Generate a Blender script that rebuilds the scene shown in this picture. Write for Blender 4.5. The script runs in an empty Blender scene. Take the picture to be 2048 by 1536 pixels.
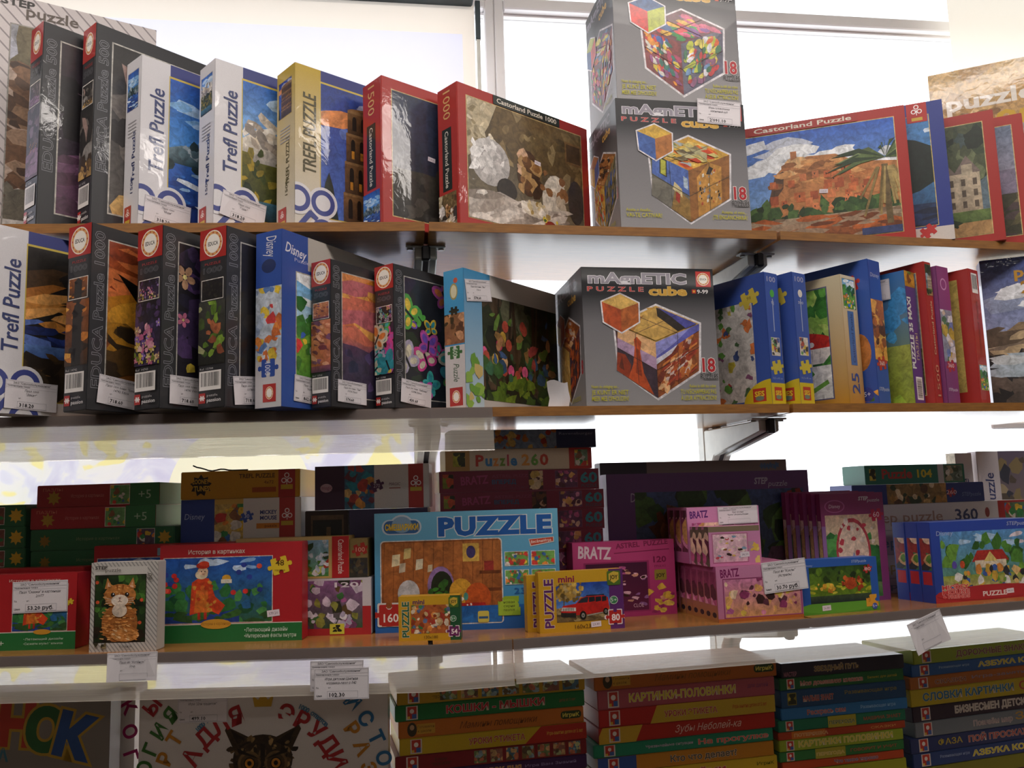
import bpy, bmesh, math, random
import numpy as np
from mathutils import Vector, Matrix

# ------------------------------------------------------------------ camera
SC = bpy.context.scene
COL = SC.collection
IW, IH, FPX = 2048.0, 1536.0, 1753.0
PITCH, ROLL = 0.131596, -0.0307506
CAMZ = 1.45
_x = np.array([1., 0, 0]); _u = np.array([0, -math.sin(PITCH), math.cos(PITCH)]); FWD = np.array([0, math.cos(PITCH), math.sin(PITCH)])
CX = _x*math.cos(ROLL) + _u*math.sin(ROLL); CU = -_x*math.sin(ROLL) + _u*math.cos(ROLL)
cam_d = bpy.data.cameras.new('camera'); cam = bpy.data.objects.new('camera', cam_d); COL.objects.link(cam)
cam_d.sensor_fit = 'HORIZONTAL'; cam_d.sensor_width = 36.0; cam_d.lens = 36.0*FPX/IW; cam_d.clip_start = 0.02
m = Matrix.Identity(4)
for i in range(3):
    m[i][0] = CX[i]; m[i][1] = CU[i]; m[i][2] = -FWD[i]
m[2][3] = CAMZ
cam.matrix_world = m
SC.camera = cam

# ------------------------------------------------------------------ sky and exposure
vs = SC.view_settings
vs.view_transform = 'Standard'; vs.look = 'None'; vs.gamma = 1.0; vs.use_curve_mapping = False
vs.exposure = 0.0
SKY = 3.2
ROOM = .275
world = bpy.data.worlds.new('overcast_sky'); SC.world = world; world.use_nodes = True
bg = world.node_tree.nodes['Background']; bg.inputs[0].default_value = (0.93, 0.96, 1.0, 1); bg.inputs[1].default_value = SKY

# ------------------------------------------------------------------ projection helpers
def proj(P):
    q = np.array([P[0], P[1], P[2]-CAMZ]); e = q@FWD
    return IW/2 + FPX*(q@CX)/e, IH/2 - FPX*(q@CU)/e
def ray(px, py):
    return FWD + CX*(px-IW/2)/FPX - CU*(py-IH/2)/FPX
def hit_z(px, py, z):
    d = ray(px, py); t = (z-CAMZ)/d[2]
    return np.array([d[0]*t, d[1]*t])
def z_at(P, py):
    """height of the point above/below ground point P that shows at image row py"""
    lo, hi = -1.0, 4.0
    for _ in range(50):
        mid = (lo+hi)/2
        if proj((P[0], P[1], mid))[1] > py: lo = mid
        else: hi = mid
    return (lo+hi)/2

# ------------------------------------------------------------------ shelf geometry (plan polylines of the front edges)
TH = 0.0165
_F = np.array([(-0.800, 1.447), (-0.1418, 1.500), (0.5164, 1.6204), (1.13, 1.7702)])
_F3 = _F - np.array([(0, 0.0), (0, .067), (0, .025), (0, -.025)])
def _ext(P, a, b):
    P = P.copy(); P[0] += (P[0]-P[1])/np.linalg.norm(P[0]-P[1])*a; P[3] += (P[3]-P[2])/np.linalg.norm(P[3]-P[2])*b; return P
FRONT, FRONT3 = _ext(_F, .22, .12), _ext(_F3, .22, .12)
SHELVES = {1: (CAMZ+.4764, FRONT), 2: (CAMZ+.1452, FRONT), 3: (CAMZ-.240, FRONT3), 4: (CAMZ-.606, FRONT3)}
def top_of(k): return SHELVES[k][0]+TH
def seg(k, i):
    P = SHELVES[k][1]; a, b = P[i], P[i+1]; t = (b-a)/np.linalg.norm(b-a)
    return a, b, t, np.array([-t[1], t[0]])
def yaw_of(k, i):
    t = seg(k, i)[2]; return math.atan2(t[1], t[0])
def on_shelf(k, px, inset, z=None, i=None):
    """ground point at distance `inset` behind the front edge of shelf k that shows in image column px (at height z)"""
    if z is None: z = top_of(k)
    best = None
    rng = range(3) if i is None else [i]
    for j in rng:
        a, b, t, n = seg(k, j); a = a+n*inset; L = np.linalg.norm(b-a)
        lo, hi = (-.5, L+.5)
        for _ in range(50):
            mid = (lo+hi)/2; q = a+t*mid
            if proj((q[0], q[1], z))[0] < px: lo = mid
            else: hi = mid
        s = (lo+hi)/2; q = a+t*s
        over = max(0, -s, s-np.linalg.norm(seg(k, j)[1]-seg(k, j)[0]))
        if best is None or over < best[0]: best = (over, q, j)
    return best[1], best[2]

# ------------------------------------------------------------------ colours, materials
def lin(c):
    if isinstance(c, str):
        c = c.lstrip('#')
        if len(c) == 3: c = ''.join(a*2 for a in c)
        c = [int(c[j:j+2], 16)/255 for j in (0, 2, 4)]
    return np.array([v/12.92 if v <= .04045 else ((v+.055)/1.055)**2.4 for v in c])
def mix(a, b, t):
    return tuple(np.array(_rgb(a))*(1-t) + np.array(_rgb(b))*t)
def _rgb(c):
    if isinstance(c, str):
        c = c.lstrip('#')
        if len(c) == 3: c = ''.join(a*2 for a in c)
        return tuple(int(c[j:j+2], 16)/255 for j in (0, 2, 4))
    return tuple(c)
MATS = {}
def principled(name, color=(.8, .8, .8), rough=.5, metal=0, spec=.5, coat=0, coat_rough=.05):
    mt = bpy.data.materials.new(name); mt.use_nodes = True
    b = mt.node_tree.nodes['Principled BSDF']
    b.inputs['Base Color'].default_value = (*color, 1); b.inputs['Roughness'].default_value = rough
    b.inputs['Metallic'].default_value = metal; b.inputs['Specular IOR Level'].default_value = spec
    b.inputs['Coat Weight'].default_value = coat; b.inputs['Coat Roughness'].default_value = coat_rough
    MATS[name] = mt
    return mt, mt.node_tree.nodes, mt.node_tree.links, b
def print_material(name, rough, coat, bump, scale, grain=.1, mottle=0):
    mt, N, L, b = principled(name, rough=rough, coat=coat, coat_rough=.03)
    at = N.new('ShaderNodeAttribute'); at.attribute_name = 'Col'
    tc = N.new('ShaderNodeTexCoord')
    nz = N.new('ShaderNodeTexNoise'); nz.inputs['Scale'].default_value = 900; nz.inputs['Detail'].default_value = 1
    mp = N.new('ShaderNodeMapRange'); mp.inputs['To Min'].default_value = 1-grain; mp.inputs['To Max'].default_value = 1+grain
    mx = N.new('ShaderNodeMix'); mx.data_type = 'RGBA'; mx.blend_type = 'MULTIPLY'; mx.inputs['Factor'].default_value = 1
    L.new(tc.outputs['Object'], nz.inputs['Vector']); L.new(nz.outputs['Fac'], mp.inputs['Value'])
    L.new(at.outputs['Color'], mx.inputs['A']); L.new(mp.outputs['Result'], mx.inputs['B']); L.new(mx.outputs['Result'], b.inputs['Base Color'])
    if mottle:
        n3 = N.new('ShaderNodeTexNoise'); n3.inputs['Scale'].default_value = 75; n3.inputs['Detail'].default_value = 6; n3.inputs['Roughness'].default_value = .65; n3.inputs['Distortion'].default_value = .8
        m3 = N.new('ShaderNodeMapRange'); m3.inputs['From Min'].default_value = .32; m3.inputs['From Max'].default_value = .68; m3.inputs['To Min'].default_value = 1-mottle; m3.inputs['To Max'].default_value = 1+mottle*.8
        x3 = N.new('ShaderNodeMix'); x3.data_type = 'RGBA'; x3.blend_type = 'MULTIPLY'; x3.inputs['Factor'].default_value = 1
        L.new(tc.outputs['Object'], n3.inputs['Vector']); L.new(n3.outputs['Fac'], m3.inputs['Value']); L.new(mx.outputs['Result'], x3.inputs['A']); L.new(m3.outputs['Result'], x3.inputs['B']); L.new(x3.outputs['Result'], b.inputs['Base Color'])
    if bump:
        n2 = N.new('ShaderNodeTexNoise'); n2.inputs['Scale'].default_value = scale; n2.inputs['Detail'].default_value = 3; n2.inputs['Distortion'].default_value = 1.2
        bp = N.new('ShaderNodeBump'); bp.inputs['Strength'].default_value = bump; bp.inputs['Distance'].default_value = .004
        L.new(tc.outputs['Object'], n2.inputs['Vector']); L.new(n2.outputs['Fac'], bp.inputs['Height'])
        L.new(bp.outputs['Normal'], b.inputs['Coat Normal'])
    return mt
print_material('printed_card', .42, .12, 0, 1)
print_material('film_wrapped_card', .45, .42, .07, 32)
print_material('printed_picture', .42, .12, 0, 1, .1, .42)
print_material('film_wrapped_picture', .45, .42, .07, 32, .1, .42)
print_material('paper_label', .7, 0, 0, 1, .04)

# ------------------------------------------------------------------ objects
def mesh_obj(name, verts, faces, cols=None, mat=None, parent=None, smooth=False):
    """cols: one linear rgb per vertex, or None"""
    me = bpy.data.meshes.new(name)
    me.from_pydata([tuple(v) for v in verts], [], faces)
    if cols is not None:
        a = me.color_attributes.new('Col', 'FLOAT_COLOR', 'POINT')
        arr = np.ones((len(verts), 4), dtype=np.float32); arr[:, :3] = np.asarray(cols, dtype=np.float32)
        a.data.foreach_set('color', arr.ravel())
    if mat: me.materials.append(MATS[mat] if isinstance(mat, str) else mat)
    if smooth: me.shade_smooth()
    me.update(calc_edges=True)
    ob = bpy.data.objects.new(name, me); COL.objects.link(ob)
    if parent is not None: ob.parent = parent
    return ob
def empty(name, loc, yaw=0):
    o = bpy.data.objects.new(name, None); COL.objects.link(o); o.empty_display_size = .05
    o.location = loc; o.rotation_euler = (0, 0, yaw)
    return o
def tag(o, label=None, cat=None, group=None, kind=None):
    if label: o['label'] = label
    if cat: o['category'] = cat
    if group: o['group'] = group
    if kind: o['kind'] = kind
    return o
class MB:
    """collects boxes, prisms, tubes into one mesh"""
    def __init__(s): s.v, s.f = [], []
    def add(s, v, f):
        o = len(s.v); s.v += [tuple(p) for p in v]; s.f += [tuple(i+o for i in q) for q in f]; return s
    def box(s, x0, y0, z0, x1, y1, z1):
        return s.add([(x0, y0, z0), (x1, y0, z0), (x1, y1, z0), (x0, y1, z0), (x0, y0, z1), (x1, y0, z1), (x1, y1, z1), (x0, y1, z1)],
                     [(0, 3, 2, 1), (4, 5, 6, 7), (0, 1, 5, 4), (1, 2, 6, 5), (2, 3, 7, 6), (3, 0, 4, 7)])
    def prism(s, pts, z0, z1):
        n = len(pts); v = [(x, y, z0) for x, y in pts]+[(x, y, z1) for x, y in pts]
        return s.add(v, [tuple(range(n-1, -1, -1)), tuple(range(n, 2*n))]+[(i, (i+1) % n, n+(i+1) % n, n+i) for i in range(n)])
    def prism_x(s, pts, x0, x1):
        """profile pts in (y, z) extruded along x"""
        n = len(pts); v = [(x0, y, z) for y, z in pts]+[(x1, y, z) for y, z in pts]
        return s.add(v, [tuple(range(n)), tuple(range(2*n-1, n-1, -1))]+[(i, n+i, n+(i+1) % n, (i+1) % n) for i in range(n)])
    def tube(s, a, b, r, n=10):
        a, b = Vector(a), Vector(b); d = (b-a).normalized(); p = d.orthogonal().normalized(); q = d.cross(p)
        v = []
        for c in (a, b):
            for i in range(n):
                t = 2*math.pi*i/n; v.append(c+p*math.cos(t)*r+q*math.sin(t)*r)
        return s.add(v, [tuple(range(n-1, -1, -1)), tuple(range(n, 2*n))]+[(i, (i+1) % n, n+(i+1) % n, n+i) for i in range(n)])
    def build(s, name, mat, parent=None, bevel=0, smooth=False):
        ob = mesh_obj(name, s.v, s.f, None, mat, parent, smooth)
        if bevel:
            bm = bmesh.new(); bm.from_mesh(ob.data)
            bmesh.ops.bevel(bm, geom=list(bm.edges), offset=bevel, segments=1, affect='EDGES', clamp_overlap=True)
            bm.to_mesh(ob.data); bm.free()
        return ob

# ------------------------------------------------------------------ flat print: polygons and lettering laid on the faces of cartons
_TXT = {}
def text_mesh(s, bold=0., shear=0., res=2, space=1.):
    key = (s, bold, shear, res, space)
    if key not in _TXT:
        cu = bpy.data.curves.new('lettering', 'FONT'); cu.body = s; cu.size = 1; cu.resolution_u = res; cu.offset = bold; cu.shear = shear; cu.space_character = space
        ob = bpy.data.objects.new('lettering', cu); me = bpy.data.meshes.new_from_object(ob)
        v = np.array([(p.co.x, p.co.y) for p in me.vertices]).reshape(-1, 2); f = [tuple(p.vertices) for p in me.polygons]
        bpy.data.objects.remove(ob); bpy.data.meshes.remove(me); bpy.data.curves.remove(cu)
        _TXT[key] = (v, f)
    return _TXT[key]
CAPH = .73
def _clip(poly, r):
    for ax, lim, sg in ((0, r[0], 1), (0, r[2], -1), (1, r[1], 1), (1, r[3], -1)):
        out = []
        for i in range(len(poly)):
            a, b = poly[i-1], poly[i]; da, db = sg*(a[ax]-lim), sg*(b[ax]-lim)
            if (da >= 0) != (db >= 0):
                t = da/(da-db); out.append(a+(b-a)*t)
            if db >= 0: out.append(b)
        poly = out
        if len(poly) < 3: return []
    return poly
DZ = 4.5e-6
class Face:
    """2-D drawing on a rectangular face; y runs 0..1 over its height, x runs 0..w"""
    def __init__(s, O, U, V, N, W, H):
        s.O, s.U, s.V, s.N = (np.array(a, float) for a in (O, U, V, N)); s.k = H; s.w = W/H; s.ctr = [0]; s.parts = {}; s.cur = 'print'; s.clip = None; s.lift = .00025
    n = property(lambda s: s.ctr[0], lambda s, v: s.ctr.__setitem__(0, v))
    def sub(s, x0, y0, x1, y1, part='picture'):
        g = Face.__new__(Face); g.O = s.O+s.U*x0*s.k+s.V*y0*s.k; g.U, g.V, g.N = s.U, s.V, s.N; g.k = s.k*(y1-y0); g.w = (x1-x0)/(y1-y0)
        g.ctr, g.parts, g.cur, g.lift = s.ctr, s.parts, part, s.lift; g.clip = (0, 0, g.w, 1); return g
    def part(s, name): s.cur = name; return s
    def _emit(s, xy, faces, cols):
        s.n += 1; off = s.N*(s.lift+s.n*DZ); pts = [s.O+s.U*x*s.k+s.V*y*s.k+off for x, y in xy]
        a = [p@s.U for p in pts]; b = [p@s.V for p in pts]
        s.parts.setdefault(s.cur, []).append(([min(a), min(b), max(a), max(b)], pts, faces, cols))
    def poly(s, pts, c, cols=None):
        if cols is None: cl = lin(c); rows = [np.array([x, y, *cl]) for x, y in pts]
        else: rows = [np.array([x, y, *lin(k)]) for (x, y), k in zip(pts, cols)]
        rows = _clip(rows, (0, 0, s.w, 1) if s.clip is None else s.clip)
        if len(rows) < 3: return s
        s._emit([(r[0], r[1]) for r in rows], [tuple(range(len(rows)))], [r[2:] for r in rows]); return s
    def rect(s, x0, y0, x1, y1, c, top=None):
        return s.poly([(x0, y0), (x1, y0), (x1, y1), (x0, y1)], c, None if top is None else [c, c, top, top])
    def hrect(s, x0, y0, x1, y1, c, right):
        return s.poly([(x0, y0), (x1, y0), (x1, y1), (x0, y1)], c, [c, right, right, c])
    def fill(s, c, top=None): return s.rect(0, 0, s.w, 1, c, top)
    def ell(s, cx, cy, rx, ry, c, n=18, rot=0, a0=0, a1=360):
        pts = []; cr, sr = math.cos(rot), math.sin(rot); full = abs(a1-a0) >= 360
        for i in range(n if full else n+1):
            t = math.radians(a0+(a1-a0)*i/n); x, y = rx*math.cos(t), ry*math.sin(t); pts.append((cx+x*cr-y*sr, cy+x*sr+y*cr))
        return s.poly(pts, c)
    def ring(s, cx, cy, r0, r1, c, n=24, sx=1):
        n0 = s.n
        for i in range(n):
            a, b = 2*math.pi*i/n, 2*math.pi*(i+1)/n
            s.n = n0
            s.poly([(cx+sx*r0*math.cos(a), cy+r0*math.sin(a)), (cx+sx*r1*math.cos(a), cy+r1*math.sin(a)), (cx+sx*r1*math.cos(b), cy+r1*math.sin(b)), (cx+sx*r0*math.cos(b), cy+r0*math.sin(b))], c)
        s.n = n0+1; return s
    def frame(s, x0, y0, x1, y1, t, c):
        s.rect(x0, y0, x1, y0+t, c); s.rect(x0, y1-t, x1, y1, c); s.rect(x0, y0, x0+t, y1, c); return s.rect(x1-t, y0, x1, y1, c)
    def line(s, pts, wd, c):
        for (xa, ya), (xb, yb) in zip(pts[:-1], pts[1:]):
            L = math.hypot(xb-xa, yb-ya) or 1e-9; nx, ny = -(yb-ya)/L*wd/2, (xb-xa)/L*wd/2
            s.poly([(xa+nx, ya+ny), (xa-nx, ya-ny), (xb-nx, yb-ny), (xb+nx, yb+ny)], c)
        return s
    def round_rect(s, x0, y0, x1, y1, r, c):
        pts = []
        for cx, cy, a in ((x1-r, y1-r, 0), (x0+r, y1-r, 90), (x0+r, y0+r, 180), (x1-r, y0+r, 270)):
            for i in range(5):
                t = math.radians(a+22.5*i); pts.append((cx+r*math.cos(t), cy+r*math.sin(t)))
        return s.poly(pts, c)
    def blobs(s, x0, y0, x1, y1, n, size, colors, seed=1, asp=1., rot=None, jag=.35, sides=7, taper=0):
        R = random.Random(seed); keep = s.clip
        if keep is None: s.clip = (x0, y0, x1, y1)
        for _ in range(n):
            u, v = R.random(), R.random(); cx, cy = x0+(x1-x0)*u, y0+(y1-y0)*v
            z = size*(.5+R.random())*(1-taper*v); a0 = R.random()*6.3 if rot is None else rot+R.uniform(-.25, .25)
            pts = []
            for i in range(sides):
                t = 2*math.pi*i/sides; q = z*(1+R.uniform(-jag, jag)); x, y = q*asp*math.cos(t), q*math.sin(t)/max(asp, 1)**.5
                pts.append((cx+x*math.cos(a0)-y*math.sin(a0), cy+x*math.sin(a0)+y*math.cos(a0)))
            s.poly(pts, R.choice(colors))
        s.clip = keep; return s
    def ridge(s, x0, x1, y0, prof, c, top=None):
        """filled silhouette under a list of heights spread over x0..x1"""
        n = len(prof); up = [(x0+(x1-x0)*i/(n-1), h) for i, h in enumerate(prof)]
        n0 = s.n
        for (a, b) in zip(up[:-1], up[1:]):
            s.n = n0; s.poly([(a[0], y0), (b[0], y0), b, a], c, None if top is None else [c, c, top, top])
        s.n = n0+1; return s
    def piece(s, cx, cy, r, c, rot=0., edge=None):
        """jigsaw piece: two knobs, two notches"""
        if edge: s.piece(cx, cy, r*1.16, edge, rot)
        pts = []
        for k in range(4):
            a = k*math.pi/2; out = 1 if k % 2 == 0 else -1
            side = [(1, -.9), (1, -.28)]+[(1+out*(.28+.30*math.cos(t)), .30*math.sin(t)) for t in ([-2.4, -1.5, -.6, .6, 1.5, 2.4])]+[(1, .28), (1, .9)]
            if out < 0: side = [(1, -.9), (1, -.24), (.72, -.3), (.52, -.12), (.52, .12), (.72, .3), (1, .24), (1, .9)]
            for x, y in side: pts.append((x*math.cos(a)-y*math.sin(a), x*math.sin(a)+y*math.cos(a)))
        cr, sr = math.cos(rot), math.sin(rot)
        return s.poly([(cx+r*(x*cr-y*sr), cy+r*(x*sr+y*cr)) for x, y in pts], c)
    def star(s, cx, cy, r, c, k=5, inner=.42, rot=0):
        return s.poly([(cx+(r if i % 2 == 0 else r*inner)*math.sin(rot+math.pi*i/k), cy+(r if i % 2 == 0 else r*inner)*math.cos(rot+math.pi*i/k)) for i in range(2*k)], c)
    def text(s, t, x, y, h, c, al='l', w=None, rot=0., bold=0., shear=0., edge=None, ew=.05, res=2, space=1., arc=None, part='lettering', fat=False):
        """h = capital height; (x, y) = baseline anchor; rot in degrees; w squeezes to a width; edge = outline colour"""
        cur = s.cur; s.cur = part
        if not fat: bold, ew = min(bold, .032), min(ew, .028)
        todo = ([(edge, bold+ew)] if edge else [])+[(c, bold)]
        v0, f0 = text_mesh(t, bold, shear, res, space)
        if not len(v0): s.cur = cur; return s
        xa, xb = v0[:, 0].min(), v0[:, 0].max(); k = h/CAPH; kx = k if w is None else w/(xb-xa)
        ra = math.radians(rot); cr, sr = math.cos(ra), math.sin(ra); sh = {'l': xa, 'c': (xa+xb)/2, 'r': xb}[al]
        for cc, bo in todo:
            v, f = text_mesh(t, bo, shear, res, space)
            q = np.stack([(v[:, 0]-sh)*kx, v[:, 1]*k], 1)
            if arc:
                a = q[:, 0]/arc; q = np.stack([(arc+q[:, 1])*np.sin(a), (arc+q[:, 1])*np.cos(a)-arc], 1)
            s._emit([(x+a*cr-b*sr, y+a*sr+b*cr) for a, b in q], f, [lin(cc)]*len(v)); s.n += 1
        s.cur = cur; return s
    def build(s, parent, mat):
        for nm, items in s.parts.items():
            groups = []                                   # what touches is one piece; separate pieces become separate parts
            for it in items:
                bb, mine = list(it[0]), [it]; again = True
                while again:
                    again = False
                    for g in groups:
                        m_ = .002
                        if g[0][0] < bb[2]+m_ and bb[0] < g[0][2]+m_ and g[0][1] < bb[3]+m_ and bb[1] < g[0][3]+m_:
                            bb = [min(bb[0], g[0][0]), min(bb[1], g[0][1]), max(bb[2], g[0][2]), max(bb[3], g[0][3])]; mine += g[1]; groups.remove(g); again = True; break
                groups.append([bb, mine])
            for bb, mine in groups:
                v, f, c = [], [], []
                for _, p, fs, cl in mine:
                    o = len(v); v += p; f += [tuple(i+o for i in q) for q in fs]; c += list(cl)
                mesh_obj(nm, v, f, c, {'printed_card': 'printed_picture', 'film_wrapped_card': 'film_wrapped_picture'}.get(mat, mat) if nm == 'picture' else mat, parent)

def carton(parent, w, d, h, colors, mat, bevel=.0012, name='carton'):
    """box with chamfered edges; colors: dict of face name -> colour with '*' as default"""
    bm = bmesh.new(); bmesh.ops.create_cube(bm, size=1)
    for v in bm.verts: v.co = Vector((v.co.x*w, v.co.y*d, (v.co.z+.5)*h))
    bmesh.ops.bevel(bm, geom=list(bm.edges), offset=min(bevel, min(w, d, h)*.2), segments=2, affect='EDGES')
    me = bpy.data.meshes.new(name); bm.to_mesh(me); bm.free()
    a = me.color_attributes.new('Col', 'FLOAT_COLOR', 'CORNER'); arr = np.ones((len(me.loops), 4), dtype=np.float32)
    for p in me.polygons:
        n = p.normal; ax = max(range(3), key=lambda i: abs(n[i])); nm = {(0, 0): 'left', (0, 1): 'right', (1, 0): 'front', (1, 1): 'back', (2, 0): 'bottom', (2, 1): 'top'}[(ax, int(n[ax] > 0))]
        arr[list(p.loop_indices), :3] = lin(colors.get(nm, colors['*']))
    a.data.foreach_set('color', arr.ravel()); me.materials.append(MATS[mat]); me.update()
    ob = bpy.data.objects.new(name, me); COL.objects.link(ob); ob.parent = parent
    return ob
class Box:
    def __init__(s, name, label, loc, yaw, w, d, h, colors, mat='printed_card', cat='puzzle box', group=None):
        s.w, s.d, s.h, s.mat = w, d, h, mat
        s.root = tag(empty(name, loc, yaw), label, cat, group)
        s.carton = carton(s.root, w, d, h, colors if isinstance(colors, dict) else {'*': colors}, mat)
        s.faces = {}
    def face(s, nm):
        if nm not in s.faces:
            w, d, h = s.w, s.d, s.h
            s.faces[nm] = {'front': lambda: Face((-w/2, -d/2, 0), (1, 0, 0), (0, 0, 1), (0, -1, 0), w, h),
                           'left': lambda: Face((-w/2, d/2, 0), (0, -1, 0), (0, 0, 1), (-1, 0, 0), d, h),
                           'right': lambda: Face((w/2, -d/2, 0), (0, 1, 0), (0, 0, 1), (1, 0, 0), d, h),
                           'top': lambda: Face((-w/2, -d/2, h), (1, 0, 0), (0, 1, 0), (0, 0, 1), w, d)}[nm]()
        return s.faces[nm]
    def done(s):
        for f in s.faces.values(): f.build(s.root, s.mat)
        return s

# ------------------------------------------------------------------ setting: materials
def noise_mat(name, c1, c2, scale, rough, stretch=(1, 1, 1), coat=0, spec=.5, bump=0):
    mt, N, L, b = principled(name, rough=rough, coat=coat, spec=spec)
    tc = N.new('ShaderNodeTexCoord'); mp = N.new('ShaderNodeMapping'); mp.inputs['Scale'].default_value = stretch
    nz = N.new('ShaderNodeTexNoise'); nz.inputs['Scale'].default_value = scale; nz.inputs['Detail'].default_value = 5
    cr = N.new('ShaderNodeValToRGB'); cr.color_ramp.elements[0].position = .35; cr.color_ramp.elements[1].position = .68
    cr.color_ramp.elements[0].color = (*lin(c1), 1); cr.color_ramp.elements[1].color = (*lin(c2), 1)
    L.new(tc.outputs['Object'], mp.inputs['Vector']); L.new(mp.outputs['Vector'], nz.inputs['Vector']); L.new(nz.outputs['Fac'], cr.inputs['Fac']); L.new(cr.outputs['Color'], b.inputs['Base Color'])
    if bump:
        bp = N.new('ShaderNodeBump'); bp.inputs['Strength'].default_value = bump; bp.inputs['Distance'].default_value = .001
        L.new(nz.outputs['Fac'], bp.inputs['Height']); L.new(bp.outputs['Normal'], b.inputs['Normal'])
    return mt
noise_mat('plaster', '#8a8277', '#968e83', 6, .85)
noise_mat('ceiling_paint', '#8f8b84', '#9a968f', 5, .9)
noise_mat('floor_tile', '#4a443c', '#565047', 4, .5)
noise_mat('beech_laminate', '#8a5c30', '#a26f3a', 14, .22, (1, 14, 14))
noise_mat('beech_edge', '#7a5024', '#91622c', 30, .45, (1, 8, 8))
noise_mat('painted_steel', '#c9cbc4', '#d6d8d0', 30, .35)
noise_mat('zinc_screw', '#8f8f8c', '#b5b5b0', 60, .3)
MATS['zinc_screw'].node_tree.nodes['Principled BSDF'].inputs['Metallic'].default_value = .8
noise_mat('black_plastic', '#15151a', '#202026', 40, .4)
noise_mat('window_pvc', '#f2f0f0', '#f8f6f6', 8, .35)
noise_mat('dark_profile', '#23323a', '#2c3d44', 20, .4)
noise_mat('lamp_steel', '#dcdcd8', '#e6e6e2', 10, .4)
def plastic(name, clear, tint, rough=.12, streak=True):
    """hazy clear plastic: part see-through, part diffusing, thin gloss"""
    mt = bpy.data.materials.new(name); mt.use_nodes = True; N, L = mt.node_tree.nodes, mt.node_tree.links
    N.remove(N['Principled BSDF']); out = N['Material Output']
    tr = N.new('ShaderNodeBsdfTransparent'); tr.inputs['Color'].default_value = (.97, .97, .97, 1)
    tl = N.new('ShaderNodeBsdfTranslucent'); df = N.new('ShaderNodeBsdfDiffuse'); gl = N.new('ShaderNodeBsdfGlossy'); gl.inputs['Roughness'].default_value = rough
    for n in (tl, df): n.inputs['Color'].default_value = (*lin(tint), 1)
    m1 = N.new('ShaderNodeMixShader'); m1.inputs[0].default_value = .6; L.new(df.outputs[0], m1.inputs[1]); L.new(tl.outputs[0], m1.inputs[2])
    m2 = N.new('ShaderNodeMixShader'); L.new(m1.outputs[0], m2.inputs[1]); L.new(tr.outputs[0], m2.inputs[2]); m2.inputs[0].default_value = clear
    if streak:
        tc = N.new('ShaderNodeTexCoord'); mp = N.new('ShaderNodeMapping'); mp.inputs['Scale'].default_value = (1.5, 1.5, 260)
        nz = N.new('ShaderNodeTexNoise'); nz.inputs['Scale'].default_value = 3; rg = N.new('ShaderNodeMapRange'); rg.inputs['To Min'].default_value = clear-.18; rg.inputs['To Max'].default_value = clear+.18
        L.new(tc.outputs['Object'], mp.inputs['Vector']); L.new(mp.outputs['Vector'], nz.inputs['Vector']); L.new(nz.outputs['Fac'], rg.inputs['Value']); L.new(rg.outputs['Result'], m2.inputs[0])
    lw = N.new('ShaderNodeLayerWeight'); lw.inputs['Blend'].default_value = .5; pw = N.new('ShaderNodeMath'); pw.operation = 'POWER'; pw.inputs[1].default_value = 4; fr = N.new('ShaderNodeMath'); fr.operation = 'MULTIPLY_ADD'; fr.inputs[1].default_value = .6; fr.inputs[2].default_value = .035
    m3 = N.new('ShaderNodeMixShader'); L.new(lw.outputs['Facing'], pw.inputs[0]); L.new(pw.outputs[0], fr.inputs[0]); L.new(fr.outputs[0], m3.inputs[0]); L.new(m2.outputs[0], m3.inputs[1]); L.new(gl.outputs[0], m3.inputs[2]); L.new(m3.outputs[0], out.inputs['Surface'])
    MATS[name] = mt; return mt
plastic('hazy_plastic', .46, '#e2dbcf')
plastic('grey_plastic_lip', .12, '#a39a98', .3, False)
plastic('window_glass', .97, '#ffffff', .02, False)
def cloth(name, trans, attr=False, color='#ffffff'):
    """thin backlit sheet: diffuse front, translucent body"""
    mt = bpy.data.materials.new(name); mt.use_nodes = True; N, L = mt.node_tree.nodes, mt.node_tree.links
    N.remove(N['Principled BSDF']); out = N['Material Output']
    tl = N.new('ShaderNodeBsdfTranslucent'); df = N.new('ShaderNodeBsdfDiffuse'); mx = N.new('ShaderNodeMixShader'); mx.inputs[0].default_value = trans
    if attr:
        at = N.new('ShaderNodeAttribute'); at.attribute_name = 'Col'
        for n in (tl, df): L.new(at.outputs['Color'], n.inputs['Color'])
    else:
        nz = N.new('ShaderNodeTexNoise'); nz.inputs['Scale'].default_value = 3; cr = N.new('ShaderNodeValToRGB')
        cr.color_ramp.elements[0].color = (*lin(color)*.96, 1); cr.color_ramp.elements[1].color = (*lin(color), 1); L.new(nz.outputs['Fac'], cr.inputs['Fac'])
        for n in (tl, df): L.new(cr.outputs['Color'], n.inputs['Color'])
    L.new(df.outputs[0], mx.inputs[1]); L.new(tl.outputs[0], mx.inputs[2]); L.new(mx.outputs[0], out.inputs['Surface'])
    MATS[name] = mt; return mt
cloth('plain_blind', .44, False, '#f7f0e2')
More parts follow.
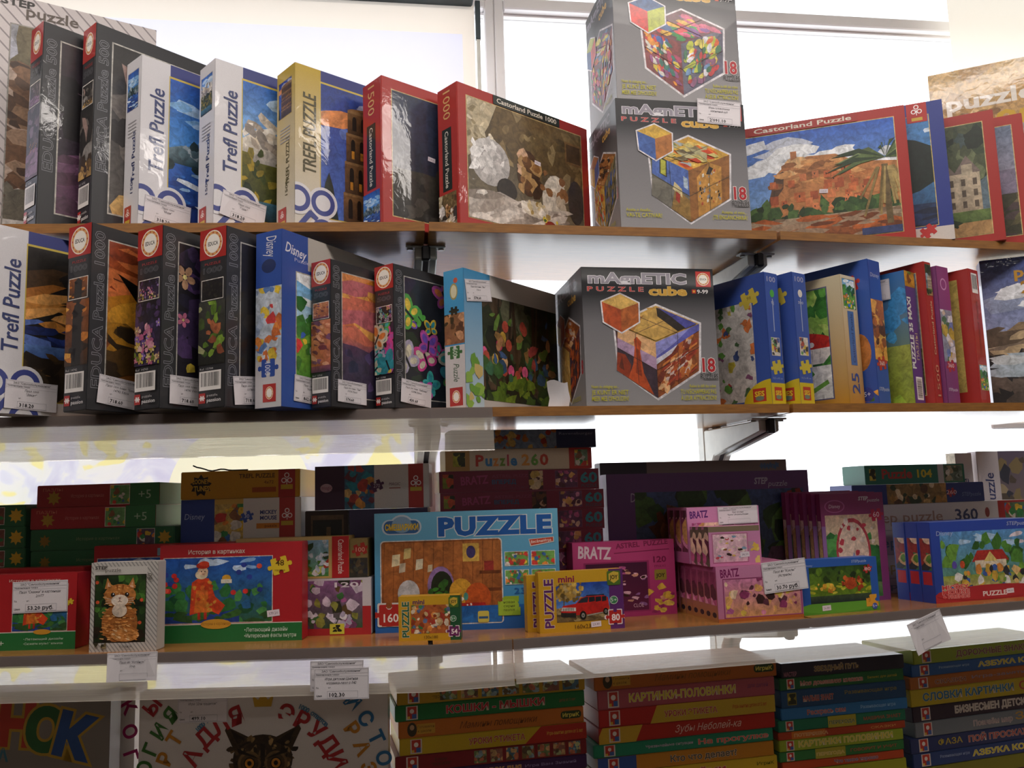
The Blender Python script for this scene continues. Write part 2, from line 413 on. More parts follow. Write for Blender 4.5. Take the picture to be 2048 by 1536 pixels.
def printed_blind(xi, z_top, z_mid, disc):
    """one backlit sheet: cream border, bluish inner panel, lilac and yellow figures on its lower part"""
    mt = cloth('printed_blind', .35, False); N, L = mt.node_tree.nodes, mt.node_tree.links
    tc = N.new('ShaderNodeTexCoord'); sp = N.new('ShaderNodeSeparateXYZ'); L.new(tc.outputs['Object'], sp.inputs[0])
    def math_(op, a, b):
        n = N.new('ShaderNodeMath'); n.operation = op
        for i, v in enumerate((a, b)):
            if hasattr(v, 'node'): L.new(v, n.inputs[i])
            else: n.inputs[i].default_value = v
        return n.outputs[0]
    def over(base, mask, col):
        n = N.new('ShaderNodeMix'); n.data_type = 'RGBA'; L.new(mask, n.inputs['Factor'])
        for key, v in (('A', base), ('B', col)):
            if hasattr(v, 'node'): L.new(v, n.inputs[key])
            else: n.inputs[key].default_value = (*lin(v), 1)
        return n.outputs['Result']
    X, Z = sp.outputs['X'], sp.outputs['Z']
    panel = math_('MULTIPLY', math_('LESS_THAN', X, xi), math_('LESS_THAN', Z, z_top)); low = math_('LESS_THAN', Z, z_mid)
    nz = N.new('ShaderNodeTexNoise'); nz.inputs['Scale'].default_value = 7; nz.inputs['Detail'].default_value = 3; nz.inputs['Distortion'].default_value = 1.5; L.new(tc.outputs['Object'], nz.inputs['Vector'])
    cr = N.new('ShaderNodeValToRGB'); el = cr.color_ramp.elements; el[0].position = .36; el[0].color = (*lin('#dcd7ea'), 1); el[1].position = .7; el[1].color = (*lin('#fff4b4'), 1)
    for p, c in ((.47, '#ece9f2'), (.50, '#f6f2ee'), (.57, '#f7f3ea'), (.59, '#fff2ac')): e = el.new(p); e.color = (*lin(c), 1)
    L.new(nz.outputs['Fac'], cr.inputs['Fac'])
    dx, dz = math_('SUBTRACT', X, disc[0]), math_('SUBTRACT', Z, disc[1]); rr_ = math_('ADD', math_('MULTIPLY', dx, dx), math_('MULTIPLY', dz, dz)); dm = math_('LESS_THAN', rr_, disc[2]**2)
    col = over(over(over('#f5ece0', panel, '#e9e9f8'), low, cr.outputs['Color']), math_('MULTIPLY', dm, low), '#fff9da')
    for n in list(N):
        if n.type in ('BSDF_TRANSLUCENT', 'BSDF_DIFFUSE'): L.new(col, n.inputs['Color'])

# ------------------------------------------------------------------ setting: room and window wall
def struct(name, mb, mat, parent=None, bevel=0):
    o = mb.build(name, mat, parent, bevel)
    if parent is None: o['kind'] = 'structure'
    return o
_wl = lambda x: 2.0+(x+.2)*math.tan(math.radians(8.5))+.15
PLAN = [(-3.2, -4.2), (3.75, -4.2), (3.75, _wl(3.75)), (-3.2, _wl(-3.2))]
struct('floor', MB().prism(PLAN, -.1, 0), 'floor_tile')
struct('ceiling', MB().prism(PLAN, 3.0, 3.1), 'ceiling_paint')
struct('wall_left', MB().box(-3.1, -4.2, 0, -2.95, 3.1, 3.0), 'plaster')
struct('wall_right', MB().box(3.6, -4.2, 0, 3.75, 3.1, 3.0), 'plaster')
struct('wall_back', MB().box(-2.95, -4.15, 0, 3.6, -4.0, 3.0), 'plaster')
WYAW = math.radians(8.5); W0 = np.array([-.20, 2.0]); WT = np.array([math.cos(WYAW), math.sin(WYAW)]); WN = np.array([-WT[1], WT[0]])
def wall_s(px, z, back=0.):
    lo, hi = -4., 4.
    for _ in range(50):
        mid = (lo+hi)/2; q = W0+WT*mid+WN*back
        if proj((q[0], q[1], z))[0] < px: lo = mid
        else: hi = mid
    return (lo+hi)/2
def wall_z(s, py, back=0.):
    return z_at(W0+WT*s+WN*back, py)
SM = wall_s(999, 2.3); ZT = wall_z(wall_s(1470, 2.35), 20)      # mullion place, transom height
S0, S1, ZB, ZH = -1.75, 2.6, .45, 2.92
wall_front = empty('wall_front', (W0[0], W0[1], 0), WYAW); wall_front['kind'] = 'structure'
for nm, b in (('wall_below', (-3.2, 0, 0, 3.6, .16, ZB)), ('wall_above', (-3.2, 0, ZH, 3.6, .16, 3.0)), ('wall_pier', (-3.2, 0, ZB, S0, .16, ZH)), ('wall_pier', (S1, 0, ZB, 3.9, .16, ZH))):
    MB().box(*b).build(nm, 'plaster', wall_front)
def window(name, s0, s1):
    w = empty(name, (W0[0]+WT[0]*s0, W0[1]+WT[1]*s0, ZB), WYAW); w['kind'] = 'structure'; L = s1-s0; H = ZH-ZB; zt = ZT-ZB; t = .024
    for nm, b in (('jamb', (0, .03, 0, t, .10, H)), ('jamb', (L-t, .03, 0, L, .10, H)), ('sill_rail', (t, .03, 0, L-t, .10, t)), ('head_rail', (t, .03, H-t, L-t, .10, H)), ('transom', (t, .02, zt-.015, L-t, .10, zt+.015))):
        MB().box(*b).build(nm, 'window_pvc', w, .003)
    MB().box(t, .045, zt-.022, L-t, .075, zt-.015).build('glazing_bead', 'window_pvc', w)
    MB().box(t, .06, t, L-t, .064, zt-.022).build('pane', 'window_glass', w); MB().box(t, .06, zt+.015, L-t, .064, H-t).build('pane', 'window_glass', w)
window('window_1', S0, SM-.0005); window('window_2', SM+.0005, S1)

# blinds hanging just inside the glass
def sheet_face(root, s0, s1, z0, z1, y=0.):
    return Face((0, y, 0), (1, 0, 0), (0, 0, 1), (0, -1, 0), s1-s0, z1-z0)
sb1 = wall_s(955, 2.3, -.03); zb1 = wall_z(wall_s(900, 2.4, -.03), 8, -.03); zlow = .62
bl = empty('roller_blind', (W0[0]+WT[0]*(S0+.02)-WN[0]*.03, W0[1]+WT[1]*(S0+.02)-WN[1]*.03, zlow), WYAW)
tag(bl, 'pale translucent window blind with faint yellow and lilac print, left of the white mullion', 'blind')
f = sheet_face(bl, S0+.02, sb1, zlow, zb1); f.lift = 0; f.part('fabric'); HB = zb1-zlow
def bz(py, px=600): return (wall_z(wall_s(px, 1.6, -.03), py, -.03)-zlow)/HB
def bs(px, py): return (wall_s(px, zlow+bz(py)*HB, -.03)-S0-.02)/HB
f.fill('#f4ece0')
printed_blind(bs(927, 150)*HB, bz(62, 800)*HB, bz(700)*HB, (bs(480, 980)*HB, bz(985)*HB, .15)); f.clip = None; f.build(bl, 'printed_blind')
MB().box(-.0, -.035, HB-.004, sb1-S0-.02-.004, .02, HB+.075).build('cassette', 'dark_profile', bl, .004)
MB().box(0, -.008, -.02, sb1-S0-.02, .008, .004).build('bottom_bar', 'window_pvc', bl, .003)
# thin guide rail between blind and mullion
sr = wall_s(962, 2.3, -.02); zr = wall_z(sr, 80, -.02)
gr = empty('guide_rail', (W0[0]+WT[0]*sr-WN[0]*.02, W0[1]+WT[1]*sr-WN[1]*.02, ZB), WYAW); tag(gr, 'thin steel guide rail with dark upper end between blind and mullion', 'rail')
MB().box(-.0045, -.004, 0, .0045, .004, zr-ZB).build('rail', 'painted_steel', gr); MB().box(-.006, -.006, zr-ZB, .006, .006, zr-ZB+.10).build('dark_sleeve', 'dark_profile', gr, .001)
MB().tube((-.004, 0, zr-ZB+.11), (.022, 0, zr-ZB+.11), .005).build('pivot_pin', 'zinc_screw', gr)
s2 = wall_s(1917, 2.4, -.03); z2 = wall_z(wall_s(2030, 1.6, -.03), 848, -.03)
b2 = empty('roller_blind', (W0[0]+WT[0]*s2-WN[0]*.03, W0[1]+WT[1]*s2-WN[1]*.03, z2), WYAW); tag(b2, 'plain cream roller blind over the glass right of the magnetic cube tower', 'blind')
f = sheet_face(b2, s2, S1-.02, z2, ZH-.03); f.lift = 0; f.part('fabric').fill('#f7f0e2', '#faf4e8'); f.build(b2, 'plain_blind')
MB().box(0, -.008, -.012, S1-.02-s2, .008, .004).build('bottom_bar', 'window_pvc', b2, .003)

# ------------------------------------------------------------------ ceiling lamps (twin fluorescent tubes)
def tube_mat():
    mt, N, L, b = principled('fluorescent_tube', (1, 1, 1)); b.inputs['Emission Color'].default_value = (1, .93, .86, 1); b.inputs['Emission Strength'].default_value = 34*ROOM
tube_mat()
def lamp(x, y, rz, label, power=1.):
    r = tag(empty('ceiling_lamp_offscreen', (x, y, 3.0), rz), label, 'lamp', 'twin tube ceiling lamps')
    MB().box(-.64, -.13, -.045, .64, .13, .002).build('housing', 'lamp_steel', r, .006)
    for yy in (-.06, .06): MB().tube((-.6, yy, -.068), (.6, yy, -.068), .014, 12).build('tube_offscreen', 'fluorescent_tube', r)
    ld = bpy.data.lights.new('lamp_light_offscreen', 'AREA'); ld.shape = 'RECTANGLE'; ld.size = 1.2; ld.size_y = .2; ld.energy = 46*ROOM*power; ld.color = (1, .92, .86)
    lo = bpy.data.objects.new('lamp_light_offscreen', ld); COL.objects.link(lo); lo.parent = r; lo.location = (0, 0, -.09)
for x, y, where, power in ((-1.0, .68, 'before the striped box end of the shelves', 1.), (.45, .80, 'before the magnetic cube tower', 1.), (1.9, 1.0, 'before the savanna box end of the shelves', 1.), (-1.3, -2.2, 'deep in the shop, row away from the shelves', .2), (.75, -2.2, 'deep in the shop, row away from the shelves', .2), (2.5, -2.2, 'deep in the shop, row away from the shelves', .2)):
    lamp(x, y, 0, 'white twin tube ceiling lamp '+where, power)

# ------------------------------------------------------------------ shelf boards, brackets, uprights
DEPTH = .335
def back_nodes(P, D):
    out = []
    for i in range(len(P)):
        ns = []
        for j in (i-1, i):
            if 0 <= j < len(P)-1:
                t = (P[j+1]-P[j])/np.linalg.norm(P[j+1]-P[j]); ns.append(np.array([-t[1], t[0]]))
        n = sum(ns); n = n/np.linalg.norm(n); out.append(P[i]+n*D/(n@ns[0]))
    return np.array(out)
WHERE = ['left of the first bracket', 'between the two bracket columns', 'right of the second bracket']
SHN = {1: 'topmost shelf board', 2: 'second shelf board from the top', 3: 'third shelf board from the top, behind grey price strip', 4: 'lowest shelf board, under the game boxes'}
for k, (z, P) in SHELVES.items():
    Bk = back_nodes(P, DEPTH)
    for i in range(3):
        a, b, t, n = seg(k, i); g0 = .004 if i else 0; g1 = .004 if i < 2 else 0
        q = [a+t*g0, b-t*g1, Bk[i+1]-t*g1, Bk[i]+t*g0]; c = (a+b)/2; y = yaw_of(k, i); cr, sr = math.cos(y), math.sin(y)
        loc = [((p-c)[0]*cr+(p-c)[1]*sr, -(p-c)[0]*sr+(p-c)[1]*cr) for p in q]
        r = tag(empty('shelf_board', (c[0], c[1], z), y), 'wooden %s, %s' % (SHN[k], WHERE[i]), 'shelf')
        (x0, y0), (x1, y1), (x2, y2), (x3, y3) = loc; e = .0012
        MB().prism([(x0, e), (x1, e), (x2, y2), (x3, y3)], .001, TH-.0005).build('core', 'beech_laminate', r)
        MB().prism([(x0, 0), (x1, 0), (x1, e+.0004), (x0, e+.0004)], 0, TH).build('edge_band', 'beech_edge', r)
        MB().prism([(x0, e), (x1, e), (x2, y2), (x3, y3)], -.0002, .0012).build('underside_laminate', 'beech_laminate', r)
        MB().prism([(x0, e), (x1, e), (x2, y2), (x3, y3)], TH-.0008, TH).build('top_laminate', 'beech_laminate', r)
for sidx in (1, 2):
    P = FRONT; Bk = back_nodes(P, DEPTH+.022); d = Bk[sidx]-P[sidx]; ang = math.atan2(d[1], d[0])-math.pi/2
    nm = 'first' if sidx == 1 else 'second'
    up = tag(empty('upright_post', (Bk[sidx][0], Bk[sidx][1], 0), ang), 'pale steel slotted upright post at the %s bracket column' % nm, 'post')
    MB().box(-.022, -.012, 0, .022, .02, SHELVES[1][0]+.02).build('channel', 'painted_steel', up, .002)
    for j in range(46): MB().box(-.003, -.0126, .30+j*.037, .003, -.0118, .318+j*.037).build('slot', 'black_plastic', up)
    for k in (1, 2, 3, 4):
        z, Pk = SHELVES[k]; dep = np.linalg.norm(Bk[sidx]-Pk[sidx])-.011
        dd = Bk[sidx]-Pk[sidx]; an = math.atan2(dd[1], dd[0])-math.pi/2
        ds = {1: 'topmost', 2: 'second', 3: 'third', 4: 'lowest'}[k]
        r = tag(empty('shelf_bracket', (Bk[sidx][0], Bk[sidx][1], z-.001), an), 'pressed steel bracket under the %s shelf at the %s upright' % (ds, nm), 'bracket', None)
        yf = -dep+.075; prof = [(yf, -.004), (yf, -.027), (-.058, -.062), (-.042, -.080), (-.040, -.165), (-.0125, -.165), (-.0125, -.004)]
        for x0, x1 in ((-.021, -.005), (.005, .021)): MB().prism_x([(y, zz) for y, zz in prof], x0, x1).build('arm', 'painted_steel', r, .0025)
        MB().prism_x([(y+.002, min(zz+.002, -.004)) for y, zz in prof], -.005, .005).build('gap_shade', 'black_plastic', r)  # black strip added for the dark of the open gap between the arms
        MB().box(-.008, yf-.012, -.031, .008, yf+.004, -.003).build('end_cap', 'black_plastic', r, .003)
        MB().box(-.037, yf-.002, -.0042, .037, yf+.020, -.0008).build('front_flange', 'painted_steel', r, .001)
        MB().box(-.018, -.05, -.0042, .018, -.03, -.0008).build('rear_flange', 'painted_steel', r, .001)
        for sx in (-.029, .029):
            MB().tube((sx, yf+.009, -.0042), (sx, yf+.009, -.0075), .0058, 12).build('screw', 'zinc_screw', r)

# ------------------------------------------------------------------ plastic price strips clipped over the shelf edges
def strip(k, px0, px1, label, drop=.055, lip=True, kick=.012):
    z, P = SHELVES[k]; zt = z+TH
    a, ia = on_shelf(k, px0, 0., z) if px0 is not None else (P[0], 0)
    b, ib = on_shelf(k, px1, 0., z) if px1 is not None else (P[3], 2)
    pts = [a]+[P[j] for j in range(ia+1, ib+1)]+[b]
    pts = np.array(pts); ctr = pts.mean(0)
    r = tag(empty('price_strip', (ctr[0], ctr[1], zt), 0), label, 'price strip')
    def ribbon(prof, nm, mat):
        v, fs = [], []
        rows = [back_nodes(pts, y) for y, zz in prof]
        for row, (y, zz) in zip(rows, prof):
            for p in row: v.append((p[0]-ctr[0], p[1]-ctr[1], zz-zt))
        n = len(pts)
        for i in range(len(prof)-1):
            for j in range(n-1): fs.append((i*n+j, i*n+j+1, (i+1)*n+j+1, (i+1)*n+j))
        return mesh_obj(nm, v, fs, None, mat, r)
    ribbon([(-.0004, zt-.0002), (-.0022, zt-.0004), (-.0026, z-.002)], 'lip', 'grey_plastic_lip')
    ribbon([(-.0026, z-.002), (-.0026-kick*.3, z-.02), (-.0026-kick, z-drop)], 'flap', 'hazy_plastic')
    ribbon([(-.0026-kick, z-drop), (-.0035-kick, z-drop-.0016), (-.0012-kick, z-drop-.0016)], 'rim', 'hazy_plastic')
    return r
strip(2, None, 985, 'hazy clear plastic price strip hanging under the second shelf', .058)
strip(3, None, 1024, 'hazy clear plastic price strip under third shelf, above the owl box', .052)
strip(3, 1026.5, None, 'hazy clear plastic price strip under third shelf, right length beyond the joint', .050)

# ------------------------------------------------------------------ placing boxes on the shelves
LOG = []; OBB = []
def corner(k, side, near, phi, sx, L, label, colors, art, inset=.006, group=None, mat='film_wrapped_card', name='puzzle_box', cat='puzzle box', d=None, end=None):
    """box standing with one vertical edge towards the viewer; side = where its narrow spine shows ('l' or 'r')
    near = image point of the top of that edge, phi = heading of the cover, sx = image column where the spine ends, end = column where the cover ends"""
    base = top_of(k); zt = base+.27
    for _ in range(6):
        P, i = on_shelf(k, near[0], inset, zt); zt = z_at(P, near[1])
    a = math.radians(phi if side == 'l' else -phi); X = np.array([math.cos(a), math.sin(a)]); Y = np.array([-X[1], X[0]])
    def reach(D, px, hi=.6):
        lo = 0.; up = (proj((*(P+D*.1), zt))[0] > near[0])
        for _ in range(40):
            mid = (lo+hi)/2; x = proj((*(P+D*mid), zt))[0]
            if (x < px) == up: lo = mid
            else: hi = mid
        return (lo+hi)/2
    if d is None: d = reach(Y, sx, .15)
    C = X if side == 'l' else -X
    if end is not None: L = reach(C, end)
    h = zt-base; c = P+C*L/2+Y*d/2
    LOG.append('%-40s w%.3f d%.3f h%.3f' % (label[:40], L, d, h))
    b = Box(name, label, (c[0], c[1], base), a, L, d, h, colors, mat, cat, group)
    OBB.append((label, c, a, L, d, base, zt))
    if art: art(b)
    return b.done()
def inset_of(k, px, py, i=None):
    Q = hit_z(px, py, top_of(k)); a, b, t, n = seg(k, on_shelf(k, px, 0.)[1] if i is None else i)
    return float((Q-a)@n)
def front(k, x0, x1, ytop, inset, d, label, colors, art, z0=None, ybase=None, group=None, mat='printed_card', name='puzzle_box', cat='puzzle box', i=None, dyaw=0., zt=None):
    """box facing the viewer, front face between image columns x0 and x1"""
    base = top_of(k) if z0 is None else z0
    if ybase is not None: inset = inset_of(k, (x0+x1)/2, ybase, i)
    zm = base+.05
    if i is None: i = on_shelf(k, (x0+x1)/2, inset, zm)[1]
    A = on_shelf(k, x0, inset, zm, i)[0]; B = on_shelf(k, x1, inset, zm, i)[0]; c = (A+B)/2
    if zt is None: zt = z_at(c, ytop)
    w = np.linalg.norm(B-A); yaw = yaw_of(k, i)+math.radians(dyaw); n = np.array([-math.sin(yaw), math.cos(yaw)])
    LOG.append('%-40s w%.3f d%.3f h%.3f inset %.3f z %.3f' % (label[:40], w, d, zt-base, inset, base))
    c = c+n*d/2
    b = Box(name, label, (c[0], c[1], base), yaw, w, d, zt-base, colors, mat, cat, group)
    OBB.append((label, c, yaw, w, d, base, zt))
    if art: art(b)
    b.done(); b.zt = zt
    return b
def stack(k, inset, d, items, i=None, z0=None, **kw):
    """items from the bottom up: (x0, x1, ytop, label, colors, art[, overrides])"""
    z = top_of(k) if z0 is None else z0; out = []
    for it in items:
        x0, x1, yt, label, colors, art = it[:6]; o = dict(kw); o.update(it[6] if len(it) > 6 else {})
        b = front(k, x0, x1, yt, o.pop('inset', inset), o.pop('d', d), label, colors, art, z0=z, i=o.pop('i', i), **o); z = b.zt+.0003; out.append(b)
    return out

# ------------------------------------------------------------------ pictures and cover designs
def rr(seed): return random.Random(seed)
def rough(seed, n, lo, hi, smooth=1):
    R = rr(seed); p = [R.uniform(lo, hi) for _ in range(n)]
    for _ in range(smooth): p = [p[0]]+[(p[i-1]+2*p[i]+p[i+1])/4 for i in range(1, n-1)]+[p[-1]]
    return p
def clouds(g, y0, y1, n, size, cols, seed): g.blobs(0, y0, g.w, y1, n, size, cols, seed, 2.2, 0., .3, 9)
def p_sea(g):
    g.rect(0, .45, g.w, 1, '#4a90d8', '#1a4fa8'); clouds(g, .62, .85, 16, .05, ['#a8c8e8', '#c8dcf0', '#7fb0e0'], 1)
    g.rect(0, 0, g.w, .45, '#0c2a78', '#2b62b8'); g.ridge(0, g.w, .40, rough(3, 12, .45, .66), '#25414a', '#6d8590')
    g.blobs(0, .38, g.w, .60, 46, .035, ['#30484a', '#56707a', '#8b98a2', '#20363a', '#a9b4ba'], 5); g.blobs(0, .02, g.w, .36, 40, .03, ['#16408f', '#2f6cc0', '#8fb4dc', '#0b2468', '#dfe9f4'], 7, 2.6, 0)
def p_mountain(g):
    g.rect(0, .5, g.w, 1, '#8fc0ee', '#2a66bd'); clouds(g, .7, .9, 10, .06, ['#dfe9f5', '#b9d3ef'], 2)
    g.ridge(0, g.w, .3, rough(8, 9, .5, .82), '#6d6a70', '#e2d9cc'); g.blobs(0, .5, g.w, .75, 40, .04, ['#d6c9b8', '#a99c90', '#8d8580', '#f0e9e0'], 9, 1.6)
    g.rect(0, 0, g.w, .42, '#20361f', '#5a5a20'); g.blobs(0, .05, g.w, .5, 90, .05, ['#2c3c1a', '#6a6420', '#a38a24', '#3d4a22', '#8a7a2a', '#1c2a18'], 10, .6); g.rect(0, 0, g.w, .14, '#16303c', '#3a6a80')
def p_ruin(g):
    g.rect(0, 0, g.w, 1, '#4a68b8', '#1c3788'); clouds(g, .3, .98, 22, .07, ['#e8a868', '#d88a50', '#a0a8c8', '#5a72b8'], 3)
    for j, (y0, y1) in enumerate(((.0, .22), (.22, .46), (.46, .68), (.68, .86))):
        x0 = g.w*.17+j*.012; g.ell(g.w*.75, y1, g.w*.75-x0, .045, '#8a6238'); g.rect(x0, y0, g.w, y1, '#4a3320', '#7c5833')
        for i in range(14):
            x = x0+.04+i*.075; g.rect(x, y0+.03, x+.036, y1-.07, '#20160e'); g.ell(x+.018, y1-.07, .018, .03, '#20160e', 10)
            if j in (1, 2): g.rect(x+.005, y0+.03, x+.03, y0+.09, '#c8862a')
        g.rect(x0, y1-.02, g.w, y1, '#8f6c44')
    g.poly([(0, 0), (g.w*.03, .25), (g.w*.06, .34), (g.w*.09, .24), (g.w*.13, 0)], '#20281c')
def p_nightcliff(g):
    g.fill('#1c1c22', '#2b3550'); g.ridge(0, g.w, 0, rough(4, 10, .35, .52), '#1a1a18', '#3c3830')
    g.blobs(0, 0, g.w, .42, 60, .04, ['#2c2a26', '#44403a', '#201f1d', '#3a3732'], 6)
def p_drapery(g):
    """warm interior with white linen, pillow and curtain"""
    g.fill('#4a3a24', '#6a5634'); g.rect(0, 0, g.w, .55, '#7d735f', '#574a35'); g.blobs(0, .5, g.w, 1, 46, .08, ['#6d5a38', '#7f6a45', '#53452c', '#8d7a55'], 2, .5)
    g.poly([(0, .5), (0, 1), (g.w*.24, 1), (g.w*.17, .8), (g.w*.1, .66), (g.w*.05, .55)], '#b9aa8c'); g.blobs(0, .55, g.w*.22, 1, 22, .035, ['#d6c8aa', '#a8997a', '#e4d8c0', '#8f8060'], 3, .5)
    g.rect(g.w*.84, .7, g.w, .9, '#4e3a26'); g.frame(g.w*.84, .7, g.w, .9, .02, '#7a5c38'); g.ell(g.w*.18, .5, g.w*.16, .2, '#b7b2b0'); g.ell(g.w*.15, .54, g.w*.12, .15, '#d3cfcd')
    g.blobs(g.w*.04, .4, g.w*.3, .66, 22, .04, ['#e4e0de', '#c4bfbd', '#a9a3a2', '#f2efee'], 4, 1.4)
    g.ell(g.w*.5, .5, g.w*.1, .2, '#4e331e'); g.blobs(g.w*.4, .35, g.w*.6, .66, 26, .045, ['#6a4626', '#8a5f34', '#3d2818', '#b08a58', '#d0a888'], 5)
    g.ell(g.w*.72, .36, g.w*.1, .2, '#cfc6b8', rot=-.3); g.blobs(g.w*.62, .25, g.w*.84, .55, 16, .04, ['#ddd5c8', '#8a5f3a', '#b8ab98'], 6); g.ell(g.w*.93, .36, .1, .2, '#3a3434'); g.ell(g.w*.31, .3, .11, .1, '#2c241e')
    g.poly([(0, 0), (0, .18), (g.w*.25, .27), (g.w*.5, .2), (g.w*.8, .24), (g.w*.86, 0)], '#b4a9a0'); g.blobs(0, 0, g.w*.86, .24, 44, .05, ['#c9bfb6', '#a3978d', '#ddd5cd', '#8f8379'], 7, 2.4, .3)
    g.ell(g.w*.55, .2, .15, .07, '#cfc4b2'); g.blobs(g.w*.45, .15, g.w*.66, .26, 14, .025, ['#a58a50', '#d8c59a', '#e8e0d4'], 8); g.ell(g.w*.68, .08, .07, .05, '#8c2b22'); g.blobs(g.w*.6, .03, g.w*.76, .14, 12, .02, ['#4a6a30', '#b0342a', '#d8c040'], 9)
def p_kasbah(g):
    g.rect(0, .3, g.w, 1, '#7fa8dc', '#2f5cb8'); clouds(g, .66, .9, 14, .07, ['#dfe2ea', '#c6ccdc', '#eef0f4'], 4); clouds(g, .55, .75, 6, .08, ['#e8ebf0'], 14)
    g.poly([(0, .32), (g.w*.16, .36), (g.w*.22, .62), (g.w*.3, .72), (g.w*.44, .76), (g.w*.62, .75), (g.w*.75, .66), (g.w, .62), (g.w, .1), (0, .1)], '#b87a48')
    g.poly([(0, .32), (g.w*.16, .36), (g.w*.22, .62), (g.w*.28, .66), (g.w*.27, .5), (g.w*.16, .32)], '#5a4030')
    g.blobs(g.w*.22, .5, g.w*.8, .75, 44, .035, ['#c98a50', '#d49a60', '#a8683a', '#8f5a30', '#dcae78'], 5, 1.8, 0.)
    R = rr(12)
    for q in range(46):
        x, y = R.uniform(g.w*.16, g.w*.95), R.uniform(.26, .56); s_ = R.uniform(.025, .06); g.rect(x, y, x+s_*1.3, y+s_*1.5, R.choice(['#c26a3c', '#b55d34', '#a04e2c', '#d07c4c']));
        if q % 2: g.rect(x+s_*.4, y+s_*.7, x+s_*.6, y+s_*1.1, '#3f2014')
    g.poly([(g.w*.33, .74), (g.w*.33, .82), (g.w*.37, .82), (g.w*.37, .76)], '#b87444'); g.blobs(0, .2, g.w, .34, 60, .04, ['#2f4a24', '#3d5a2c', '#25381c', '#4c6a34'], 7, 1.3)
    g.rect(0, .1, g.w, .22, '#8a7460', '#b09a80'); g.rect(0, 0, g.w, .12, '#7c4220', '#8f5228'); g.blobs(0, 0, g.w, .22, 40, .04, ['#9a8068', '#6d3818', '#b05c28', '#806850'], 8, 3, 0); g.rect(0, 0, g.w*.25, .05, '#2a3060'); g.rect(g.w*.75, 0, g.w, .06, '#34406c')
    cx = g.w*.93
    g.line([(cx, .08), (cx-.01, .6)], .05, '#6a5838')
    for q in range(30):
        a = R.uniform(-.5, 3.6); L = R.uniform(.25, .42); x1, y1 = cx+L*math.cos(a)*1.2, .66+L*math.sin(a)*.55-.05; g.poly([(cx, .66), ((cx+x1)/2, (.66+y1)/2+.07), (x1, y1), ((cx+x1)/2, (.66+y1)/2+.03)], R.choice(['#3d5230', '#56683c', '#2c3e26', '#788858']))
    for q in range(14): x = R.uniform(-.18, .16); g.line([(cx+x*.4, .58), (cx+x*1.3, R.uniform(.15, .35))], .018, R.choice(['#8a7444', '#6d5c34', '#a58e58']))
def p_treelake(g):
    g.fill('#274a6a', '#4a86c4'); clouds(g, .8, 1, 8, .05, ['#c9d8e8'], 3); g.ell(g.w*.3, .55, g.w*.8, .36, '#12201c'); g.blobs(0, .2, g.w*.8, .9, 60, .06, ['#14241e', '#1c3226', '#22382c', '#0c1814', '#30505a'], 4); g.rect(0, 0, g.w, .2, '#1c2c58', '#24365a'); g.blobs(0, 0, g.w, .2, 16, .04, ['#2c4478', '#14203c'], 5, 3, 0)
def p_castle(g):
    g.rect(0, 0, g.w, 1, '#6d8090', '#3a4a42'); g.blobs(0, .55, g.w, 1, 60, .08, ['#1c281c', '#2c3a26', '#4a5238', '#68704e', '#3a4630'], 2)
    g.ell(g.w*.2, .6, g.w*.3, .12, '#8fa4b4'); g.rect(g.w*.25, .2, g.w*.95, .56, '#a8957c', '#c2b096')
    for x in (.32, .5, .68, .86):
        g.poly([(g.w*(x-.1), .56), (g.w*x, .72), (g.w*(x+.1), .56)], '#7a6a62'); g.rect(g.w*(x-.04), .54, g.w*(x+.04), .64, '#b5a58c')
    for r_ in range(3):
        for q in range(8): x = g.w*(.3+q*.085); g.rect(x, .25+r_*.1, x+g.w*.03, .31+r_*.1, '#5c4e40')
    g.rect(0, .1, g.w, .22, '#4e6230', '#64783c'); g.rect(0, 0, g.w, .12, '#b08a58', '#a88050'); g.poly([(0, .06), (g.w*.7, .07), (g.w*.8, .12), (g.w*.7, .17), (0, .18)], '#2c3a1c'); g.blobs(0, .05, g.w*.75, .18, 20, .03, ['#34441f', '#25301a'], 3)
def p_heath(g):
    g.rect(0, .35, g.w, 1, '#9a94a4', '#6a7a94'); g.rect(0, 0, g.w, .38, '#4a4830', '#5a5238'); g.blobs(0, 0, g.w, .4, 40, .06, ['#5c5838', '#3c3c28', '#6e6248', '#4a3c3c'], 2, 1.8); g.rect(0, .38, g.w, .6, '#7c748a')
def p_savanna(g):
    g.fill('#b8935c', '#d0ae74'); g.blobs(0, 0, g.w, 1, 40, .09, ['#c49c60', '#d8b884', '#a8834c', '#bf9a68'], 2, 1.8)
    R = rr(3)
    for x in (.2, .34, .42):
        g.line([(g.w*x, .2), (g.w*x+.03, .62)], .035, '#a07844'); g.ell(g.w*x+.04, .64, .045, .025, '#8a6438')
        for q in range(7): g.ell(g.w*x+R.uniform(-.02, .03), R.uniform(.22, .6), .012, .014, '#6a4624', 6)
    g.ell(g.w*.68, .34, .24, .16, '#8d857c'); g.ell(g.w*.55, .3, .1, .13, '#7d756c'); g.blobs(g.w*.42, .15, g.w*.95, .5, 26, .06, ['#9a9288', '#7c746c', '#aba398', '#69625c'], 5); g.ell(g.w*.9, .75, .13, .15, '#6a5a4a'); g.blobs(g.w*.78, .6, g.w, .92, 14, .05, ['#57483a', '#7c6a56', '#8f7c66', '#443830'], 6)
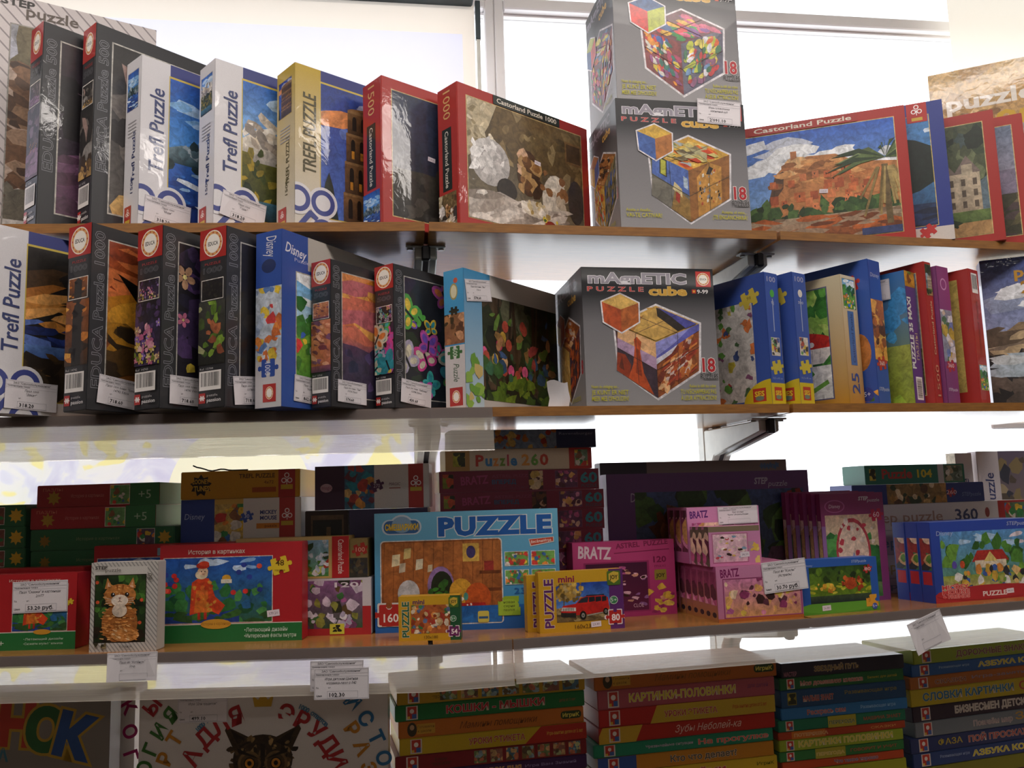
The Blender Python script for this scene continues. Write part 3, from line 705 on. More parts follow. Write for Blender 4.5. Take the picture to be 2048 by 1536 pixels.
def p_stormsea(g):
    g.fill('#1c1a18', '#241f1c'); g.blobs(0, .6, g.w, 1, 30, .07, ['#302824', '#241f1e', '#4a3420', '#1a1818'], 2, 2.5, .2); g.blobs(0, .5, g.w, .72, 26, .05, ['#a8682c', '#c8843a', '#6a4020', '#e0a058'], 3, 3, .1)
    g.blobs(0, .36, g.w, .52, 18, .05, ['#2c3f88', '#3c5aa8', '#1f2c60', '#5a74b8'], 4, 3, 0); g.rect(0, .26, g.w, .36, '#34508c', '#5878b0'); g.rect(0, 0, g.w, .28, '#241a10', '#3a2a18'); g.blobs(0, 0, g.w, .3, 40, .04, ['#4a3418', '#7a5424', '#20160c', '#34281a'], 5, 1.6)
def p_dragon(g):
    g.fill('#6a4414', '#a8481c'); g.blobs(0, .55, g.w, 1, 34, .08, ['#b8502a', '#8a3a1c', '#d0703a', '#5a2c18'], 2, 2.5, -.2); g.ell(g.w*.4, .5, g.w*.55, .2, '#c07c1c'); g.ell(g.w*.35, .52, g.w*.35, .13, '#d8982c'); g.blobs(0, .05, g.w, .45, 40, .06, ['#7c5418', '#4a3210', '#a8741c', '#2c1e0c'], 3, 1.8, 0)
    K = g.w*.42
    g.poly([(K*.15, .8), (K*.6, .72), (K*.85, .5), (K, .35), (K, .66), (K*.8, .64), (K*.62, .56), (K*.7, .63), (K*.5, .64), (K*.62, .7)], '#120c08'); g.poly([(K*.6, .2), (K*.75, .45), (K, .5), (K, .1), (K*.8, .15)], '#160e0a'); g.rect(0, 0, g.w, .1, '#20160a', '#3c2a10')
def p_flowers(g, base='#1c1824', seed=3):
    g.fill(base, '#141018'); g.blobs(0, 0, g.w, 1, 60, .06, ['#2c2440', '#3c2c50', '#201c30', '#4a3460'], seed); R = rr(seed)
    for q in range(20):
        x, y, s_ = R.uniform(0, g.w), R.uniform(0, 1), R.uniform(.03, .08); c = R.choice(['#8a6ab0', '#c8a850', '#b0886a', '#6a4a90', '#d8c088', '#c06a8a'])
        for k in range(5): g.ell(x+s_*.7*math.cos(k*1.257+q), y+s_*.7*math.sin(k*1.257+q), s_*.5, s_*.36, c, 8, k*1.257+q)
        g.ell(x, y, s_*.25, s_*.25, '#e8d890', 6)
    g.blobs(0, 0, g.w, .3, 14, .03, ['#a0a030', '#c8b040', '#6a7a2c'], seed+1)
def p_darkwood(g):
    g.fill('#0e0c0e', '#18141a'); g.blobs(0, 0, g.w, 1, 46, .06, ['#1c1a1a', '#26201e', '#161416', '#2c2820', '#20242a'], 5)
def p_sunset(g):
    g.rect(0, .55, g.w, 1, '#d8784a', '#c87a1c'); g.rect(0, .35, g.w, .56, '#6a3a5c', '#d8784a'); g.rect(0, 0, g.w, .36, '#3a3058', '#5c3a60'); g.blobs(0, .5, g.w, 1, 24, .09, ['#d8884c', '#c86a54', '#e0a050', '#b86068'], 3, 3, 0); g.ridge(0, g.w, 0, rough(6, 9, .3, .46), '#2c2840', '#4a3450'); g.blobs(0, 0, g.w, .4, 30, .05, ['#40345c', '#2c2844', '#54406c'], 4)
def wing(g, x, y, s_, a, c, c2):
    for sg in (-1, 1):
        for r0, L, wd in ((.9, 1., .5), (-.35, .75, .42)):
            t = a+sg*r0*1. ; t = a+math.pi/2*(1-sg)+(sg*r0)
            cx, cy = x+s_*.55*L*math.cos(t), y+s_*.55*L*math.sin(t); g.ell(cx, cy, s_*.6*L, s_*wd*.75, c, 12, t); g.ell(cx, cy, s_*.36*L, s_*wd*.42, c2, 10, t)
    g.line([(x-s_*.35*math.cos(a+1.57), y-s_*.35*math.sin(a+1.57)), (x+s_*.4*math.cos(a+1.57), y+s_*.4*math.sin(a+1.57))], s_*.14, '#18141a')
def p_butterflies(g, n=26, seed=4, size=.11):
    g.fill('#141620', '#1a1a20'); g.blobs(0, 0, g.w, 1, 30, .08, ['#1c2c3a', '#2c1c34', '#203020', '#301c24'], 2); R = rr(seed); C = ['#2c8a98', '#3aa8a0', '#8a8a88', '#b04a9a', '#c83c8a', '#d8b83c', '#a8a0b8', '#6a4ab0', '#d07838', '#c8c0a8', '#50a040']
    for q in range(n): wing(g, R.uniform(0, g.w), R.uniform(.02, .98), size*R.uniform(.7, 1.5), R.uniform(-1, 1), R.choice(C), R.choice(C))
def p_glade(g):
    g.fill('#1a2416', '#2c3020'); g.blobs(0, .15, g.w, 1, 60, .09, ['#26331c', '#384626', '#1a2014', '#4a3c2c', '#2c2a20', '#5a5a44'], 2); R = rr(5)
    for q in range(9): x = R.uniform(0, g.w); g.line([(x, .1), (x+R.uniform(-.1, .1), 1)], R.uniform(.02, .05), R.choice(['#3c2c1c', '#52402c', '#2a2016']))
    for q in range(16):
        x, y = R.uniform(0, g.w*.55), R.uniform(.2, .8); g.ell(x, y, .05, .06, R.choice(['#c8346a', '#d85a8a', '#b04a3a', '#d8b080', '#c8a040']), 9)
    g.blobs(0, 0, g.w, .2, 40, .05, ['#3c5a1c', '#52701f', '#2a4016', '#6a8428'], 6, 1.5); g.blobs(0, .2, g.w, .45, 24, .05, ['#3a6a4c', '#2c5070', '#386030'], 8); g.blobs(g.w*.1, .3, g.w*.9, .85, 26, .07, ['#8a6a3c', '#a87850', '#5c7a34', '#3c5c8a', '#98403c'], 11, .45)
def p_toons(g, seed, base, cols, n=60, size=.06, jag=.3):
    """busy cheerful scene of rounded shapes"""
    g.fill(base); g.blobs(0, 0, g.w, 1, n, size, cols, seed, 1.1, None, jag, 9)
def p_meadow(g, seed=2):
    g.rect(0, .55, g.w, 1, '#bfe0f0', '#4aa0dc'); clouds(g, .7, .95, 6, .07, ['#eef4f8'], seed); g.rect(0, 0, g.w, .58, '#4a8a2c', '#7ab03c'); g.blobs(0, .45, g.w, .75, 26, .08, ['#2c6a2c', '#3c8034', '#245a2a', '#52943c'], seed+1); g.blobs(0, 0, g.w, .5, 40, .045, ['#d83c3c', '#e8c83c', '#f0e8d8', '#3c6ac8', '#e08a3c', '#62a03a', '#3c7a2c'], seed+2)
def p_jungle(g):
    g.fill('#6a8a1c', '#2c4a1a'); g.blobs(0, .5, g.w, 1, 34, .09, ['#3c5a1c', '#2c4416', '#5a7a20', '#1c3014'], 2); g.blobs(0, .2, g.w, .5, 20, .06, ['#a8a828', '#8a9a20', '#c0b83c'], 3, 2, 0); g.rect(0, .0, g.w, .2, '#1c2c2c', '#3a4a30')
    g.ell(g.w*.66, .5, .2, .17, '#a8401c'); g.blobs(g.w*.48, .34, g.w*.86, .68, 20, .05, ['#b84c20', '#983418', '#c8622c'], 5); g.blobs(g.w*.1, .28, g.w*.4, .52, 16, .05, ['#d89a2c', '#e0b040', '#c07c24'], 6)
def p_rocks(g):
    g.rect(0, .5, g.w, 1, '#8a94b8', '#2a3a7c'); clouds(g, .52, .8, 18, .07, ['#c9cdd8', '#aab2c8', '#dfe2e8', '#8f9ab8'], 3); g.rect(0, 0, g.w, .5, '#3a302c', '#8a7866'); g.blobs(0, .3, g.w, .52, 20, .06, ['#b09a78', '#8a7458', '#c8b898', '#5c4c3c'], 4, 2.6, .1); g.blobs(0, 0, g.w, .32, 40, .06, ['#2c2624', '#4a403a', '#1c1a1c', '#5c5048'], 5, 1.4); g.blobs(g.w*.1, .2, g.w*.6, .34, 10, .05, ['#a8b8c4', '#c4ccd0'], 6, 3, 0)
def p_kitten(g):
    g.fill('#1c2a10', '#28401a'); g.blobs(0, .4, g.w, 1, 40, .07, ['#2c4a1c', '#1c3014', '#3c6024', '#14200e', '#4a7a2c'], 2); g.blobs(0, .0, g.w, .3, 16, .07, ['#1a120a', '#2c1e10'], 3)
    for x, y in ((.03, .9), (.93, .62), (.9, .28), (.05, .6)): g.ell(g.w*x, y, .03, .028, '#c8502c', 8)
    F = ['#c07838', '#d8924c', '#a86028', '#e0a868', '#b87030']
    g.ell(g.w*.5, .28, g.w*.36, .3, '#a8642c', 22); g.blobs(g.w*.16, .02, g.w*.84, .5, 150, .03, F, 5, .35, 1.5); g.ell(g.w*.62, .1, g.w*.28, .1, '#c88444'); g.blobs(g.w*.38, .02, g.w*.88, .2, 50, .025, F+['#e8c090'], 6, .4, 1.3)
    for sx in (-1, 1):
        x = g.w*.5+sx*g.w*.22; g.poly([(x-.07, .8), (x+sx*.03, .97), (x+.07, .8)], '#c07c40'); g.poly([(x-.035, .81), (x+sx*.02, .91), (x+.04, .81)], '#e0b090')
    g.ell(g.w*.5, .7, g.w*.32, .17, '#c07a3a', 22); g.blobs(g.w*.2, .55, g.w*.8, .86, 100, .022, F, 7, .4, 1.4); g.ell(g.w*.5, .62, g.w*.17, .09, '#e8d4c0'); g.ell(g.w*.5, .47, g.w*.15, .1, '#d8c4b0')
    for sx in (-1, 1): g.ell(g.w*.5+sx*g.w*.14, .71, .034, .034, '#2a2018', 12); g.ell(g.w*.5+sx*g.w*.14+.008, .72, .01, .012, '#d8d8e0', 6); g.poly([(g.w*.5+sx*.03, .86), (g.w*.5+sx*.045, .77), (g.w*.5+sx*.06, .86)], '#8a4a1c')
    g.poly([(g.w*.5-.022, .665), (g.w*.5+.022, .665), (g.w*.5, .635)], '#b06a60'); g.line([(g.w*.5, .635), (g.w*.5, .61)], .008, '#6a4030'); g.line([(g.w*.46, .60), (g.w*.5, .61), (g.w*.54, .60)], .008, '#6a4030')
    for sx in (-1, 1):
        for q in range(3): g.line([(g.w*.5+sx*.05, .63-q*.015), (g.w*.5+sx*.22, .66-q*.04)], .004, '#f0e8e0')
def p_owl(g):
    cx = g.w*.5; F = ['#3c2c1c', '#544028', '#2a1e14', '#6a5234', '#80643e', '#1c140e']
    g.ell(cx, .25, .36, .5, '#3a2a1c', 26); g.blobs(cx-.36, -.1, cx+.36, .74, 110, .035, F, 3, .6, 1.57); g.ell(cx, .62, .33, .26, '#34261a', 24)
    for sx in (-1, 1): g.poly([(cx+sx*.08, .82), (cx+sx*.40, .97), (cx+sx*.42, .93), (cx+sx*.27, .62)], '#3c2c1c'); g.poly([(cx+sx*.14, .80), (cx+sx*.36, .94), (cx+sx*.26, .74)], '#20160e')
    g.blobs(cx-.3, .5, cx+.3, .86, 70, .03, F+['#9a7a4c'], 5, .6)
    for sx in (-1, 1): g.ell(cx+sx*.145, .58, .13, .12, '#4a3824', 20); g.ring(cx+sx*.145, .58, .10, .128, '#6d5434', 18); g.ell(cx+sx*.145, .58, .062, .062, '#140e0a', 18); g.ell(cx+sx*.145, .58, .05, .05, '#c8842c', 16); g.ell(cx+sx*.145, .58, .025, .026, '#0c0808', 12); g.poly([(cx+sx*.02, .62), (cx+sx*.28, .74), (cx+sx*.27, .69)], '#1c140e')
    g.poly([(cx-.035, .54), (cx+.035, .54), (cx, .4)], '#20201e'); g.line([(cx, .6), (cx, .78)], .05, '#241a10')
def p_car(g):
    g.rect(0, .3, g.w, 1, '#5a88cc', '#1c3f98'); g.ell(g.w*.2, .75, .3, .22, '#a8843c'); g.blobs(0, .55, g.w*.48, 1, 44, .05, ['#b8903c', '#8a6c2c', '#d0ac54', '#6a5424', '#a89060'], 2); g.line([(g.w*.13, .2), (g.w*.15, .7)], .03, '#6a5434')
    g.rect(0, 0, g.w, .36, '#6a5434', '#a08858'); g.blobs(0, 0, g.w, .36, 40, .04, ['#8a7048', '#5c4a2c', '#b09a68', '#7a6440'], 3, 2, 0)
    W = g.w
    g.poly([(W*.08, .18), (W*.08, .34), (W*.12, .42), (W*.36, .46), (W*.46, .6), (W*.56, .64), (W*.9, .64), (W*.97, .58), (W*.99, .3), (W*.94, .22), (W*.5, .16)], '#b81e18'); g.poly([(W*.39, .47), (W*.47, .58), (W*.56, .62), (W*.60, .62), (W*.58, .48)], '#242a34')
    for a, b in ((.61, .72), (.735, .84), (.855, .94)): g.poly([(W*a, .48), (W*a, .61), (W*b, .615), (W*b, .5)], '#1c2028')
    g.poly([(W*.08, .14), (W*.08, .25), (W*.36, .22), (W*.36, .10)], '#26221e'); g.poly([(W*.08, .29), (W*.1, .38), (W*.36, .36), (W*.36, .27)], '#c9c4bc')
    for q in range(7): g.rect(W*(.12+q*.03), .285, W*(.134+q*.03), .36, '#3a3632')
    for x, y, r_ in ((.49, .15, .115), (.92, .22, .09)): g.ell(W*x, y, r_*.8, r_, '#16140f'); g.ell(W*x, y, r_*.4, r_*.52, '#8f8a82'); g.ell(W*x, y, r_*.16, r_*.2, '#3a3834')
    g.line([(W*.57, .14), (W*.86, .2)], .025, '#a8a49c'); g.line([(W*.56, .66), (W*.9, .66)], .02, '#2a2622')
def p_cottage(g):
    """cosy wooden room with a round window and a red spotted tablecloth"""
    g.fill('#8a4a1c', '#a86430')
    for q in range(12): x = g.w*q/12; g.line([(x, 0), (x+.03, 1)], .006, '#6a3614')
    for x, y, s_, c in ((.08, .8, .1, '#d8c8a0'), (.18, .88, .09, '#c8b070'), (.28, .74, .09, '#d0c4a8'), (.38, .68, .06, '#c8b898'), (.14, .7, .08, '#b8a890')): g.poly([(g.w*x, y-s_), (g.w*x+s_, y-s_*.8), (g.w*x+s_*1.1, y+s_*.6), (g.w*x+.01, y+s_*.5)], c)
    g.rect(g.w*.68, .74, g.w*.82, .97, '#c8a048'); g.ell(g.w*.75, .86, .06, .08, '#3a3060'); g.ell(g.w*.49, .45, .17, .24, '#8a6a9c'); g.ell(g.w*.5, .43, .14, .2, '#1c2410'); g.blobs(g.w*.4, .28, g.w*.6, .5, 10, .04, ['#2c5a1c', '#3c7a24'], 3)
    g.rect(g.w*.82, .58, g.w, .62, '#6a3414'); g.rect(g.w*.86, .62, g.w*.94, .74, '#8a2c24'); g.rect(g.w*.84, .36, g.w, .4, '#6a3414')
    g.ell(g.w*.66, .36, .15, .17, '#c8922c'); g.ell(g.w*.80, .28, .17, .19, '#b8501c'); g.ell(g.w*.22, .36, .14, .17, '#b8b4b4')
    g.poly([(g.w*.4, .0), (g.w*.46, .22), (g.w*.86, .22), (g.w*.92, 0)], '#a01c1c'); R = rr(3)
    for q in range(22): g.ell(g.w*R.uniform(.47, .85), R.uniform(.02, .22), .012, .012, '#f0e0d8', 6)
    g.ell(g.w*.62, .27, .1, .035, '#e8dcc8'); g.ell(g.w*.52, .3, .035, .05, '#b8a83c'); g.ell(g.w*.7, .3, .03, .05, '#4a8a7c'); g.ell(g.w*.2, .2, .1, .13, '#c8bcb0'); g.rect(g.w*.12, .02, g.w*.28, .1, '#7a3c18'); g.rect(0, 0, g.w*.4, .06, '#6a3010')
def p_fairytale(g, seed=1):
    """person in a red cape and cap walking in a blue-green garden"""
    g.fill('#2c5a3c', '#2458b0'); clouds(g, .75, .98, 8, .06, ['#8ab0e0', '#c0d4ec'], 3); g.blobs(0, .0, g.w, .55, 40, .08, ['#2c6a34', '#3c8040', '#1c5030', '#4a8a48', '#245a8a'], 4); g.poly([(0, 0), (0, .2), (g.w*.4, .12), (g.w*.7, .2), (g.w*.7, 0)], '#24408c'); g.blobs(0, .02, g.w, .16, 16, .06, ['#3c6a2c', '#2c5024'], 5, 2, 0); R = rr(8)
    for q in range(16): x, y = R.choice([R.uniform(0, g.w*.2), R.uniform(g.w*.62, g.w)]), R.uniform(.4, .9); g.ell(x, y, .045, .04, R.choice(['#c8302c', '#d8503c', '#a82430', '#2c3c90']), 9)
    g.ell(g.w*.58, .68, .07, .05, '#d8a030'); g.poly([(g.w*.53, .6), (g.w*.53, .66), (g.w*.63, .66), (g.w*.63, .6)], '#d8d0c0')
    x = g.w*.36; g.poly([(x-.2, .12), (x-.17, .62), (x-.05, .7), (x+.1, .68), (x+.2, .4), (x+.36, .26), (x+.26, .12), (x+.1, .2)], '#c8401c'); g.poly([(x-.13, .16), (x-.1, .5), (x+.08, .5), (x+.12, .16)], '#c86a24'); g.blobs(x-.16, .14, x+.2, .62, 22, .03, ['#d86a2c', '#b83c1c', '#c88a34'], 6)
    for sx in (-.05, .05): g.line([(x+sx, .16), (x+sx, .05)], .045, '#b02c20')
    g.ell(x, .78, .085, .085, '#e0b894'); g.ell(x-.02, .74, .1, .07, '#d8c8a8'); g.ell(x+.01, .79, .075, .07, '#e4c0a0'); g.ell(x, .88, .105, .05, '#c83420'); g.ell(x+.02, .91, .08, .04, '#d84428'); g.ell(x-.02, .79, .01, .012, '#2a1c18', 6); g.ell(x+.035, .79, .01, .012, '#2a1c18', 6); g.line([(x-.005, .75), (x+.03, .75)], .008, '#a04038')
def p_mushroom(g):
    g.fill('#4a8a34', '#2c6424'); g.blobs(0, .3, g.w, 1, 40, .08, ['#3c7a2c', '#5a9a3c', '#88b04c', '#2c5a24', '#a8c060'], 2); g.rect(0, 0, g.w, .3, '#d8dcd8', '#e8e4e0')
    g.ell(g.w*.5, .46, g.w*.62, .16, '#c02c1c', 22, 0, 0, 180); g.poly([(-.1, .46), (g.w*1.1, .46), (g.w*.9, .32), (g.w*.1, .32)], '#ddd4cc'); g.rect(g.w*.2, 0, g.w*.75, .34, '#e0dad4', '#d0c8c4')
    for x, y in ((.25, .5), (.55, .56), (.75, .5)): g.ell(g.w*x, y, .03, .025, '#f0e8e0', 9)
    for q in range(8): g.line([(g.w*(.15+q*.1), .33), (g.w*(.1+q*.11), .45)], .006, '#b0a49c')
    g.line([(g.w*.3, 0), (g.w*.75, .25)], .05, '#4a8a2c'); g.line([(g.w*.5, 0), (g.w*.95, .15)], .04, '#6aa03c')
def mini(f, x0, y0, x1, y1, fn, edge='#e8e0d8', t=.006):
    f.part('picture').rect(x0-t, y0-t, x1+t, y1+t, edge); fn(f.sub(x0, y0, x1, y1))
def seal(f, cx, cy, r, word, ink='#201c1c', sx=1.):
    """round white emblem with a ring of little stars"""
    f.part('emblem').ell(cx, cy, r*sx, r, '#efe6dc', 26); f.ring(cx, cy, r*.72, r*.93, '#d8a060', 24, sx)
    for q in range(12): a = q*math.pi/6; f.star(cx+r*.825*sx*math.cos(a), cy+r*.825*math.sin(a), r*.11, '#b02c24')
    f.ell(cx, cy, r*.68*sx, r*.68, '#f2ebe2', 22)
    if word: f.text(word, cx, cy-r*.15, r*.3, ink, 'c', r*1.05*sx, bold=.02, part='emblem')
def clover(f, cx, cy, r, c='#f2eeee'):
    f.part('emblem')
    for a in (90, 210, 330): f.ring(cx+r*.62*math.cos(math.radians(a)), cy+r*.62*math.sin(math.radians(a)), r*.30, r*.48, c, 14)
    f.line([(cx, cy), (cx, cy-r*1.1)], r*.14, c)
def barcode(f, x0, y0, x1, y1, seed=1, ink='#1c1a1a', vert=False):
    f.part('barcode').rect(x0, y0, x1, y1, '#ece6e2'); R = rr(seed); m = .08
    a, b = (y0, y1) if vert else (x0, x1); t = a+(b-a)*m
    while t < b-(b-a)*m:
        d = (b-a)*R.choice([.012, .02, .03]); e = (b-a)*R.choice([.014, .024])
        if vert: f.rect(x0+(x1-x0)*.12, t, x1-(x1-x0)*.12, t+d, ink)
        else: f.rect(t, y0+(y1-y0)*.2, t+d, y1-(y1-y0)*.08, ink)
        t += d+e
# ---- price labels
def label_sheet(parent, O, U, V, N, w, h, lines, price, name='price_label', curl=0., ink='#2c2a34'):
    """small paper label: a slightly curled sheet with its print as a sub-part"""
    O, U, V, N = (np.array(a, float) for a in (O, U, V, N)); n = 5; v = []; fs = []
    for j, e in ((0, 0), (1, .0003)):
        for q in range(n):
            t = q/(n-1); bend = curl*(2*t-1)**2
            for yy in (0, 1): v.append(O+U*w*t+V*h*yy+N*(.0006+e+bend*(1.2-yy)))
    m_ = 2*n
    for q in range(n-1):
        a = 2*q; fs += [(m_+a, m_+a+2, m_+a+3, m_+a+1), (a+1, a+3, a+2, a), (a, a+2, m_+a+2, m_+a), (a+1, m_+a+1, m_+a+3, a+3)]
    fs += [(0, m_, m_+1, 1), (2*n-1, m_+2*n-1, m_+2*n-2, 2*n-2)]
    o = mesh_obj(name, v, fs, [lin('#dcd6da')]*len(v), 'paper_label', parent)
    f = Face(O, U, V, N, w, h); f.lift = .00115+abs(curl)*.25; W = f.w
    f.part('lettering').frame(.02, .03, W-.02, .97, .008, '#8a8690'); f.text('ЗАО "Самообслуживание"', W*.5, .87, .07, ink, 'c', W*.72, res=1); f.text('Наименование товара', W*.04, .77, .055, ink, 'l', W*.42, res=1); f.line([(W*.02, .835), (W*.98, .835)], .007, '#8a8690'); f.line([(W*.02, .74), (W*.98, .74)], .006, '#8a8690')
    for q, t in enumerate(lines): f.text(t, W*.5, .62-q*.13, .085, ink, 'c', min(W*.84, .055*len(t)), shear=.25, res=1)
    f.text('Ед.', W*.04, .36, .05, ink, res=1); f.text('шт.', W*.26, .36, .05, ink, res=1); f.text('Цена', W*.04, .1, .06, ink, res=1, bold=.01); f.frame(W*.24, .05, W*.8, .27, .007, '#8a8690')
    if price: f.text(price, W*.28, .09, .13, '#1c1a20', 'l', min(W*.5, .085*len(price)), bold=.015, res=1)
    f.build(o, 'paper_label')
    return o
def price_label(b, face, x, y, w, lines, price, ang=0., curl=0., ratio=.55):
    """stuck on a box face; x, y in face units (centre), w in metres"""
    f = b.face(face); a = math.radians(ang); U = f.U*math.cos(a)+f.V*math.sin(a); V = -f.U*math.sin(a)+f.V*math.cos(a); h = w*ratio
    O = f.O+f.U*x*f.k+f.V*y*f.k-U*w/2-V*h/2+f.N*.0008
    label_sheet(b.root, O, U, V, f.N, w, h, lines, price, curl=curl)
def tiny_sticker(f, x, y, w, txt='₽', ang=-6):
    f.part('price_sticker'); a = math.radians(ang); h = w*.5; c, s_ = math.cos(a), math.sin(a)
    f.poly([(x+u*c-v*s_, y+u*s_+v*c) for u, v in ((0, 0), (w, 0), (w, h), (0, h))], '#dcd0d8'); f.text(txt, x+w*.5*c, y+h*.3+w*.5*s_, h*.42, '#5a4a5c', 'c', w*.7, rot=ang, res=1, part='price_sticker')

# ---- cover families
def educa(n, pic, minip=None, sp=None, ref='Ref. 14742', title=True, art=None, m_=.10, t0=.12, tl=.84):
    def art_(b):
        f = b.face('front'); W = f.w
        f.part('print'); f.text('EDUCA Puzzle %d' % n, m_*.80, t0, m_*.6, '#26262a', 'l', tl, 90, edge='#8f8f96', ew=.026)
        f.part('picture').rect(m_, .07, W-.05, .93, '#b8b4ac'); pic(f.sub(m_+.007, .077, W-.057, .923))
        s = b.face('left'); w = s.w
        s.part('print').rect(0, .83, w, 1, '#a8241f'); seal(s, w*.5, .915, min(.075, w*.42), 'EDUCA', sx=min(1, w*.42/.075))
        s.text('PUZZLE', w*.5, .795, .014, '#b03c3c', 'c', w*.6); s.text(str(n), w*.5, .75, .032, '#2a2a2e', 'c', w*.7, edge='#77777c', ew=.03)
        if minip: mini(s, w*.1, .60, w*.9, .71, minip, t=.004)
        if sp: sp(s.sub(0, .24, w, .59))
        s.text(ref, w*.08, .212, .012, '#c8c4c4', 'l', w*.5, res=1); barcode(s, w*.06, .10, w*.88, .205, n); s.part('print').rect(w*.06, .03, w*.3, .085, '#b02420'); s.piece(w*.18, .058, .014, '#e8e0dc')
        s.text('puzzle', w*.36, .065, .014, '#c8c4c4', 'l', w*.4, res=1); s.text('passion', w*.36, .036, .02, '#e0dcdc', 'l', w*.52, bold=.02)
        if art: art(b)
    return art_
BLK = {'*': '#26262a'}
def trefl(pic, band='#d5d2d6', low='#d5d2d6', ink='#28356a', title='Trefl Puzzle', spine=True, art=None, ring='#3a4488'):
    def art_(b):
        f = b.face('front'); W = f.w; m_ = .172
        f.part('print').rect(0, 0, m_, 1, low, band); f.rect(m_, .93, W, 1, '#2c3478'); f.rect(m_, 0, W, .075, '#cfc8c4'); f.rect(m_-.006, .07, W, .93, '#c8b048'); pic(f.sub(m_, .077, W-.04, .918))
        f.text(title, m_*.80, .33, .09, ink, 'l', .50, 90, bold=.012, shear=.12)
        for cx, cy in ((m_*.12, .16), (m_*1.08, .16), (m_*1.08, -.02)):
            f.part('emblem').ell(cx, cy, .098, .098, '#d8d5d8', 24)
        for cx, cy in ((m_*.12, .16), (m_*1.08, .16), (m_*1.08, -.02)): f.ring(cx, cy, .050, .080, ring, 26)
        f.line([(m_*.2, .0), (m_*.62, .09)], .032, ring); f.line([(m_*.55, .09), (m_*.85, .05)], .032, ring)
        s = b.face('left'); w = s.w; s.part('print').rect(0, 0, w, 1, low, band)
        if spine:
            mini(s, w*.1, .70, w*.82, .93, pic, band if band != '#d5d2d6' else '#b0aeb4', .004); s.text(title, w*.70, .26, .042*min(1, w/.2), ink, 'l', .30, 90, bold=.012); s.text('1500', w*.62, .2, .03, ink, 'l', .09, 90)
            s.part('emblem').rect(w*.1, .02, w*.55, .13, '#a82c24'); s.rect(w*.16, .03, w*.48, .05, '#c8a83c'); clover(s, w*.32, .09, .022)
            for q in range(5): s.part('lettering').rect(w*.2, .62-q*.02, w*.75, .626-q*.02, '#a8a4a8')
        if art: art(b)
    return art_
def castor(pic, n, spinepic=None, side='left', title='Castorland Puzzle %s', banner='#1e2a26', bx=None, art=None, low=False, col='#a52a24'):
    def art_(b):
        f = b.face('front'); W = f.w; t = .075
        x0, x1 = (W*.26, W*.78) if bx is None else (W*bx[0], W*bx[1])
        f.part('picture').rect(t, .06, W-t, .925, '#c8b078'); pic(f.sub(t+.006, .066, W-t-.006, .919))
        f.part('print').rect(x0, .928, x1, .995, banner); f.text(title % n if '%s' in title else title, (x0+x1)/2, .945, .036, '#ded6c8', 'c', (x1-x0)*.9, bold=.018)
        s = b.face(side); w = s.w
        if side == 'left':
            s.text(str(n), w*.3, .965, .08*min(1, w/.16), '#d0a86a', 'l', .20, -90); s.part('print').rect(w*.22, .26, w*.68, .70, '#16201e'); s.text('Castorland Puzzle', w*.36, .68, w*.18, '#d8d0c4', 'l', .40, -90, bold=.01)
            if spinepic: spinepic(s.sub(0, .0, w*.88, .24))
        if low: f.part('print').rect(W*.2, 0, W*.5, .06, '#8a1c1c'); f.text(str(n), W*.36, .012, .05, '#d8d0c8', 'c')
        if art: art(b)
    return art_
RED = {'*': '#a52a24'}
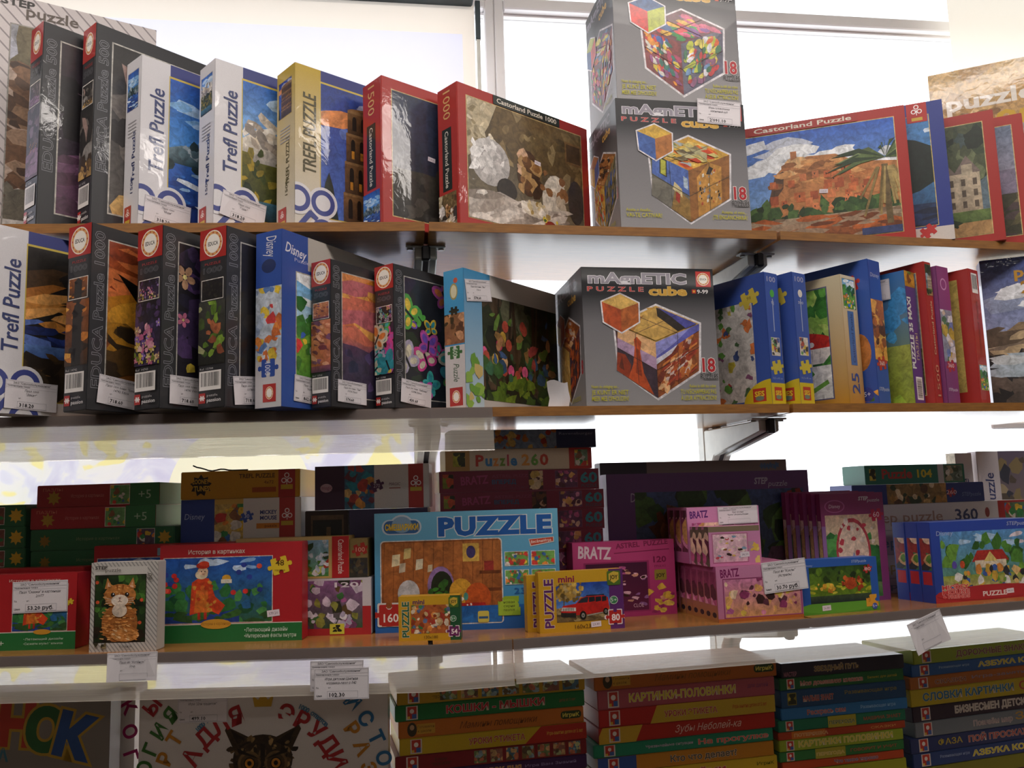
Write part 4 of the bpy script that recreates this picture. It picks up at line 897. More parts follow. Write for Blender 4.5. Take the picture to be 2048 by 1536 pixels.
def cube_outline(f, cx, cy, r, top, left, right, edge='#d5d0d4', paint=None):
    """big printed cube with a small cube lifted from its corner"""
    def hexa(cx, cy, r, e):
        return [(cx+r*x*e, cy+r*y*e) for x, y in ((0, -1.08), (.92, -.52), (.98, .48), (.05, .86), (-.86, .44), (-.80, -.50))]
    f.part('picture').poly(hexa(cx, cy, r, 1.05), edge)
    f.poly([(cx+r*x, cy+r*y) for x, y in ((-.86, .44), (.0, .08), (.98, .48), (.05, .86))], top[0]); f.poly([(cx+r*x, cy+r*y) for x, y in ((-.86, .44), (0, .08), (0, -1.08), (-.80, -.50))], left[0]); f.poly([(cx+r*x, cy+r*y) for x, y in ((0, .08), (.98, .48), (.92, -.52), (0, -1.08))], right[0])
    R = rr(int(cx*1000)+len(top)*7+len(left))
    def sprinkle(quad, cols, n, size, strips=False):
        A, B, C_, D = (np.array(q) for q in quad)
        for _ in range(n):
            u, v = R.uniform(.06, .94), R.uniform(.06, .94); p = (A*(1-u)+B*u)*(1-v)+(D*(1-u)+C_*u)*v
            du, dv = (B-A)*size*R.uniform(.5, 1.3)*(2.2 if strips else 1), (D-A)*size*R.uniform(.5, 1.3)
            c = R.choice(cols); pts = []
            for k in range(7):
                a = 2*math.pi*k/7; q = p+du*math.cos(a)*R.uniform(.7, 1.1)+dv*math.sin(a)*R.uniform(.7, 1.1); pts.append(q)
            f.poly([tuple(q) for q in pts], c)
    q = lambda *pp: [(cx+r*x, cy+r*y) for x, y in pp]
    sprinkle(q((-.80, .44), (.0, .11), (.92, .48), (.05, .82)), top[1], 46, .10, True); sprinkle(q((-.78, -.48), (-.03, -1.0), (-.03, .06), (-.82, .40)), left[1], 70, .10); sprinkle(q((.03, -1.02), (.88, -.50), (.93, .44), (.03, .05)), right[1], 70, .10)
    if paint: paint(f, lambda u, v: (cx+r*(-.86+.86*u+(-.0)*v+.06*v*(1-u)), cy+r*(-.50-.58*u+v*(.94+.22*u))), lambda u, v: (cx+r*(.92*u+.06*u*v), cy+r*(-1.08+.56*u+v*(1.16-.16*u))), lambda u, v: (cx+r*(-.86+.86*u+v*(.91+.07*u)), cy+r*(.44-.36*u+v*(.42-.02*u))))
    for a, b_ in (((-.43, .26), (.51, .67)), ((-.41, .65), (.49, .28)), ((-.43, .26), (-.40, -.79)), ((-.83, -.03), (0, -.5)), ((.49, .28), (.46, -.80)), ((0, -.5), (.95, -.02))): f.line([(cx+r*a[0], cy+r*a[1]), (cx+r*b_[0], cy+r*b_[1])], .0035, mix(left[0], '#101010', .4))
    sx, sy, s_ = cx-r*.72, cy+r*.72, r*.42
    f.poly([(sx+s_*1.08*x, sy+s_*1.08*y) for x, y in ((0, -1.02), (.9, -.5), (.92, .45), (0, .9), (-.95, .5), (-.88, -.5))], edge); f.poly([(sx+s_*x, sy+s_*y) for x, y in ((-.95, .5), (0, .12), (.92, .45), (0, .9))], top[1][0]); f.poly([(sx+s_*x, sy+s_*y) for x, y in ((-.95, .5), (0, .12), (0, -1.02), (-.88, -.5))], left[1][0]); f.poly([(sx+s_*x, sy+s_*y) for x, y in ((0, .12), (.92, .45), (.9, -.5), (0, -1.02))], right[1][0])
    return sprinkle, q
def magcube(top, left, right, w1, w2, extra=None, label=None):
    def art_(b):
        f = b.face('front'); W = f.w
        f.part('print').rect(0, 0, W, .6, '#8f8c8e', '#6a686c'); f.rect(0, .6, W, .8, '#6a686c', '#1c1c22'); f.rect(0, .8, W, 1, '#1a1a20', '#141418')
        f.text('mAgnETIC', W*.42, .885, .078, '#8a8490', 'c', W*.74, bold=.045, edge='#d8d4da', ew=.03); f.text('PUZZLE', W*.04, .825, .034, '#b8302c', 'l', W*.42, bold=.02, edge='#d8c8c4', ew=.02, space=1.6); f.text('cube', W*.5, .80, .066, '#c89a3c', 'l', W*.29, bold=.035, edge='#e0c078', ew=.02)
        f.part('emblem').rect(W*.865, .865, W*.98, .98, '#c03028'); seal(f, W*.922, .922, .048, 'EDUCA'); f.part('emblem').rect(W*.83, .815, W*.862, .845, '#b02c20'); f.star(W*.846, .83, .013, '#e0b040'); f.text('9-99', W*.87, .815, .03, '#e0dcdc', 'l', W*.085, bold=.02)
        r = .345; cube_outline(f, W*.53, .425, r, top, left, right, paint=extra)
        f.text('18', W*.925, .24, .10, '#a8242c', 'c', W*.10, bold=.05, edge='#e4dedc', ew=.04); f.text('PUZZLES', W*.925, .185, .042, '#1c1a1e', 'c', W*.135, bold=.02, edge='#c8c4c4', ew=.02)
        for (lines, x, al) in ((w1, W*.04, 'l'), (w2, W*.97, 'r')):
            for j, t in enumerate(lines): f.text(t, x, .125-j*.045, .024 if j == 0 else .033, '#b8b020', al, W*(.2 if j == 0 else .27), bold=.01)
        s = b.face('left'); w = s.w
        s.part('print').rect(0, 0, w, .6, '#8f8c8e', '#6a686c'); s.rect(0, .6, w, .8, '#6a686c', '#1c1c22'); s.rect(0, .8, w, 1, '#1a1a20', '#141418'); s.text('mAgnETIC', w*.42, .885, .078, '#8a8490', 'c', w*.74, bold=.03); s.text('cube', w*.5, .80, .066, '#c89a3c', 'l', w*.29, bold=.03); s.text('18', w*.9, .24, .1, '#a8242c', 'c', w*.1, bold=.05)
        cube_outline(s, w*.5, .425, .33, right, top, left); s.text('18 PUZZLES', w*.7, .06, .03, '#b8b020', 'c', w*.3)
        if label: label(b)
    return art_
CUBE = {'*': '#5c5a5e'}

def paint_desert(f, Lm, Rm, Tm):
    P = lambda m_, pts, c: f.poly([m_(u, v) for u, v in pts], c)
    P(Lm, ((0, .52), (1, .52), (1, 1), (0, 1)), '#d8a878'); P(Lm, ((0, .42), (1, .42), (1, .72), (0, .72)), '#a88aa8'); P(Lm, ((0, 0), (1, 0), (1, .5), (0, .5)), '#3c2c38'); P(Lm, ((0, 0), (0, .4), (.2, .45), (.35, .3), (.3, 0)), '#8a3418')
    P(Lm, ((.28, 0), (.40, .35), (.44, .70), (.42, .86), (.50, .94), (.62, .88), (.58, .68), (.66, .3), (.9, 0)), '#b0481c'); P(Lm, ((.46, .2), (.50, .7), (.55, .7), (.62, .2)), '#8a3414'); P(Lm, ((.05, .1), (.12, .38), (.18, .1)), '#5a2414')
    P(Rm, ((0, .62), (.5, .78), (1, .86), (1, 1), (0, 1)), '#5a5aa8'); P(Rm, ((0, .74), (.4, .82), (.8, 1), (0, 1)), '#8a8ac8'); P(Rm, ((0, .60), (.35, .66), (.5, .78), (.2, .72), (0, .70)), '#d0ccd8')
    for q in range(26):
        R = rr(q); u, v = R.uniform(.02, .8), R.uniform(.05, .58); P(Rm, ((u, v), (u+.18, v+.04), (u+.19, v+.08), (u+.02, v+.05)), R.choice(['#c87838', '#8a2c1c', '#d8a888', '#b05024', '#d0c0bc', '#a03c24']))
    P(Tm, ((.05, .05), (.95, .05), (.95, .95), (.05, .95)), '#c8a055'); P(Tm, ((.3, .72), (.95, .55), (.95, .95), (.05, .95)), '#2c2420'); P(Tm, ((.5, .86), (.97, .72), (.97, .97), (.05, .97)), '#4a4a98'); P(Tm, ((.05, .05), (.4, .05), (.1, .6)), '#a87438')
def paint_rooms(f, Lm, Rm, Tm):
    P = lambda m_, pts, c: f.poly([m_(u, v) for u, v in pts], c)
    P(Lm, ((0, .5), (1, .5), (1, 1), (0, 1)), '#4a64a8'); P(Lm, ((.2, .62), (.4, .62), (.4, 1), (.2, 1)), '#2a2c1c'); P(Lm, ((.23, .64), (.37, .64), (.37, .97), (.23, .97)), '#a8a83c'); P(Lm, ((0, 0), (1, 0), (1, .5), (0, .52)), '#6a665c'); P(Lm, ((.5, 0), (1, 0), (1, .42), (.62, .5)), '#8a6a34'); P(Lm, ((.55, .45), (.8, .38), (.8, .55), (.6, .62)), '#c8b888'); P(Lm, ((.62, .25), (.72, .22), (.75, .42), (.64, .44)), '#9a2c1c'); P(Lm, ((.85, .62), (.97, .6), (.97, .82), (.85, .84)), '#a8b8c8')
    P(Rm, ((0, 0), (1, 0), (1, 1), (0, 1)), '#8a5a2c'); P(Rm, ((.2, 0), (.2, .8), (.5, 1), (.8, .8), (.8, 0)), '#b8843c')
    for q in range(40):
        R = rr(q+50); u, v = R.uniform(.2, .75), R.uniform(.05, .8); d = R.uniform(.02, .05); P(Rm, ((u, v), (u+d, v), (u+d, v+d*1.4), (u, v+d*1.4)), R.choice(['#d8d0c4', '#2a2018', '#c89a50', '#8a8a90', '#a84a30']))
    P(Rm, ((.42, .78), (.52, .74), (.6, .84), (.5, .92)), '#241c18'); P(Tm, ((.05, .5), (.5, .3), (.95, .5), (.5, .95)), '#a8a078')
    for q in range(20):
        R = rr(q+90); u, v = R.uniform(.05, .75), R.uniform(.08, .8); P(Tm, ((u, v), (u+.2, v+.02), (u+.22, v+.1), (u+.05, v+.14)), R.choice(['#b83c18', '#c8a03c', '#8a7a58', '#d06a24', '#6a5a3c', '#c8b870']))

# ------------------------------------------------------------------ topmost shelf
def step_big(b):
    f = b.face('front'); W = f.w; f.part('print').fill('#c2b8b8', '#cfc6c6')
    f.clip = (0, 0, W, 1)
    for q in range(60): x = -1+q*.05; f.line([(x, 1.02), (x+1, .0)], .006, '#8f8688')
    f.clip = None; f.part('picture').rect(.045, .05, W-.08, .885, '#8f8a84'); g = f.sub(.05, .055, W-.085, .88)
    g.fill('#c9c8d2', '#a8a8b4'); g.blobs(0, .7, g.w*.8, 1, 16, .08, ['#6a6048', '#8a8a90', '#4a4434'], 2); g.ell(g.w*.1, .45, .3, .36, '#6d4c34'); g.blobs(-.2, .15, g.w*.5, .8, 70, .06, ['#7c5a40', '#8a6a50', '#543a28', '#a08068', '#b8a090', '#432c1e'], 3, .5, 1.2); g.blobs(0, .05, g.w, .22, 20, .05, ['#a8501c', '#8a4018', '#c8bcb4', '#6a6458'], 4); g.rect(0, 0, g.w, .06, '#d0ccc8')
    f.text('STEP', W*.02, .958, .03, '#2c2826', 'l', W*.2, bold=.03); f.text('puzzle', W*.17, .925, .045, '#5c5048', 'l', W*.32, bold=.015)
corner(1, 'l', (-4, -18), 33, -40, .4, 'tall puzzle box with diagonally striped pale border and animal fur picture', '#bdb4b4', step_big, inset=.115, end=313, d=.05, mat='printed_card')
def pal(lines, price, face='front', x=.2, y=.09, w=.075, ang=-4, curl=.001):
    return lambda b: price_label(b, face, x, y, w, lines, price, ang, curl)
def p_winter(g):
    g.fill('#3a2c3c', '#241c24'); g.blobs(0, .5, g.w, 1, 30, .07, ['#4a3844', '#2a2028', '#1a161a', '#5a4450'], 2); g.line([(g.w*.45, .35), (g.w*.5, .95)], .05, '#141010'); g.blobs(g.w*.2, .6, g.w*.8, .95, 14, .05, ['#141014', '#6a5468'], 3); g.rect(0, 0, g.w, .32, '#5c3c54', '#6d4a66'); g.blobs(0, 0, g.w, .36, 26, .06, ['#7a5474', '#54384c', '#8a6484'], 4, 2.4, .2)
    for q in range(14): g.ell(g.w*(.3+.05*q % .6), .36+.02*(q % 7), .008, .01, '#c8882c', 6)
def p_horns(g):
    g.fill('#5a5450', '#1e1c1c'); g.blobs(0, .2, g.w, .75, 30, .1, ['#2c2826', '#403a38', '#6a625c', '#201c1c'], 5); g.poly([(.05, .9), (.16, .86), (.24, .7), (.2, .5), (.15, .66), (.08, .78)], '#9a8078'); g.ell(.3, .34, .2, .14, '#8a8480'); g.blobs(0, 0, g.w, .26, 26, .06, ['#a8844c', '#c8a060', '#6a5030', '#3c3026'], 6)
corner(1, 'l', (88, 41), 50, 64, .33, 'dark puzzle box with purple dusk tree picture, outlined 500 title along cover', BLK, educa(500, p_winter, p_winter, p_winter, m_=.078, t0=.27, tl=.65), group=None)
corner(1, 'l', (193, 44), 50, 168, .33, 'dark puzzle box with curved horn picture and price label on its top edge', BLK, educa(500, p_horns, p_horns, p_horns, m_=.078, t0=.27, tl=.65, art=lambda b: price_label(b, 'front', b.face('front').w*.86, .95, .085, ['Пазл 500 элем.'], '574.60', 0)))
corner(1, 'l', (284, 109), 49, 255, .34, 'white-banded puzzle box with blue sea and island picture', {'*': '#d0cdd2'}, trefl(p_sea, art=pal(['Пазл 1000', '"Море"'], '318.20', x=.17, y=.10, w=.086)))
corner(1, 'l', (431, 116), 44, 401, .34, 'white-banded puzzle box with snowy mountain and autumn lake picture', {'*': '#d0cdd2'}, trefl(p_mountain, art=pal(['Пазл 1000', '"Горы"'], '318.20', x=.18, y=.12, w=.085, ang=-9, curl=.002)))
corner(1, 'l', (590, 124), 42, 555, .34, 'yellow-banded puzzle box with ancient arched ruin picture', {'*': '#b89c28'}, trefl(p_ruin, '#b89a20', '#cfc9c0', '#4a4424', 'TREFL PUZZLE'))
def st(x, y, t='318.20', w=.06, face='front'): return lambda b: tiny_sticker(b.face(face), x, y, w, t)
corner(1, 'l', (762, 149), 41, 725, .34, 'red puzzle box with dark night cliff picture and gold 1500 on spine', RED, castor(p_nightcliff, 1500, p_sea, bx=(.5, 1.0), art=st(.36, .5)))
corner(1, 'l', (913, 161), 42, 874, .35, 'red puzzle box with warm interior and white linen picture, gold 1000 on spine', RED, castor(p_drapery, 1000, p_drapery, bx=(.25, .76), art=st(.70, .58)), end=1174)
BUGS = (['#6a3c44', ['#3c5a8a', '#c83c3c', '#3c8a4c', '#d8a83c', '#7a4a8a', '#c85a7a']], ['#7a3434', ['#c8342c', '#d88a2c', '#2c6a5c', '#8a4a7a', '#3c5a9a', '#d8c03c', '#a83c5c', '#c9c4bc']], ['#5c5a6c', ['#a8b03c', '#c85c2c', '#6a8ab0', '#d8c860', '#8a5a7a', '#3c6a4c', '#d0ccd4', '#b83c3c']])
ARTC = (['#c89a3c', ['#c8a03c', '#b83c1c', '#d8b860', '#6a7a4c', '#d06a24', '#a8b0b4']], ['#6a6a58', ['#3c5a9a', '#7a7466', '#8a7a54', '#4a4a40', '#a08a4c', '#5a6a9c']], ['#9a6230', ['#a86a34', '#7c4a24', '#c08a50', '#d8c8b8', '#2c2420', '#b87a40', '#8a5a30']])
DESERT = (['#c8a050', ['#d0a85a', '#b88a40', '#c89a4c', '#dcb870']], ['#5c3a40', ['#b04a20', '#8a3c20', '#4a3448', '#c05a28', '#3c2a30']], ['#8a4a24', ['#a85a28', '#c07838', '#7a3420', '#d8a878', '#9a3c24', '#c8b0a8']])
def cube_price(b): price_label(b, 'front', b.face('front').w*.80, .925, .088, ['Игра-головоломка', 'магнитный куб'], "2'091.10", -3)
g_cube = 'magnetic cube boxes'
c1 = front(1, 1240, 1500, 203, .002, .188, 'black and silver magnetic cube puzzle box with orange-brown printed cube, lower of the tower', CUBE, magcube(*ARTC, ['Aceita o desafio...', 'VAI-TE CATIVAR!'], ['Acepta el reto...', '¡TE ENGANCHARÁ!'], paint_rooms, label=cube_price), i=1)
front(1, 1232, 1481, -50, .004, .188, 'black and silver magnetic cube puzzle box printed with colourful beetles, top of the tower', CUBE, magcube(*BUGS, ['Neem de uitdaging aan...', 'JE KUNT ER NIET', 'MEER MEE OPHOUDEN!'], ['Relève le défi des cubes', "TU N'ÉCHAPPERAS PAS", 'À LEUR ATTRACTION!'], label=cube_price), z0=c1.zt+.0004, i=1)
corner(1, 'r', (1808, 209), 18, 1815, .35, 'red puzzle box with desert clay fortress and palm picture', RED, castor(p_kasbah, 1000, side='right', title='Castorland Puzzle', bx=(.12, .74), banner='#a02c28', low=True, art=st(.62, .42)), d=.036)
def trefl_blue(b):
    f = b.face('front'); W = f.w; f.part('print').rect(0, .1, W, 1, '#2c3a88'); f.rect(0, 0, W, .1, '#cfc6c0'); f.part('picture').rect(.04, .11, W-.09, .91, '#c8b060'); p_treelake(f.sub(.045, .115, W-.095, .905)); f.part('emblem').rect(W-.23, .86, W-.10, 1, '#b02c28'); clover(f, W-.165, .95, .035); f.rect(W-.2, .872, W-.13, .895, '#c8a83c'); f.part('print').piece(W-.16, .075, .04, '#b83030', .6); f.text('1000', W-.24, .02, .055, '#2a2c50', 'r', .2)
corner(1, 'r', (1883, 198), 21, 1895, .36, 'dark blue puzzle box with tree by a lake, red clover emblem corner', {'*': '#2c3a88'}, trefl_blue, d=.045, inset=-.004)
corner(1, 'r', (1985, 218), 25, 1998, .30, 'red puzzle box with gabled castle and garden picture', RED, castor(p_castle, 1000, side='right', bx=(.1, .7), banner='#a02c28'), d=.034, inset=-.012)
corner(1, 'r', (2043, 225), 25, 2052, .28, 'red puzzle box with pale sky over heath, next to the castle box', RED, castor(p_heath, 1000, side='right', bx=(.1, .7), banner='#a02c28'), d=.04, inset=-.012)
def savanna(b):
    f = b.face('front'); W = f.w; p_savanna(f.sub(0, .35, W, 1)); f.part('print').rect(0, 0, W, .35, '#a8844c', '#b8935c'); f.text('puzzle', W*.12, .80, .075, '#e8e2d8', 'l', W*.66, bold=.03); f.text('1000', W*.2, .68, .085, '#c8a01c', 'l', W*.6, bold=.03)
corner(1, 'r', (2125, 98), 24, 2130, .3, 'tall sandy puzzle box with giraffes and elephant, behind the red boxes', '#b08a50', savanna, inset=.105, end=1855, d=.04)

# ------------------------------------------------------------------ second shelf
corner(2, 'l', (-8, 447), 57, -50, .33, 'white-banded puzzle box with stormy coast at dusk picture', {'*': '#d0cdd2'}, trefl(p_stormsea, art=pal(['Пазл 1000', '"Закат"'], '318.20', x=.22, y=.10, w=.085, ang=-2)), d=.05, inset=-.08)
def p_tower(g): g.fill('#3a2410', '#8a4a18'); g.blobs(0, 0, g.w, 1, 16, .1, ['#1c120a', '#2c1a0c', '#c87828', '#e0a040'], 4, .5, 1.57); g.rect(g.w*.3, 0, g.w*.7, .8, '#120c08'); g.poly([(g.w*.25, .8), (g.w*.5, 1), (g.w*.75, .8)], '#120c08')
def p_pinkflower(g): p_flowers(g, '#3a2c48', 7); g.blobs(g.w*.2, .2, g.w*.8, .6, 16, .05, ['#c87a98', '#d898a8', '#b05a80', '#e0b8b0'], 4)
def p_greenleaf(g): g.fill('#1c1c16', '#3a3a34'); g.blobs(0, .1, g.w, 1, 16, .1, ['#5a7a24', '#7a9a34', '#3a5020', '#a8a878'], 4, .6); g.blobs(g.w*.3, .2, g.w*.9, .7, 8, .07, ['#a8603c', '#8a4a30'], 5)
P1000 = {'w': .085, 'x': .20, 'y': .105}
corner(2, 'l', (184, 444), 61, 139, .33, 'dark puzzle box with black dragon wing before an orange sunset', BLK, educa(1000, p_dragon, p_tower, p_tower, art=pal(['Пазл 1000 элем. "Закат"', '14742 Educa'], '718.60', ang=-6, **P1000)), inset=-.083)
corner(2, 'l', (326, 449), 59, 277, .33, 'dark puzzle box with violet and yellow flowers picture', BLK, educa(1000, p_flowers, p_pinkflower, p_pinkflower, 'Ref. 14743', art=pal(['Пазл 1000 элем. "Сад"', '14743 Educa'], '718.60', ang=-1, **P1000)), inset=-.083)
corner(2, 'l', (453, 450), 60, 401, .33, 'dark puzzle box with nearly black forest picture and green spine art', BLK, educa(1000, p_darkwood, p_darkwood, p_greenleaf, 'Ref. 13788', art=pal(['Пазл 1000 элем. "Лес"', '13788 Educa'], '718.60', ang=5, curl=.001, **P1000)), inset=-.083)
def blue_coll(b):
    f = b.face('front'); W = f.w; f.part('print').rect(0, .0, W, 1, '#2c50a0', '#2a4a98'); f.rect(.21, .80, W, 1, '#b8b0a8'); f.text('Disney', .025, .88, .06, '#dcd8e0', 'l', .17, -8, bold=.012, shear=.15); f.text('Puzzle', .10, .835, .022, '#b8b4d0', 'l', .12)
    f.part('picture').rect(.11, .1, W-.05, .78, '#a8a498'); p_meadow(f.sub(.117, .107, W-.057, .773), 12)
    s = b.face('left'); w = s.w; s.part('print').rect(0, 0, w, .3, '#c8c4c8'); s.rect(0, .66, w, 1, '#2a4c9c'); p_toons(s.sub(0, .26, w, .68), 5, '#b8c0cc', ['#c86a34', '#d8843c', '#8a9ab8', '#c8ccd4', '#5a7ab0', '#d8b83c', '#c83c3c', '#a8b4c8'], 34, .06); s.text('Disney', w*.4, .97, w*.42, '#dcd8e0', 'l', .12, -90, shear=.1); s.part('emblem').ell(w*.5, .80, w*.28, .04, '#1c2c5c'); s.part('print').piece(w*.5, .22, .05, '#2c4a98'); s.text('1000', w*.38, .25, w*.22, '#dcdce8', 'l', .07, -90); s.part('print').rect(w*.3, .03, w*.8, .13, '#b02c28'); seal(s, w*.55, .08, .036, '', sx=.8)
    price_label(b, 'front', .23, .105, .08, ['Пазл 1000 элем.', '"Коллаж"'], '862.60', -3)
corner(2, 'l', (564, 457), 61, 513, .33, 'bright blue puzzle box with orange and grey cartoon-coloured spine', {'*': '#2c4c9c'}, blue_coll, inset=-.075)
def p_mane(g): g.fill('#a8583c', '#c88458'); g.blobs(0, 0, g.w, 1, 46, .09, ['#b86a48', '#8a4838', '#d89a78', '#6a3440', '#7a4a68', '#c88060'], 3, .4, 1.2); g.rect(0, 0, g.w, .12, '#54304c', '#8a4a58')
corner(2, 'l', (661, 517), 56, 623, .30, 'dark puzzle box with orange to violet sunset picture and lion mane spine', BLK, educa(500, p_sunset, p_mane, p_mane, 'Ref. 13765', art=pal(['Пазл 500 элем. "Лев"', '13765 Educa'], '574.60', ang=-2, w=.068, x=.19, y=.11)), inset=-.05)
corner(2, 'l', (786, 526), 52, 749, .30, 'dark puzzle box covered with teal and pink butterflies', BLK, educa(500, p_butterflies, lambda g: p_butterflies(g, 16, 8, .16), lambda g: p_butterflies(g, 14, 9, .2), 'Ref. 13788', art=pal(['Пазл 500 элем. "Бабочки"', '13788 Educa'], '430.60', ang=-5, w=.075, x=.20, y=.115, curl=.001)), inset=-.008)
def glade_box(b):
    f = b.face('front'); W = f.w; f.part('print').rect(0, 0, .3, 1, '#b8ccd8', '#3a88b8'); f.rect(.3, .8, W, 1, '#c8c4c0'); f.rect(.2, 0, W, .1, '#b8b4b0'); p_glade(f.sub(.2, .07, W, .84)); f.clip = (0, 0, W, 1); f.part('print').blobs(0, 0, .2, .35, 14, .04, ['#6a9a3c', '#8ab04c', '#c8b070'], 4); f.clip = None
    s = b.face('left'); w = s.w; s.part('print').rect(0, .45, w, 1, '#3a8cc0', '#4a9ccc'); s.rect(0, 0, w, .45, '#cfc8c8'); s.part('emblem').ell(w*.5, .84, w*.2, .06, '#a89858'); s.ell(w*.5, .84, w*.15, .048, '#d8d0b0'); s.ell(w*.6, .92, .02, .02, '#c8583c'); p_toons(s.sub(0, .46, w, .68), 4, '#8a5a3c', ['#a87048', '#5a3420', '#c89068', '#382018'], 16, .12); s.part('print').piece(w*.5, .70, .03, '#201a18'); s.piece(w*.5, .4, .045, '#3a6a34'); s.text('500', w*.4, .43, w*.24, '#e0e8d8', 'l', .06, -90); s.text('Puzzle', w*.42, .32, w*.3, '#3c5a3c', 'l', .13, -90, shear=.3); s.part('print').rect(w*.2, .02, w*.85, .15, '#b02c28'); seal(s, w*.52, .085, .045, '', sx=.8)
    price_label(b, 'front', .16, .86, .072, ['Пазл 500 элем. "Лес"', 'Educa'], '574.60', 8)
corner(2, 'l', (926, 535), 53, 887, .30, 'sky blue puzzle box with mossy forest glade picture and tilted price label', {'*': '#4a94c0'}, glade_box, end=1110)
front(2, 1171, 1438, 536, .003, .215, 'black and silver magnetic cube puzzle box with desert rock cube, on second shelf', CUBE, magcube(*DESERT, ['Neem de uitdaging aan...', 'JE KUNT ER NIET', 'MEER MEE OPHOUDEN!'], ['Relève le défi des cubes', "TU N'ÉCHAPPERAS PAS", 'À LEUR ATTRACTION!'], paint_desert), i=1)
def ses(pic, kind):
    def a(b):
        f = b.face('front'); W = f.w; f.part('print').rect(0, 0, W, 1, '#34509c', '#2c4690'); f.part('picture').rect(0, .04, W-.13, .8, '#c0bcb8'); pic(f.sub(.01, .04, W-.13, .8)); f.part('print').ell(W, 0, .26, .19, '#c8b01c', 14, 0, 90, 180); f.poly([(W-.26, 0), (W, 0), (W, .19)], '#c8b01c'); f.piece(W-.15, .82, .065, '#b8a43c', .3); f.text('99', W-.17, .81, .03, '#5a5020'); f.part('emblem').rect(W-.17, .03, W-.05, .13, '#b03424'); f.text('SES', W-.11, .07, .04, '#d8c02c', 'c', .09, bold=.04, part='emblem'); f.ell(W-.11, .055, .04, .018, '#6a7a6a')
        s = b.face('right'); w = s.w; s.part('print').rect(0, 0, w, .16, '#c8b01c'); s.text('100', w*.5, .93, .042, '#b8b4c8', 'c', w*.62); s.part('print').ell(w*.5, .84, w*.16, .03, ['#4aa03c', '#d8d0c8'][kind]); s.text(['tij', 'zoo'][kind], w*.5, .76, .03, '#c8c8d4', 'c'); s.line([(w*.5, .55), (w*.5, .8)], .008, '#a8b0c8'); mini(s, w*.22, .37, w*.8, .5, lambda g: p_toons(g, 3+kind, '#c8c0b4', ['#5a8a4c', '#a84c3c', '#4a5a8a', '#3c3c3c', '#d8b84c'], 20, .12), '#c8c0b4', .004); s.part('print').piece(w*.52, .28, .05, '#c0ac34', .2); s.text('32,5 x 45 cm', w*.5, .19, .014, '#a8b0c8', 'c', w*.7, res=1); s.part('emblem').rect(w*.2, .03, w*.75, .13, '#b03424'); s.text('SES', w*.48, .07, .035, '#d8c02c', 'c', w*.42, bold=.04, part='emblem'); s.ell(w*.48, .055, w*.2, .016, '#6a7a6a')
    return a
p_critters = lambda g: p_toons(g, 21, '#bdb8b4', ['#5a8a3c', '#a83c3c', '#3c4a7a', '#b8a83c', '#4c6a44', '#7a4a6a', '#a8a4a0', '#c8703c', '#2c3c34', '#bdb8b4'], 80, .035, .5)
p_beasts = lambda g: p_toons(g, 22, '#c4c0bc', ['#2c2a2c', '#8a6a4c', '#c8c4c0', '#6a5a4a', '#b8a48c'], 60, .04, .5)
SESB = {'*': '#34509c'}
corner(2, 'r', (1527, 543), 54, 1554, .30, 'blue puzzle box with yellow base and small garden creatures, beside the cube', SESB, ses(p_critters, 0))
corner(2, 'r', (1583, 543), 54, 1610, .30, 'blue puzzle box with yellow base and zoo animal spine, second of its pair', SESB, ses(p_beasts, 1))
def castor25(b):
    f = b.face('front'); W = f.w; f.part('print').rect(0, 0, W, 1, '#b8841c', '#cdc0a0'); f.part('picture').rect(.02, .05, W-.12, .93, '#5a5a7c'); p_mushroom(f.sub(.03, .06, W-.13, .92)); g = f.sub(.03, .06, W-.13, .92); g.poly([(g.w*.35, .7), (g.w*.38, .95), (g.w*.6, .97), (g.w*.62, .72)], '#b8a8a8'); g.ell(g.w*.48, .7, .13, .03, '#9a8c90')
    s = b.face('right'); w = s.w; s.part('print').rect(0, 0, w, 1, '#b8801c', '#d0c4a8'); mini(s, w*.12, .74, w*.9, .97, p_meadow, '#8a7a54', .004); s.part('print').rect(w*.3, .3, w*.7, .72, '#4a6aa0'); s.text('Castorland Puzzle', w*.6, .32, w*.16, '#26325c', 'l', .38, 90, bold=.01); s.text('25', w*.72, .08, w*.5, '#3c4c88', 'l', .16, 90, bold=.01)
corner(2, 'r', (1679, 548), 52, 1709, .20, 'yellow puzzle box with giant red mushroom and top hat picture', {'*': '#bd9038'}, castor25)
def step360(b):
    f = b.face('front'); W = f.w; f.part('print').fill('#2a4c9c', '#2c50a4'); f.text('STEP', W*.35, .90, .035, '#d8d4dc', 'l', W*.17, bold=.03, shear=.2); f.text('puzzle', W*.52, .885, .035, '#d8d4dc', 'l', W*.2, shear=.2); f.part('print').piece(W*.86, .84, .055, '#b02c28', .3); f.text('360', W*.86, .82, .04, '#e0d8d8', 'c', .07); f.part('picture').ell(W*.9, .36, .08, .13, '#b87030'); f.blobs(W*.55, .02, W, .2, 12, .05, ['#5a8a34', '#c87830', '#d89a3c', '#3c6a2c'], 3); f.ell(W-.08, .07, .05, .05, '#2c3c8c'); f.text('5+', W-.08, .055, .035, '#e0e0ec', 'c')
    s = b.face('right'); w = s.w; s.text('Disney', w*.5, .88, .03, '#b8bcd4', 'c', w*.7, shear=.1); p_toons(s.sub(0, .3, w, .72), 8, '#c89a40', ['#c8782c', '#8a4a20', '#d89a44', '#5a3018', '#a85c24'], 30, .1); s.part('print').piece(w*.5, .28, .045, '#b02c28', .2); s.text('360', w*.5, .265, .03, '#e0d8d8', 'c', w*.4); s.text('STEPpuzzle', w*.5, .09, .025, '#c8ccdc', 'c', w*.8, shear=.2)
corner(2, 'r', (1734, 517), 51, 1758, .30, 'tall blue puzzle box with red 360 jigsaw piece and amber spine', {'*': '#2a4c9c'}, step360)
